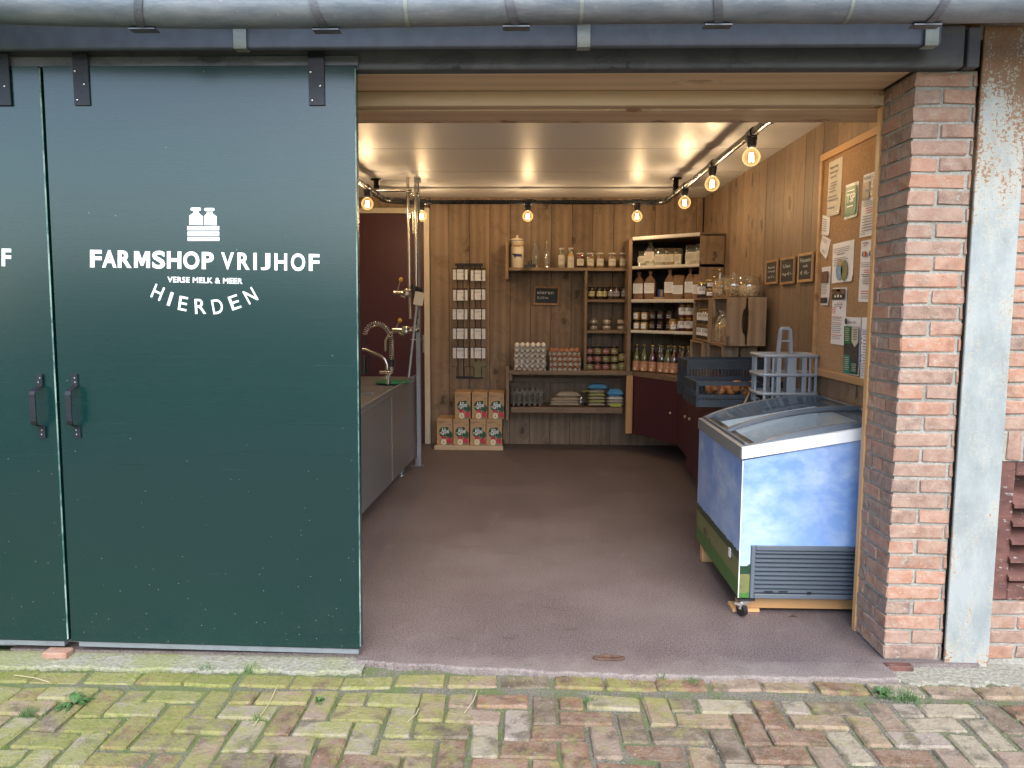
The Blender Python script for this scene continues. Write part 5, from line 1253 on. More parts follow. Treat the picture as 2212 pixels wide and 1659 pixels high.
jl = [(1405, 'applejuice', 'greenprint', .05), (1493, 'applejuice', 'greenprint', .05), (1578, 'redjuice', 'apple', .05), (1652, 'darkjuice', 'apple', .16), (1675, 'darkjuice', 'darkjuice', .045), (1745, 'applejuice', 'boxgreen', .045), (1772, 'darkjuice', 'apple', .17), (1815, 'redjuice', 'redjuice', .04), (1880, 'redjuice', 'apple', .15), (1905, 'redjuice', 'apple', .04), (1965, 'darkjuice', 'apple', .15), (1990, 'darkjuice', 'navy', .04)]
jd = {'applejuice': 'pale green apple juice', 'redjuice': 'red fruit juice', 'darkjuice': 'dark berry juice'}
for i, (cx, c, lc, off) in enumerate(jl):
    p = diag(c5x(cx), 760, off+.02)
    jar('juice'+c+lc, 'juice_bottle', f"{jd[c]} bottle, {ORD[i]} from left in the row of juices" + (' and set further back' if off > .1 else ''), 'bottle', (p.x, p.y, CT+.0005), .040, .262, 'greenglass' if c == 'applejuice' else 'glass', c, .90, 'gold', .014, 'peach', (.05, .42), 1.4, None, group='juice bottles on the corner counter', neck=(.0165, .60, .82), rz=RZD*.5, extra=fruit(lc, 0))

# ---- egg trays
def tray_mesh(name, m, w=.335, d=.30, nx=6, ny=6, h=.045, skirt=True):
    mb = MB(); NXg, NYg = nx*8, ny*6; vs = []
    for j in range(NYg+1):
        for i in range(NXg+1):
            u_, v_ = i/NXg, j/NYg
            cu_ = math.cos(u_*nx*2*math.pi); cv_ = math.cos(v_*ny*2*math.pi)
            z = h*(.5+.25*cu_+.25*cv_); 
            if i in (0, NXg) or j in (0, NYg): z = z*.75+.004
            vs.append((w*(u_-.5), d*v_, z))
    W_ = NXg+1
    mb.add(vs, [(j*W_+i, j*W_+i+1, (j+1)*W_+i+1, (j+1)*W_+i) for j in range(NYg) for i in range(NXg)], True)
    n0 = len(vs); mb.add([(x_, y_, z_-.004) for x_, y_, z_ in vs], [(j*W_+i, (j+1)*W_+i, (j+1)*W_+i+1, j*W_+i+1) for j in range(NYg) for i in range(NXg)], True)
    vs = []; K = nx*8
    for i in range(K+1 if skirt else 0):
        u_ = i/K; ph = (u_*nx) % 1; tri = abs(ph-.5)*2          # 1 between the eggs, 0 in front of an egg
        x_ = w*(u_-.5); vs += [(x_, -.006, -.004+(0.010 if tri < .5 else -.004)*(1)), (x_, -.004, .006+.024*tri)]
    if skirt: mb.add(vs, [(2*i, 2*i+2, 2*i+3, 2*i+1) for i in range(K)], False)
    return mb.mesh(name, MT[m])
tm1 = tray_mesh('egg_tray', 'pulp'); tm2 = tray_mesh('egg_tray', 'pulp', h=.062, skirt=False)
em = {}
for nm in ('eggwhite', 'eggbrown'):
    q = MB(); q.lathe([(0, -.027), (.010, -.0255), (.017, -.021), (.0215, -.012), (.023, -.002), (.0215, .008), (.017, .018), (.011, .025), (.005, .028), (0, .0285)], 12, cap=False); em[nm] = q.mesh('egg', MT[nm])
def egg_stack(cx0, cx1, nt, eggm, word_, Y0):
    xa, xb = PX(c7x(cx0), Y0, 780), PX(c7x(cx1), Y0, 780); xm = (xa+xb)/2; w = xb-xa; pitch = .051
    for k in range(nt):
        o = bpy.data.objects.new('egg_tray', tm1); COL.objects.link(o); jx = random.uniform(-.006, .006)
        o.location = (xm+jx, Y0+random.uniform(0, .006), CT+.0045+k*pitch); o.scale = (w/.335, 1, 1)
        tag(o, f"grey pulp tray, {['bottom','second','third','fourth','fifth'][k] if k<nt-1 else 'topmost'} tray in the stack of {word_} eggs", 'egg tray', f'trays of {word_} eggs')
        for row in range(3 if k == nt-1 else 1):
            for c in range(6):
                e = bpy.data.objects.new('egg', em[eggm]); COL.objects.link(e)
                zz = CT+k*pitch+.040+random.uniform(-.002, .002); e.location = (xm+jx+w*((c+.5)/6-.5)+random.uniform(-.001, .001), Y0+.030+row*.05, zz-.003)
                e.rotation_euler = (random.uniform(-.12, .12), random.uniform(-.12, .12), random.random()*6); s = random.uniform(.93, 1.04); e.scale = (s, s, s*random.uniform(.95, 1.03))
                tag(e, f"{word_} egg, {ORD[c]} from left in {['front','second','third'][row]} row of {['bottom','second','third','fourth','fifth'][k] if k<nt-1 else 'topmost'} tray", 'egg', f'{word_} eggs in trays')
egg_stack(343, 690, 5, 'eggwhite', 'white', EY+.02); egg_stack(728, 1063, 4, 'eggbrown', 'brown', EY+.02)
LZ = PZ(880, EY)
xa, xb = PX(c7x(305), EY+.04, 860), PX(c7x(655), EY+.04, 860)
for k in range(8):
    o = bpy.data.objects.new('egg_tray', tm2); COL.objects.link(o); o.scale = ((xb-xa)/.335, 1, 1)
    o.location = ((xa+xb)/2+random.uniform(-.003, .003), EY+.045+random.uniform(0, .004), LZ+.005+k*.0105+(.028 if k == 7 else 0))
    tag(o, f"empty grey egg tray on the lower shelf, {['bottom','second','third','fourth','fifth','sixth','seventh','top'][k]} of its stack", 'egg tray', 'empty egg trays on the lower shelf')
def carton(name, label, m, loc, w, d, h, group, nb=5, rz=0, openlid=False):
    NXg, NYg = nb*6, 8; vs = []; mb = MB()
    for j in range(NYg+1):
        for i in range(NXg+1):
            u_, v_ = i/NXg, j/NYg; e_ = min(1, min(u_, 1-u_)*nb*1.2, min(v_, 1-v_)*3.2)
            z = h*(.42+.58*math.sin(e_*math.pi/2)*(.84+.16*abs(math.sin(u_*nb*math.pi))))
            vs.append((w*(u_-.5)*(1 if e_ > .05 else 1.04), d*(v_-.5)*(1 if e_ > .05 else 1.04), z))
    W_ = NXg+1; mb.add(vs, [(j*W_+i, j*W_+i+1, (j+1)*W_+i+1, (j+1)*W_+i) for j in range(NYg) for i in range(NXg)], True)
    t = thing(name, label, 'egg carton', (0,0,0), group); mb.build('lid', MT[m], t, local=True)
    mb = MB(); vs = []
    for j in range(NYg+1):
        for i in range(NXg+1):
            u_, v_ = i/NXg, j/NYg; e_ = min(1, min(u_, 1-u_)*nb*1.6, min(v_, 1-v_)*4)
            vs.append((w*(u_-.5)*1.03, d*(v_-.5)*1.03, h*.40*(1-e_*(.60+.38*abs(math.sin(u_*nb*math.pi))))))
    mb.add(vs, [(j*W_+i, (j+1)*W_+i, (j+1)*W_+i+1, j*W_+i+1) for j in range(NYg) for i in range(NXg)], True)
    mb.build('base', MT[m], t, local=True); t.location = loc; t.rotation_euler = (0, 0, rz); return t
YK = EY+.13
G = 'egg cartons on the lower shelf'
xm = PX(c7x(895), YK, 860)
for k, (w, h, dx_) in enumerate(((.30, .042, 0), (.29, .040, -.004), (.285, .040, .006))):
    carton('egg_carton', f"grey ten-egg carton, {['bottom','second','third'][k]} of the loose stack in the middle", 'pulpwarm', (xm+dx_, YK, LZ+.001+k*.026), w, .12, h, G)
carton('egg_carton', 'closed grey carton on top of the loose stack in the middle', 'pulpwarm', (xm+.03, YK, LZ+.085), .235, .12, .060, G, 4, .05)
xm = PX(c7x(1240), YK, 860)
for k in range(5): carton('egg_carton', f"tan six-egg carton, {['bottom','second','third','fourth','fifth'][k]} of the stack left of the blue cartons", 'pulpwarm' if k % 2 == 0 else 'pulpgreen', (xm+random.uniform(-.004, .004), YK, LZ+.001+k*.032), .165, .12, .040, G, 3)
carton('egg_carton', 'bright blue carton lying on top of the tan cartons', 'pulpblue', (xm+.01, YK-.005, LZ+.165), .215, .13, .062, G, 2, -.05)
carton('egg_carton', 'greenish carton poking out left below the blue one', 'pulpgreen', (xm-.10, YK+.02, LZ+.135), .10, .12, .03, G, 2)
xm = PX(c7x(1440), YK, 860)
for k, (m_, h) in enumerate((('pulp', .05), ('pulp', .045), ('whitelid', .045))): carton('egg_carton', f"{['pale carton with lime band at the bottom','pale grey carton in the middle','white carton just below the blue one'][k]} of the right hand stack", m_, (xm, YK, LZ+.001+k*.030), .165, .12, h, G, 3)
carton('egg_carton', 'blue carton topping the right hand stack by the pine post', 'pulpblue', (xm, YK, LZ+.095), .160, .12, .085, G, 3)
mb = MB(); mb.box(xm-.05, xm+.06, YK-.0635, YK-.0625, LZ+.006, LZ+.034, .0002); tag(mb.build('carton_band', plain('lime_band', (.40,.48,.06), .5)), 'lime green printed band on the lowest right carton', 'band')
jar('shelfglass', 'glass_jar', 'empty clear glass jar lying behind the loose cartons', 'jar', (PX(c7x(1072), YK, 860), YK+.02, LZ+.001), .034, .10, 'glass', None, 0, 'glass', .008)

# ---- chalkboards
def slate(name, label, ctr, w, h, ex, nrm, lines, par_m='slateframe', lean=0, chalk='chalk', rot=0):
    # ctr centre, ex unit to the right as seen, nrm facing the viewer
    ex = Vector(ex).normalized(); nrm = Vector(nrm).normalized(); ez = nrm.cross(ex)*-1
    if ez.z < 0: ez = -ez
    T = Matrix((( ex.x, -nrm.x, ez.x), (ex.y, -nrm.y, ez.y), (ex.z, -nrm.z, ez.z))).to_4x4(); T.translation = Vector(ctr)
    T = T @ Matrix.Rotation(rot, 4, 'Y')
    t = thing(name, label, 'chalkboard', ctr, 'small framed chalkboards'); f = .10*min(w, h)
    def fin(mb, nm, m_): mb.v = [tuple(T @ Vector(p)) for p in mb.v]; return mb.build(nm, MT[m_], t)
    mb = MB(); mb.box(-w/2+f*.8, w/2-f*.8, -.003, .004, -h/2+f*.8, h/2-f*.8); fin(mb, 'slate', 'slate')
    mb = MB(); mb.box(-w/2, -w/2+f, -.008, .006, -h/2, h/2, .003); mb.box(w/2-f, w/2, -.008, .006, -h/2, h/2, .003); mb.box(-w/2+f+.0003, w/2-f-.0003, -.0078, .0058, h/2-f, h/2, .002); mb.box(-w/2+f+.0003, w/2-f-.0003, -.0078, .0058, -h/2, -h/2+f, .002); fin(mb, 'frame', par_m)
    mb = MB(); mb.sphere((0, -.009, h/2-f*.5), .003, .002, .003, 6, 4); fin(mb, 'nail', 'ink')
    mb = MB()
    for s, fx, fz, fw, fh in lines: put_text(mb, s, (fx*w, -.0042, fz*h), (1,0,0), (0,0,1), fw*w, fh*h, .006, 2, True)
    fin(mb, 'chalk_writing', chalk); return t
p0, p1 = at(c5x(278), c5y(970), Y=YB-.012), at(c5x(562), c5y(768), Y=YB-.012)
slate('chalkboard', 'landscape chalkboard reading eieren above the egg trays', ((p0.x+p1.x)/2, YB-.012, (p0.z+p1.z)/2), p1.x-p0.x, p1.z-p0.z, (1,0,0), (0,-1,0), [('eieren', -.05, .17, .64, .19), ('0,23/st', -.14, -.12, .44, .15)], rot=.02)
for cx0, cx1, cy0, cy1, ln, lb in ((1710, 1836, 463, 758, [('Boeren', 0, .2, .55, .10), ('Koeieyogh', 0, .03, .6, .10), ('kg €1,-', .02, -.2, .6, .11)], 'left one of three upright chalkboards on the right wall'), (1870, 2022, 432, 758, [('Uien', -.05, .18, .5, .13), ('1kg-€1-', 0, -.12, .72, .14)], 'middle upright chalkboard on the right wall, reading Uien'), (2062, 2222, 385, 735, [('Flessen', 0, .26, .70, .14), ('rek', .02, .06, .34, .10), ('€ 10,-', -.02, -.17, .58, .15)], 'right upright chalkboard, the one nearest the cork board, reading Flessenrek')):
    a = at(c6x(cx0), c5y(cy0+(cy1-cy0)/2), X=XW-.01); b = at(c6x(cx1), c5y(cy0+(cy1-cy0)/2), X=XW-.01); yt = at(c6x((cx0+cx1)/2), c5y(cy0+18), Y=(a.y+b.y)/2).z; yb = at(c6x((cx0+cx1)/2), c5y(cy1-12), Y=(a.y+b.y)/2).z
    slate('chalkboard', lb, (XW-.012, (a.y+b.y)/2, (yt+yb)/2), a.y-b.y, yt-yb, (0,-1,0), (-1,0,0), ln)

# ---- wooden fruit crates stacked on the right counter
def fruit_crate(label, x0, x1, y0, y1, z0, z1, group):
    # opening faces the room (towards -X); the slatted end with the hand hole faces the door
    t = thing('fruit_crate', label, 'crate', ((x0+x1)/2, (y0+y1)/2, z0), group); th = .012; W_ = x1-x0
    for ye, nm in ((y0, 'end'), (y1-th, 'end')):
        for s in (0, 1):
            xa = x0+.004+(W_*.52)*s; xb = xa+W_*.46; n = 10; cz = (z0+z1)/2; hh = (z1-z0)*.30; pts = []
            inner = xb if s == 0 else xa; outer = xa if s == 0 else xb
            for k in range(n+1):
                f_ = k/n; z = z0+(z1-z0)*f_; e_ = max(0, 1-((z-cz)/hh)**2)**.5*W_*.10; pts.append((inner+(-e_ if s == 0 else e_*.25), z))
            out_ = [(outer, z0), *pts, (outer, z1)] if s else [(outer, z1), *pts[::-1], (outer, z0)]
            mb = MB(); mb.prism(out_, ye, ye+th); mb.build('end_board', MT['crate'], t)
    nb = 3
    for k in range(nb):
        mb = MB(); xa = x0+.004+k*(W_-.012)/nb; mb.box(xa, xa+(W_-.012)/nb-.006, y0+th+.001, y1-th-.001, z0, z0+.011, .001); mb.build('bottom_board', MT['crate_y'], t)
        mb = MB(); mb.box(xa, xa+(W_-.012)/nb-.006, y0+th+.001, y1-th-.001, z1-.012, z1-.001, .001); mb.build('top_board', MT['crate_y'], t)
        mb = MB(); za = z0+.014+k*(z1-z0-.03)/nb; mb.box(x1-.010, x1, y0+th+.001, y1-th-.001, za, za+(z1-z0-.03)/nb-.008, .001); mb.build('back_board', MT['crate_y'], t)
    for ye in (y0+th+.0005, y1-th-.0245):
        for xe in (x0+.004, x1-.034):
            mb = MB(); mb.box(xe, xe+.022, ye, ye+.022, z0+.0125, z1-.0130, .001); mb.build('corner_post', MT['crate'], t)
    return t
CX0, CX1 = 1.385, 1.665; CZ1 = 1.14; CZ2 = 1.49
fruit_crate('upper near wooden fruit crate, its slatted end with oval hand hole facing the door', CX0, CX1, 5.54, 6.02, CZ1+.002, CZ2, 'wooden fruit crates on the counter')
fruit_crate('upper far wooden fruit crate holding the lettered jam jars', CX0-.02, CX1, 6.03, 6.62, CZ1+.002, CZ2-.003, 'wooden fruit crates on the counter')
fruit_crate('lower near wooden fruit crate partly hidden by the dark plastic crates', CX0, CX1-.02, 5.66, 6.16, CT+.0005, CZ1, 'wooden fruit crates on the counter')
fruit_crate('lower far wooden fruit crate holding a tall glass jar', CX0-.03, CX1-.02, 6.18, 6.66, CT+.0005, CZ1-.003, 'wooden fruit crates on the counter')
for r in range(2):
    for i in range(5):
        y = 6.54-i*.092; jar('puur2', 'jam_jar', f"jam jar lettered PUUR inside the far crate, {ORD[i]} from left, {'lower' if r==0 else 'upper'} layer", 'jar', (CX0+.035, y, CZ1+.015+r*.125), .036, .122, 'glass', 'jam', .95, 'gold', .014, 'paper', (.28, .84), 1.3, [('LEVER', .82, .40, .18, 'ink'), ('PUUR', .55, .42, .26, 'ink')], 'ink', group='PUUR jars in the wooden crate', rz=-math.pi/4)
for i, (y, w, h, mm) in enumerate(((5.93, .10, .24, 'grain'), (5.83, .10, .22, 'grain'), (5.72, .11, .235, 'nuts'), (5.62, .10, .20, 'nuts'))):
    bag('nut%d' % i, 'nut_bag', f"clear bag of {'pale muesli' if mm=='grain' else 'mixed nuts'}, {ORD[i]} from left in the near crate", 'bag', (CX0+.06, y, CZ1+.015), w, h, 'clear', True, (None, mm), 'bags of nuts in the near crate', -math.pi/3, .08)
def at_top(cx, Y): return PX(c6x(cx), Y, 640)
YQ = 6.3
for i, cx in enumerate((1003, 1030)): jar('puur2', 'jam_jar', f"small PUUR jar on top of the crates, {'left' if i==0 else 'right'} of the stacked pair's left neighbours", 'jar', (at_top(cx, YQ), YQ+.02, CZ2+.001), .036, .122, 'glass', 'jam', .95, 'gold', .014, group='PUUR jars on top of the crates')
for r in range(2): jar('flat', 'flat_jar', f"wide low dark jar with white label on the crates, {'lower' if r==0 else 'upper'} of two", 'jar', (at_top(1082, YQ), YQ-.05, CZ2+.001+r*.073), .045, .072, 'glass', 'jam', .92, 'gold', .014, 'paper', (.3, .8), .9, [('PUUR', .5, .4, .4, 'ink')], 'ink', group='wide dark jars on the crates')
jar('oil', 'oil_bottle', 'amber oil bottle with gold cap standing on the wooden crates', 'bottle', (at_top(1195, 6.2), 6.2, CZ2+.001), .030, .225, 'glass', 'honey', .8, 'gold', .025, neck=(.012, .5, .7))
jar('oil2', 'oil_bottle', 'smaller amber bottle with peach label left of the oil bottle', 'bottle', (at_top(1152, 6.2), 6.22, CZ2+.001), .027, .17, 'glass', 'honey', .85, 'gold', .02, 'peach', (.1, .5), 1.2, neck=(.012, .55, .75))
def knob(t):
    q = MB(); q.sphere((0, 0, .172), .018, .018, .012, 10, 6); q.build('knob', MT['glass'], t, local=True)
jar('cookie', 'storage_jar', 'large glass storage jar with knob lid on the crates, left one', 'jar', (at_top(1350, 5.85), 5.85, CZ2+.001), .088, .160, 'glass', 'nuts', .62, 'glass', .012, group='round glass storage jars on the crates', extra=knob)
jar('cookie2', 'storage_jar', 'large glass storage jar of granola nearest the plank wall', 'jar', (at_top(1522, 5.75), 5.75, CZ2+.001), .086, .150, 'glass', 'grain', .62, 'glass', .012, group='round glass storage jars on the crates')
jar('cookie3', 'storage_jar', 'glass storage jar with pale tags left of the knob lidded jar', 'jar', (at_top(1225, 6.02), 6.02, CZ2+.001), .070, .145, 'glass', 'grain', .5, 'glass', .012, 'oldpaper', (.2, .4), .25, group='round glass storage jars on the crates')
jar('tallj', 'storage_jar', 'tall clear jar with amber contents inside the lower far crate', 'jar', (CX0+.02, 6.42, CT+.013), .048, .20, 'glass', 'honey', .75, 'glass', .012)
for i, (y, c) in enumerate(((5.98, 'apple'), (5.92, 'redink'), (5.86, 'blueink'), (5.80, 'redink'), (5.75, 'blueink'))):
    jar('sm'+c, 'small_jar', f"small jam jar with {'blue' if c=='blueink' else 'red'} lid, {ORD[i]} from left in the lower near crate", 'jar', (CX0+.05+.02*(i % 2), y, CT+.013), .03, .10, 'glass', 'redjam', .95, c, .014, 'paper', (.3, .8), 1.2, group='small jars in the lower crate')

# ---- dark plastic crates and onions
def pcrate(label, x0, x1, y0, y1, z0, z1, front_open=False):
    t = thing('plastic_crate', label, 'crate', ((x0+x1)/2, (y0+y1)/2, z0), 'dark plastic crates on the counter'); M_ = MT['cratedark']
    mb = MB(); mb.box(x0+.01, x1-.01, y0+.01, y1-.01, z0, z0+.006); mb.build('base', M_, t)
    def wall(ax, c0, c1, fix, out):
        mb = MB()
        def B(u0, u1, za, zb_, d0, d1):
            if ax == 'x': mb.box(u0, u1, fix+d0*out, fix+d1*out, za, zb_)
            else: mb.box(fix+d0*out, fix+d1*out, u0, u1, za, zb_)
        H_ = z1-z0; B(c0, c1, z1-.022, z1, -.003, .009); 
        if not (front_open and ax == 'x' and out < 0): B(c0, c1, z1-.060, z1-.0225, 0, .004)
        B(c0, c1, z0+.001, z0+.045, 0, .004); B(c0, c1, z0+.04, z0+.047, .0045, .008); B(c0, c1, z0+H_*.36, z0+H_*.36+.007, .0045, .008)
        n = int((c1-c0)/.022); 
        for k in range(n+1):
            u_ = c0+(c1-c0)*k/n
            if k % 6 == 0: B(max(c0, u_-.003), min(c1, u_+.003), z0+.002, z1-.0225, .0045, .009)
            cut = front_open and ax == 'x' and out < 0
            B(max(c0, u_-.0045), min(c1, u_+.0045), z0+.0455, (z0+H_*.42 if cut else z1-.0605), 0, .0035)
        if front_open and ax == 'x' and out < 0: B(c0, c1, z0+H_*.42+.0005, z0+H_*.42+.012, -.002, .006)
        mb.build('side_wall', M_, t)
    wall('x', x0, x1, y0, -1); wall('x', x0, x1, y1, 1); wall('y', y0+.001, y1-.001, x0, -1); wall('y', y0+.001, y1-.001, x1, 1)
    mb = MB(); mb.hexa([(x0-.012,y0-.012,z1-.004),(x1+.012,y0-.012,z1-.004),(x1+.012,y0+.004,z1-.004),(x0-.012,y0+.004,z1-.004),(x0-.012,y0-.012,z1+.004),(x1+.012,y0-.012,z1+.004),(x1+.012,y0+.004,z1+.004),(x0-.012,y0+.004,z1+.004)]); mb.build('rim', M_, t)
    return t
pcrate('dark plastic crate holding onions, in front on the counter', 1.035, 1.55, 4.80, 5.20, CT+.0005, CT+.158, True)
pcrate('taller dark plastic crate standing right behind the onion crate', 1.065, 1.60, 5.25, 5.63, CT+.0005, CT+.262)
for i, (px, py) in enumerate(((1545, 845), (1556, 840), (1573, 843), (1600, 846), (1612, 842), (1563, 852), (1590, 853), (1580, 838), (1535, 850), (1622, 850))):
    y = 4.87+.035*(i % 3); p = at(px, py, Y=y); r_ = .033+.006*random.random(); t = thing('onion', f"{['largest','pale necked','copper skinned','half peeled','small round','low lying','tucked in','uppermost','leftmost','rightmost'][i]} brown onion in the plastic crate", 'onion', (p.x, y, CT+.02+r_), 'onions in the crate')
    mb = MB(); mb.lathe([(0, -r_*.85), (r_*.5, -r_*.75), (r_*.93, -r_*.3), (r_, 0), (r_*.9, r_*.4), (r_*.5, r_*.78), (r_*.18, r_*1.05), (r_*.09, r_*1.5)], 14, cap=True); o = mb.build('bulb', MT['onion'], t, local=True); t.rotation_euler = (random.uniform(-1.2, 1.2), random.uniform(-1.2, 1.2), 0)
    t.location.z = CT+.055+r_*.8+(.04 if i % 3 == 0 else .015)
c0 = at((2500+1062/2.212)/1.8228, (1250+660/2.212)/1.8228, Y=4.78)
slate('chalkboard', 'tilted chalkboard leaning on the onion crate, reading Flessenuien', (c0.x, 4.788, c0.z-.015), .105, .17, (1,0,0), (0,-1,.15), [('Flessen-', 0, .16, .66, .13), ('Uien', 0, -.06, .5, .13)], rot=.42)
# ---- grey bottle carriers
zb0 = CT; 
def carrier(label, z, handle):
    cx, cy, w, d, h = 1.515, 4.66, .345, .25, .123; t = thing('bottle_carrier', label, 'bottle carrier', (cx, cy, z), 'grey plastic bottle carriers'); g_ = MT['plasticgrey']
    def ringrect(zz, r_, nm):
        mb = MB(); pts = []; R0 = .045
        for ax, ay, a0 in ((1, 1, 0), (-1, 1, 90), (-1, -1, 180), (1, -1, 270)):
            for k in range(5):
                a = math.radians(a0+22.5*k); pts.append((cx+ax*(w/2-R0)+R0*math.cos(a), cy+ay*(d/2-R0)+R0*math.sin(a), zz))
        mb.tube(pts, r_, 8, True); return mb.build(nm, g_, t)
    ringrect(z+h-.008, .0105, 'top_rim'); ringrect(z+.006, .007, 'bottom_rim')
    for ix in range(3):
        for iy in range(2):
            mb = MB(); px_, py_ = cx+(ix-1)*w/3.15, cy+(iy-.5)*d/2.05
            mb.tube([(px_+.047*math.cos(a), py_+.047*math.sin(a), z+h-.010) for a in [k*math.pi/8 for k in range(16)]], .005, 6, True); mb.lathe([(.050, z), (.050, z+.004), (0, z+.004)], 14, (px_, py_, 0), cap=False); mb.build('bottle_ring', g_, t)
    for i, (sx, sy, ww) in enumerate([(-.44, -.5, .016), (-.20, -.5, .026), (.24, -.5, .026), (.44, -.5, .016), (-.44, .5, .016), (-.17, .5, .03), (.17, .5, .03), (.44, .5, .02), (.02, -.5, .052), (0, .5, .05), (-.5, 0, .014), (.5, 0, .014), (-.30, -.49, .012), (.34, -.49, .012)]):
        mb = MB(); px_, py_ = cx+sx*w*.97, cy+sy*d*.99; mb.box(px_-ww/2, px_+ww/2, py_-.003, py_+.003, z+.006, z+h-.01, .002); mb.build('stave', g_, t)
    if handle:
        mb = MB(); zz = z+h; 
        for dx_ in (-1, 1): mb.hexa([(cx+dx_*.045-.010,cy-.012,zz-.09),(cx+dx_*.045+.010,cy-.012,zz-.09),(cx+dx_*.045+.010,cy+.012,zz-.09),(cx+dx_*.045-.010,cy+.012,zz-.09),(cx+dx_*.028-.009,cy-.012,zz+.145),(cx+dx_*.028+.009,cy-.012,zz+.145),(cx+dx_*.028+.009,cy+.012,zz+.145),(cx+dx_*.028-.009,cy+.012,zz+.145)])
        mb.tube([(cx-.030, cy, zz+.138), (cx-.020, cy, zz+.150), (cx+.020, cy, zz+.150), (cx+.030, cy, zz+.138)], .011, 8); mb.box(cx-.035, cx+.035, cy-.004, cy+.004, zz+.07, zz+.080); mb.build('handle', g_, t)
for k in range(3):
    carrier(['grey plastic bottle carrier at the bottom of its stack of three', 'grey plastic bottle carrier in the middle of its stack', 'topmost grey bottle carrier with upright carrying handle'][k], CT+.001+k*.112, k == 2)
# ================================================================ CORK BOARD
XB = XW-.004
def qz(px, py, X=XB): v = at(px, py, X=X); return v
tL = qz(1779, 338); bL = qz(1763, 797)
BY0 = 3.40; BY1 = (tL.y+bL.y)/2; BZ1 = 2.300; BZ0 = 1.022
t = thing('cork_board', 'large cork notice board in oak frame on the right plank wall', 'notice board', (XB, (BY0+BY1)/2, BZ0))
mb = MB(); mb.box(XB-.012, XB, BY0+.03, BY1-.03, BZ0+.03, BZ1-.03); mb.build('cork', MT['cork'], t)
for nm, y0, y1, z0, z1 in (('frame', BY0, BY1, BZ1-.04, BZ1), ('frame', BY0, BY1, BZ0, BZ0+.04), ('frame', BY1-.035, BY1, BZ0+.0403, BZ1-.0403), ('frame', BY0, BY0+.035, BZ0+.0403, BZ1-.0403)):
    mb = MB(); mb.box(XB-.026, XB+.001, y0, y1, z0, z1, .003); mb.build('frame', MT['pine_y'], t)
XN = XB-.0135
def k1(cx, cy): return ((3200+cx/2.765)/1.8228, (500+cy/2.765)/1.8228)
def k2(cx, cy): return ((3200+cx/2.765)/1.8228, (1000+cy/2.765)/1.8228)
def note(name, label, pts, m, K, pins=True):
    # pts: the sheet's corners TL, TR, BR, BL as seen
    w_ = [at(*K(*p), X=XN) for p in pts]
    o = thing(name, label, 'notice', tuple(sum((q for q in w_), Vector())/4), 'sheets pinned to the cork board')
    n = 6; mb = MB(); vs = []; rnd = random.Random(len(label))
    cur = rnd.uniform(.001, .006)
    for j in range(n+1):
        for i in range(n+1):
            u_, v_ = i/n, j/n; p = (w_[0].lerp(w_[1], u_)).lerp(w_[3].lerp(w_[2], u_), v_)
            vs.append((XN-.001-cur*math.sin(math.pi*u_)*math.sin(math.pi*v_)-(.006*max(0, v_-.8)*5*u_), p.y, p.z))
    mb.add(vs, [(j*(n+1)+i, (j+1)*(n+1)+i, (j+1)*(n+1)+i+1, j*(n+1)+i+1) for j in range(n) for i in range(n)], True); mb.build('sheet', MT[m], o)
    def F(u_, v_, out=.0085): p = (w_[0].lerp(w_[1], u_)).lerp(w_[3].lerp(w_[2], u_), v_); return Vector((XN-out, p.y, p.z))
    if pins:
        for u_, v_ in ((.07, .03), (.93, .03), (.07, .97), (.93, .97)):
            mb = MB(); mb.sphere(F(u_, v_), .004, n=6, m=4); mb.build('pin', MT['glass'] if pins is True else MT[pins], o)
    return o, F, w_
def pr(o, F, items, m):
    mb = MB()
    for it in items:
        if it[0] == 'r':
            _, u0, u1, v0, v1 = it; mb.add([F(u0, v0), F(u0, v1), F(u1, v1), F(u1, v0)], [(0,1,2,3)])
        elif it[0] == 't':
            _, s, u0, u1, v0, v1 = it; a, b, c = F(u0, v1), F(u1, v1), F(u0, v0); put_text(mb, s, a, b-a, c-a, (b-a).length, (c-a).length, .015, 2)
        elif it[0] == 'l':
            _, v0, nlines, dv_, u0, u1 = it
            for k in range(nlines):
                j = random.uniform(0, .18)*(u1-u0); mb.add([F(u0+j*.5, v0+k*dv_), F(u0+j*.5, v0+k*dv_+dv_*.32), F(u1-j, v0+k*dv_+dv_*.32), F(u1-j, v0+k*dv_)], [(0,1,2,3)])
        elif it[0] == 'p': mb.add([F(*q, .0088) for q in it[1]], [list(range(len(it[1])))])
        elif it[0] == 'e':
            _, cu_, cv_, ru, rv = it; n = 14; mb.add([F(cu_+ru*math.cos(2*math.pi*k/n), cv_-rv*math.sin(2*math.pi*k/n), .0090) for k in range(n)][::-1], [list(range(n))])
    mb.build('print', MT[m], o)
o, F, _ = note('notice_sheet', 'tall cream notice Rauwe melk koken voor gebruik, top left of cork board', ((182,388),(333,316),(300,945),(152,985)), 'oldpaper', k1)
pr(o, F, [('t','Rauwe melk',.2,.78,.10,.15),('t','koken voor',.22,.78,.19,.24),('t','gebruik.',.28,.7,.28,.33)], 'ink'); pr(o, F, [('l',.40,2,.05,.25,.8),('l',.50,2,.05,.15,.75),('l',.64,2,.06,.10,.85),('l',.84,1,.05,.1,.7)], 'greyink')
o, F, _ = note('paper_slip', 'small white slip hanging just below the tall cream notice', ((113,958),(192,985),(180,1185),(97,1170)), 'paper', k1); pr(o, F, [('l',.15,6,.12,.2,.8)], 'greyink')
o, F, _ = note('paper_slip', 'tilted white slip pinned below the other slip at the left edge', ((110,1175),(200,1228),(156,1440),(72,1340)), 'paper', k1); pr(o, F, [('l',.1,3,.08,.2,.8),('l',.7,2,.08,.4,.8)], 'greyink')
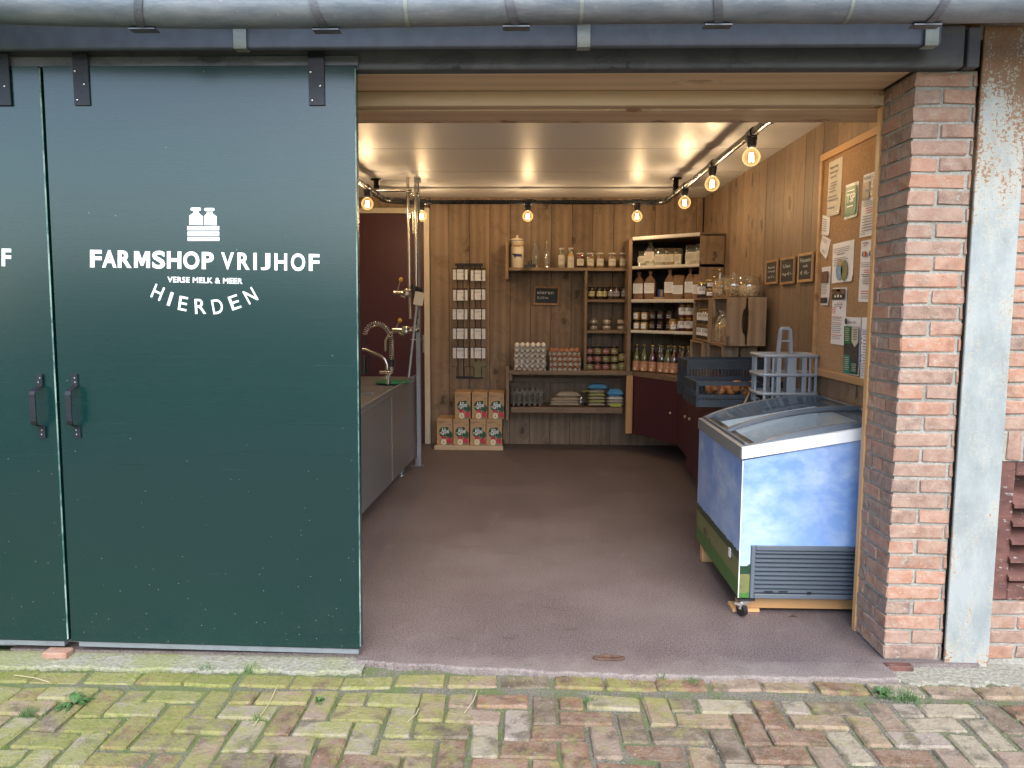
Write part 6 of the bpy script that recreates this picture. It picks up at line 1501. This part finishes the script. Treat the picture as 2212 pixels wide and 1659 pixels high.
o, F, _ = note('notice_sheet', 'glossy green sheet in plastic sleeve reading TSP', ((365,635),(508,585),(492,970),(345,1012)), 'white', k1)
pr(o, F, [('r',.09,.93,.09,.93)], 'greenprint')
F0 = F; F = lambda u, v, out=.0094: F0(u, v, out)
pr(o, F, [('t','TSP',.22,.86,.30,.55),('r',.25,.8,.20,.23),('r',.28,.75,.64,.68)], 'letter')
o, F, _ = note('notice_sheet', 'white REPAIR CAFE poster with four dark photos, upper right of the board', ((560,525),(765,455),(722,1168),(508,1208)), 'paper', k1)
pr(o, F, [('t','REPAIR',.12,.50,.045,.095)], 'ink'); pr(o, F, [('t','CAFE',.56,.88,.040,.090),('l',.55,3,.035,.3,.75)], 'redink')
pr(o, F, [('r',.09,.44,.135,.26),('r',.50,.86,.275,.395)], 'photo'); pr(o, F, [('r',.50,.88,.125,.255),('r',.08,.44,.28,.41)], 'darkphoto')
pr(o, F, [('l',.44,3,.033,.12,.9),('l',.67,6,.045,.15,.85),('l',.93,2,.025,.1,.4)], 'greyink')
o, F, _ = note('notice_sheet', 'REPAIR CAFE sheet with two bunches of coloured balloons', ((532,1242),(718,1210),(680,2088),(497,2080)), 'paper', lambda a, b: k1(a, b*1.0 if b < 1600 else 500*2.765+(b-1560)+0))
F0 = F
pr(o, F, [('t','REPAIR',.18,.50,.03,.06),('l',.55,2,.03,.18,.85),('l',.64,3,.03,.25,.85)], 'ink'); pr(o, F, [('t','CAFE',.18,.42,.068,.095),('l',.48,2,.035,.3,.7),('l',.82,2,.035,.2,.8)], 'redink')
pr(o, F, [('e',.24,.225,.07,.045),('e',.66,.225,.07,.045)], 'blueink')
F = lambda u, v, out=.0094: F0(u, v, max(out, .0094)); pr(o, F, [('e',.32,.215,.07,.045),('e',.74,.215,.07,.045)], 'yellow')
F = lambda u, v, out=.0098: F0(u, v, max(out, .0100)); pr(o, F, [('e',.41,.225,.06,.045),('e',.83,.225,.06,.045)], 'redink')
F = F0; pr(o, F, [('l',.36,3,.03,.1,.9),('l',.58,2,.03,.25,.8),('l',.9,2,.03,.2,.85)], 'greyink')
o, F, _ = note('notice_sheet', 'white sheet in sleeve with pale blue yellow green drawing in mid board', ((222,1278-1383),(457,1222-1383),(437,295),(208,322)), 'paper', k2)
pr(o, F, [('e',.42,.70,.16,.24)], 'skyblue'); pr(o, F, [('e',.66,.72,.16,.26)], 'lime'); F0 = F; F = lambda u, v, out=.0094: F0(u, v, max(out, .0094)); pr(o, F, [('e',.48,.52,.10,.07)], 'yellow')
F = lambda u, v, out=.0100: F0(u, v, .0100); pr(o, F, [('l',.14,3,.045,.1,.9),('l',.38,5,.045,.1,.85)], 'greyink'); pr(o, F, [('t','Enthousiast?',.3,.66,.27,.31)], 'ink')
o, F, _ = note('notice_sheet', 'narrow white leaflet with hands photo at the left edge of the board', ((103,148),(201,132),(178,556),(90,558)), 'paper', k2)
pr(o, F, [('r',.06,.88,.12,.42)], 'photo'); pr(o, F, [('r',.10,.9,.80,.95)], 'ink'); pr(o, F, [('l',.46,7,.04,.1,.85)], 'greyink')
o, F, _ = note('notice_sheet', 'white sheet headed by a group photo before a brick house', ((220,370),(377,364),(352,996),(198,976)), 'paper', k2)
pr(o, F, [('r',.02,.96,.02,.11)], 'photo'); pr(o, F, [('r',.04,.94,.1105,.21)], 'darkphoto'); pr(o, F, [('r',.38,.62,.015,.07),('e',.3,.15,.06,.02),('e',.5,.145,.07,.025),('e',.7,.15,.05,.02)], 'letter'); pr(o, F, [('l',.26,1,.03,.4,.95),('l',.35,4,.03,.1,.4),('l',.51,1,.03,.1,.85),('l',.61,1,.03,.1,.85),('l',.83,1,.03,.1,.85)], 'redink'); pr(o, F, [('l',.29,2,.03,.2,.9),('l',.535,2,.03,.1,.85),('l',.64,5,.035,.1,.8),('l',.86,2,.03,.1,.85)], 'greyink')
o, F, _ = note('notice_sheet', 'green and dark leaflet with white arrow shaped text block', ((355,685),(528,692),(512,1328),(345,1303)), 'paper', k2)
pr(o, F, [('r',.03,.97,.16,.985)], 'darkphoto'); F0 = F; F = lambda u, v, out=.0094: F0(u, v, .0094)
pr(o, F, [('r',.05,.50,.165,.47)], 'greenprint'); pr(o, F, [('r',.05,.46,.66,.98)], 'tealprint'); pr(o, F, [('r',.47,.97,.78,.98)], 'boxgreen'); F = lambda u, v, out=.0098: F0(u, v, .0098); pr(o, F, [('r',.55,.97,.165,.42),('p',[(.55,.42),(.76,.52),(.97,.42)]),('l',.19,7,.035,.1,.42),('l',.70,7,.035,.1,.42),('l',.80,5,.03,.55,.9)], 'oldpaper')
F = lambda u, v, out=.0102: F0(u, v, .0102); pr(o, F, [('e',.17,.075,.085,.055),('l',.20,7,.03,.62,.92)], 'ink'); pr(o, F, [('t','Menu Kefir',.34,.80,.06,.11)], 'greyink')
o, F, _ = note('notice_sheet', 'lowest right white sheet with blue box and red heading', ((537,690),(672,692),(636,1372),(518,1348)), 'paper', k2)
pr(o, F, [('l',.20,4,.025,.15,.98),('r',.12,.2,.335,.36),('r',.12,.2,.41,.43),('r',.12,.22,.62,.64),('r',.12,.2,.70,.73)], 'blueink'); pr(o, F, [('t','Wat doet de',.35,.97,.305,.33),('e',.72,.11,.12,.03),('l',.77,1,.02,.1,.5)], 'redink'); pr(o, F, [('l',.36,2,.06,.28,.95),('l',.47,7,.045,.28,.95),('l',.80,6,.03,.1,.9)], 'greyink')
for i, (px, py, m_) in enumerate(((1878, 331, 'glass'), (1816, 665, 'redink'), (1764, 795, 'ink'))):
    p = at(px, py, X=XN-.004); mb = MB(); mb.sphere(p, .007 if m_ != 'ink' else .005, n=8, m=6); tag(mb.build('push_pin', MT[m_]), ['clear push pin alone on the bare upper cork', 'red push pin under the sleeve sheet', 'dark push pin in the lower left corner of the cork'][i], 'pin')

# ================================================================ FREEZER
FX0, FX1, FY0, FY1 = .955, 1.655, 3.45, 4.36
ft = thing('chest_freezer', 'chest freezer with curved glass lids and printed cloud and meadow foil', 'freezer', ((FX0+FX1)/2, (FY0+FY1)/2, .03))
def ztop(x): return .728+(x-FX0)*.196          # wrap's upper edge
def zrim(x): return .790+(x-FX0)*.176          # rim's upper edge
Z0 = .088; GZ = .336; th = .03
# printed sides
def printed(name, pts, m): 
    mb = MB(); mb.add(pts, [list(range(len(pts)))]); return mb.build(name, MT[m], ft)
th = .004
mb = MB(); mb.hexa([(FX0,FY0,Z0),(FX0+th,FY0+.002,Z0),(FX0+th,FY1,Z0),(FX0,FY1,Z0),(FX0,FY0,ztop(FX0)),(FX0+th,FY0+.002,ztop(FX0+th)),(FX0+th,FY1,ztop(FX0+th)),(FX0,FY1,ztop(FX0))]); sp = mb.build('side_panel', MT['printside'], ft)
mb = MB(); mb.hexa([(FX0+th+.0005,FY0,GZ),(FX1,FY0,GZ),(FX1,FY0+.03,GZ),(FX0+th+.0005,FY0+.03,GZ),(FX0+th+.0005,FY0,ztop(FX0+th)),(FX1,FY0,ztop(FX1)),(FX1,FY0+.03,ztop(FX1)),(FX0+th+.0005,FY0+.03,ztop(FX0+th))]); mb.build('end_panel', MT['printend'], ft)
mb = MB(); mb.box(FX0+th+.0005, FX0+.05, FY0, FY0+.03, Z0, GZ-.0002); mb.build('end_panel', MT['printend'], ft)
mb = MB(); mb.box(FX1-.02, FX1, FY0+.031, FY1, Z0, ztop(FX0)+.10); mb.build('rear_panel', MT['freezerwhite'], ft)
mb = MB(); mb.box(FX0+th+.001, FX1-.021, FY1-.03, FY1, Z0, ztop(FX0)); mb.build('far_panel', MT['freezerwhite'], ft)
mb = MB(); mb.box(FX0+.031, FX1-.021, FY0+.08, FY1-.031, Z0, .16); mb.build('floor_pan', MT['freezergrey'], ft)
mb = MB(); w = .0025; mb.box(FX0-.001, FX0+.003, FY0-.0015, FY0+.003, Z0, ztop(FX0)); mb.build('corner_edge', MT['freezerwhite'], ft)
# inner tub
IX0, IX1, IY0, IY1 = FX0+.06, FX1-.06, FY0+.06, FY1-.05
mb = MB()
zb1 = .40
c = [(IX0,IY0),(IX1,IY0),(IX1,IY1),(IX0,IY1)]
mb.add([(x, y, zb1) for x, y in c]+[(x, y, zrim(x)-.03) for x, y in c], [(0,1,2,3),(0,4,5,1),(1,5,6,2),(2,6,7,3),(3,7,4,0)])
mb.build('inner_tub', MT['tub'], ft)
# rim frame
def rimbox(name, x0, x1, y0, y1, m, lo=-.055, hi=0):
    mb = MB(); mb.hexa([(x0,y0,zrim(x0)+lo),(x1,y0,zrim(x1)+lo),(x1,y1,zrim(x1)+lo),(x0,y1,zrim(x0)+lo),(x0,y0,zrim(x0)+hi),(x1,y0,zrim(x1)+hi),(x1,y1,zrim(x1)+hi),(x0,y1,zrim(x0)+hi)]); return mb.build(name, MT[m], ft)
rimbox('front_trim', FX0-.006, FX1+.004, FY0-.010, FY0+.012, 'freezerwhite', -.052)
rimbox('side_trim', FX0-.007, FX0+.020, FY0+.0125, FY1+.006, 'freezertrim', -.058, -.001)
rimbox('rear_trim', FX1-.012, FX1+.010, FY0+.0125, FY1+.006, 'freezergrey')
rimbox('far_trim', FX0+.021, FX1-.013, FY1-.030, FY1+.006, 'freezergrey')
rimbox('inner_ledge', FX0+.0205, IX0+.012, FY0+.0125, FY1-.031, 'black', -.03, -.004)
rimbox('inner_ledge', IX0+.0125, IX1-.0125, FY0+.0125, IY0+.012, 'freezergrey', -.03, -.004)
rimbox('inner_ledge', IX1-.012, FX1-.0125, FY0+.0125, FY1-.031, 'freezergrey', -.03, -.004)
mb = MB(); mb.v = []; 
# arched frames across the top
def zarc(x, bow=.040, base=.0): u_ = (x-FX0)/(FX1-FX0); return zrim(x)+base+bow*(1-(2*u_-1)**2)**.8
def arch(name, y0, y1, dz=0, thick=.022, m='freezergrey', x0=FX0+.02, x1=FX1-.01, fill=False, par=None):
    mb = MB(); n = 24; vs = []
    for i in range(n+1):
        x = x0+(x1-x0)*i/n; u_ = i/n; z = zarc(FX0+(FX1-FX0)*u_)+dz; lo = (zrim(x)-.001 if fill else z-thick)
        z = max(z, lo+.004); vs += [(x,y0,lo),(x,y1,lo),(x,y1,z-.002),(x,(y0+y1)/2,z+.001),(x,y0,z-.002)]
    F = []
    for i in range(n):
        for k in range(5): a = i*5+k; b = i*5+(k+1) % 5; F.append((a, a+5, b+5, b))
    F += [tuple(range(5)), tuple(range(5*n+4, 5*n-1, -1))]
    mb.add(vs, F); return mb.build(name, MT[m], par or ft)
def pane(name, y0, y1, dz):
    mb = MB(); n = 24; vs = []
    for i in range(n+1):
        u_ = i/n; x = FX0+.025+(FX1-FX0-.045)*u_; z = zarc(FX0+(FX1-FX0)*u_)+dz; vs += [(x,y0,z),(x,y1,z)]
    mb.add(vs, [(2*i, 2*i+2, 2*i+3, 2*i+1) for i in range(n)], True); return mb.build(name, MT['lidglass'], ft)
arch('front_arch', FY0+.014, FY0+.050, -.008, fill=True)
arch('far_arch', FY1-.035, FY1+.0, .010, fill=True)
l1 = pane('glass_lid', FY0+.055, 3.93, -.012); arch('lid_frame', 3.92, 3.945, -.002, .026, par=l1)
l2 = pane('glass_lid', 3.86, FY1-.037, .006); arch('lid_frame', 3.845, 3.865, .012, .018, par=l2)
for x in (FX0+.022, FX1-.018): mb = MB(); mb.tube([(x, FY0+.03, zrim(x)+.004), (x, FY1-.02, zrim(x)+.004)], .009, 8); mb.build('lid_rail', MT['freezergrey'], ft)
# wire basket and goods in the tub
t = thing('freezer_basket', 'white basket of frozen goods inside the glass topped freezer', 'basket', (1.3, 3.8, zb1)); 
mb = MB(); z1_ = .70
for k in range(15): x = IX0+.02+k*(IX1-IX0-.04)/14; mb.box(x-.003, x+.003, 3.86, 3.866, zb1+.01, z1_)
mb.box(IX0+.01, IX1-.01, 3.855, 3.870, z1_+.0005, z1_+.014); mb.box(IX0+.01, IX1-.01, 3.858, 3.864, .55, .556); mb.build('basket_wall', MT['tub'], t)
for i, (x, y, w_, m_) in enumerate(((1.08, 3.58, .09, 'jam'), (1.10, 3.66, .10, 'photo'), (1.33, 3.72, .09, 'darkjuice'), (1.46, 3.68, .10, 'paper'), (1.48, 4.1, .12, 'paper'), (1.28, 4.12, .14, 'tub'), (1.12, 4.15, .12, 'white'), (1.24, 3.6, .10, 'tub'))):
    mb = MB(); mb.T = Matrix.Translation((x, y, .52)) @ Matrix.Rotation(random.uniform(-.5, .5), 4, 'Z') @ Matrix.Rotation(random.uniform(-.3, .3), 4, 'Y'); mb.box(-w_/2, w_/2, -.06, .06, -.03, .10+.03*(i % 2), .02); mb.T = None
    tag(mb.build('frozen_pack', MT[m_]), ['dark red frozen pack nearest the front left corner of the tub','speckled brown frozen pack behind the dark red one','dark pack in front of the basket wall','white pack at the front right of the tub','white pack at the back right of the tub','pale box in the back middle of the tub','white box in the back left of the tub','pale pack in the front middle of the tub'][i], 'frozen pack', 'packs in the freezer')
# grille
t = ft; gx0, gx1, gz0, gz1 = FX0+.052, FX1, Z0-.002, GZ-.001
mb = MB(); mb.box(gx0, gx0+.020, FY0-.006, FY0+.02, gz0, gz1, .003); mb.box(gx0+.0205, gx1, FY0-.006, FY0+.02, gz1-.022, gz1, .003); mb.box(gx0+.0205, gx1, FY0-.006, FY0+.02, gz0, gz0+.022, .003); mb.build('grille_frame', MT['freezergrey'], t)
mb = MB(); mb.box(gx0+.02, gx1, FY0+.021, FY0+.026, gz0, gz1); mb.build('grille_back', MT['black'], t)
n = 10; hgt = (gz1-gz0-.044)/n
for k in range(n):
    z = gz0+.022+k*hgt; mb = MB(); vs = []
    for x in (gx0+.021, gx1): vs += [(x, FY0+.020, z+.001), (x, FY0-.003, z+hgt*.35), (x, FY0-.004, z+hgt*.62), (x, FY0+.012, z+hgt*.97), (x, FY0+.020, z+hgt*.97)]
    mb.add(vs, [(k2_, k2_+5, (k2_+1) % 5+5, (k2_+1) % 5) for k2_ in range(5)]+[(4,3,2,1,0), (5,6,7,8,9)]); mb.build('grille_slat', MT['freezergrey'], t)
for px in (1660, 1692): p = at(px, 1278, Y=FY0-.007); mb = MB(); mb.box(p.x-.02, p.x+.02, FY0-.0075, FY0-.0065, p.z-.003, p.z+.003); mb.build('switch', MT['black'], t)
p = at(1748, 1281, Y=FY0-.007); mb = MB(); mb.box(p.x-.008, p.x+.008, FY0-.009, FY0-.0065, p.z-.006, p.z+.006); mb.build('lock', MT['black'], t)
p = at(1577, 1193, X=FX0); mb = MB(); mb.box(FX0-.004, FX0-.0005, p.y-.016, p.y+.016, p.z-.022, p.z+.022, .001); mb.build('vent_cover', MT['white'], t)
# caster and wooden skids
cp = at(1602, 1312, Y=3.47); mb = MB(); mb.box(FX0+.0, FX0+.075, FY0-.010, FY0+.05, Z0-.012, Z0-.003); cs_ = mb.build('caster', MT['black'], ft)
mb = MB(); mb.hexa([(FX0+.002,FY0-.012,.038),(FX0+.018,FY0-.012,.036),(FX0+.018,FY0+.02,.036),(FX0+.002,FY0+.02,.038),(FX0+.010,FY0-.014,Z0-.0125),(FX0+.055,FY0-.014,Z0-.0125),(FX0+.055,FY0+.03,Z0-.0125),(FX0+.010,FY0+.03,Z0-.0125)]); mb.hexa([(FX0-.02,FY0-.016,.062),(FX0+.02,FY0-.016,.050),(FX0+.02,FY0-.0145,.050),(FX0-.02,FY0-.0145,.062),(FX0-.02,FY0-.016,.072),(FX0+.02,FY0-.016,.068),(FX0+.02,FY0-.0145,.068),(FX0-.02,FY0-.0145,.072)]); mb.build('fork', MT['chrome'], cs_)
mb = MB(); mb.tube([(FX0+.010, FY0-.004, .0325), (FX0+.030, FY0+.004, .0325)], .030, 16); mb.build('wheel', MT['black'], cs_)
mb = MB(); mb.box(.968, 1.62, FY0+.052, FY0+.092, .018, Z0-.004, .003); tag(mb.build('front_skid', MT['pine_o']), 'pine board skid under the front of the freezer', 'skid')
mb = MB(); mb.box(.945, 1.07, FY0+.045, FY0+.14, .0005, .0175, .002); tag(mb.build('skid_block', MT['pine_o']), 'thin pine block under the left end of the freezer skid', 'block')
mb = MB(); mb.box(.955, 1.06, 4.20, 4.26, .0005, Z0-.004, .003); tag(mb.build('rear_skid', MT['pine_y']), 'pine block under the rear left corner of the freezer', 'block')
p = at(1712, 1333, Z=.0); mb = MB(); mb.add([(p.x-.02,p.y,.002),(p.x+.0,p.y-.008,.010),(p.x+.025,p.y+.002,.003),(p.x+.005,p.y+.010,.008)], [(0,1,3),(1,2,3)]); tag(mb.build('dead_leaf', MT['deadleaf']), 'dry brown leaf on the floor in front of the freezer skid', 'leaf')

# ================================================================ WEEDS, STRAW, MOSS
def gz_at(x, y): return -.026
def weed(px, py, label, r, n, kind):
    p = at(px, py, Z=-.02); t = thing('weed', label, 'weed', (p.x, p.y, -.03), 'weeds between the pavers'); mb = MB()
    for k in range(n):
        a = random.random()*6.28; L_ = r*random.uniform(.6, 1.1); h = random.uniform(.010, .030) if kind == 'rosette' else random.uniform(.02, .045)
        if kind == 'rosette':
            q = []; m_ = 7
            for i in range(m_+1):
                s = i/m_; w_ = .007*math.sin(math.pi*min(1, s*.9+.1))*(1.5 if i % 2 else .6); x = p.x+math.cos(a)*L_*s; y = p.y+math.sin(a)*L_*s; z = -.024+h*math.sin(s*2.4)
                q += [(x-math.sin(a)*w_, y+math.cos(a)*w_, z), (x+math.sin(a)*w_, y-math.cos(a)*w_, z)]
            mb.add(q, [(2*i, 2*i+1, 2*i+3, 2*i+2) for i in range(m_)])
        else:
            x, y = p.x+random.gauss(0, r*.4), p.y+random.gauss(0, r*.25); dx_, dy_ = math.cos(a)*.018, math.sin(a)*.018
            mb.add([(x-.0012,y,-.028),(x+.0012,y,-.028),(x+dx_*.5+.0008,y+dy_*.5,-.028+h*.7),(x+dx_*.5-.0008,y+dy_*.5,-.028+h*.7),(x+dx_,y+dy_,-.028+h)], [(0,1,2,3),(3,2,4)])
    return mb.build('leaves', MT['leaf'], t)
weed(158, 1522, 'dandelion rosette between pavers at lower left', .075, 26, 'rosette')
weed(62, 1548, 'grass tuft left of the dandelion rosette', .05, 70, 'grass')
weed(1950, 1508, 'largest green tuft of grass near the foot of the steel post', .085, 190, 'grass'); weed(1905, 1503, 'low clover patch left of the large tuft', .045, 22, 'rosette')
weed(440, 1448, 'sparse grass tuft on concrete under the lettered door', .05, 40, 'grass'); weed(540, 1450, 'second sparse tuft on concrete under the lettered door', .05, 34, 'grass')
weed(1425, 1468, 'tiny tuft at the threshold edge left of the middle', .03, 30, 'grass'); weed(1495, 1478, 'tiny tuft at the threshold edge right of the middle', .03, 26, 'grass')
weed(1140, 1449, 'tiny tuft beside the pale border paver', .025, 22, 'grass'); weed(1268, 1520, 'small weed in a paver joint below the floor guide', .03, 26, 'grass')
weed(560, 1560, 'small weed in a joint in front of the lettered door', .025, 20, 'grass'); weed(690, 1520, 'low round leaved weed in a joint', .025, 10, 'rosette')
ms = MB(); r2 = random.Random(5)
for k in range(26000):
    # blades stand only in the joints: keep off the paver faces by testing against the pattern
    x = r2.uniform(-2.3, 2.2); y = r2.uniform(1.9, 2.87)
    if y < 2.79:
        i = math.floor(x/u); j = math.floor((y-2.02)/u); fx = x/u-i; fy = (y-2.02)/u-j; kk = (i-j) % 4; e_ = .075
        nr = {0: fx < e_ or fy < e_ or fy > 1-e_, 1: fx > 1-e_ or fy < e_ or fy > 1-e_, 3: fy < e_ or fx < e_ or fx > 1-e_, 2: fy > 1-e_ or fx < e_ or fx > 1-e_}[kk]
        if not nr: continue
    dens = .5+.5*math.sin(x*3.1+2*math.sin(y*5)+1)*math.sin(y*4.3+x)+(.20 if x < -.3 else 0)
    if r2.random() > dens: continue
    h = r2.uniform(.004, .012); a = r2.random()*6.28; zz = -.030
    ms.add([(x-.0016*math.cos(a), y-.0016*math.sin(a), zz), (x+.0016*math.cos(a), y+.0016*math.sin(a), zz), (x+r2.uniform(-.004, .004), y+r2.uniform(-.004, .004), zz+h+.011)], [(0,1,2)])
stuff(ms.build('joint_moss', MT['moss']))
gr = MB()
for k in range(1500):
    x = r2.uniform(-2.2, 2.1); y = r2.choice((r2.uniform(2.78, 2.92), r2.uniform(2.1, 2.9))); s = r2.uniform(.0012, .0035); z = -.010+r2.uniform(-.012, .002)
    gr.add([(x-s,y,z),(x+s*.6,y-s,z),(x+s*.4,y+s,z),(x,y,z+s*1.2)], [(0,1,3),(1,2,3),(2,0,3)])
stuff(gr.build('grit', MT['concrete']))
for i, (a, b, lb) in enumerate((((548, 1568), (600, 1480), 'long dry straw lying left of centre on the pavers'), ((1003, 1540), (1030, 1492), 'short pale straw left of the rusty spotted paver'), ((30, 1458), (108, 1474), 'thin straw near the left edge of the concrete strip'), ((880, 1560), (905, 1530), 'short straw standing in a paver joint left of middle'))):
    pa, pb = at(*a, Z=-.008), at(*b, Z=-.004); mb = MB(); mid = (pa+pb)/2+Vector((.01, 0, .004)); mb.tube([pa, mid, pb], .0016, 5); tag(mb.build('straw', MT['straw']), lb, 'straw', 'dry straws on the paving')
for i, (px, py, lb) in enumerate(((1030, 1432, 'orange grit chip left'), (1062, 1436, 'orange grit chip right'))): pass

# ================================================================ BEHIND THE VIEWER (unseen trees, added to shape reflections in the gloss paint)
def tree(x, y, h, w_, seed):
    r = random.Random(seed); t = thing('reflection_tree', f'unseen tree added behind the viewer for reflections, {ORD[seed-100]} from the west end of the row', 'tree', (x, y, -.05), 'unseen trees added for reflections')
    mb = MB(); mb.tube([(x, y, -.05), (x+.1, y, h*.3), (x, y, h*.75)], [.22, .17, .06], 8); mb.build('trunk', MT['bark'], t)
    mb = MB()
    for k in range(900):
        while True:
            a, b, c_ = r.uniform(-1, 1), r.uniform(-1, 1), r.uniform(-1, 1)
            if a*a+b*b+c_*c_ < 1: break
        p = Vector((x+a*w_*(1-.3*c_), y+b*w_, h*.58+c_*h*.40)); s = r.uniform(.25, .55); n1 = Vector((r.uniform(-1, 1), r.uniform(-1, 1), r.uniform(-1, 1))).normalized(); n2 = n1.orthogonal().normalized(); n3 = n1.cross(n2)
        mb.add([p-n2*s, p+n3*s*.6, p+n2*s, p-n3*s*.6], [(0,1,2,3)])
    mb.build('crown', MT['hedge'], t)
for i in range(9): tree(-26+i*6.2+random.uniform(-1, 1), -34+random.uniform(-3, 3), random.uniform(3.4, 4.6), 3.6, 100+i)
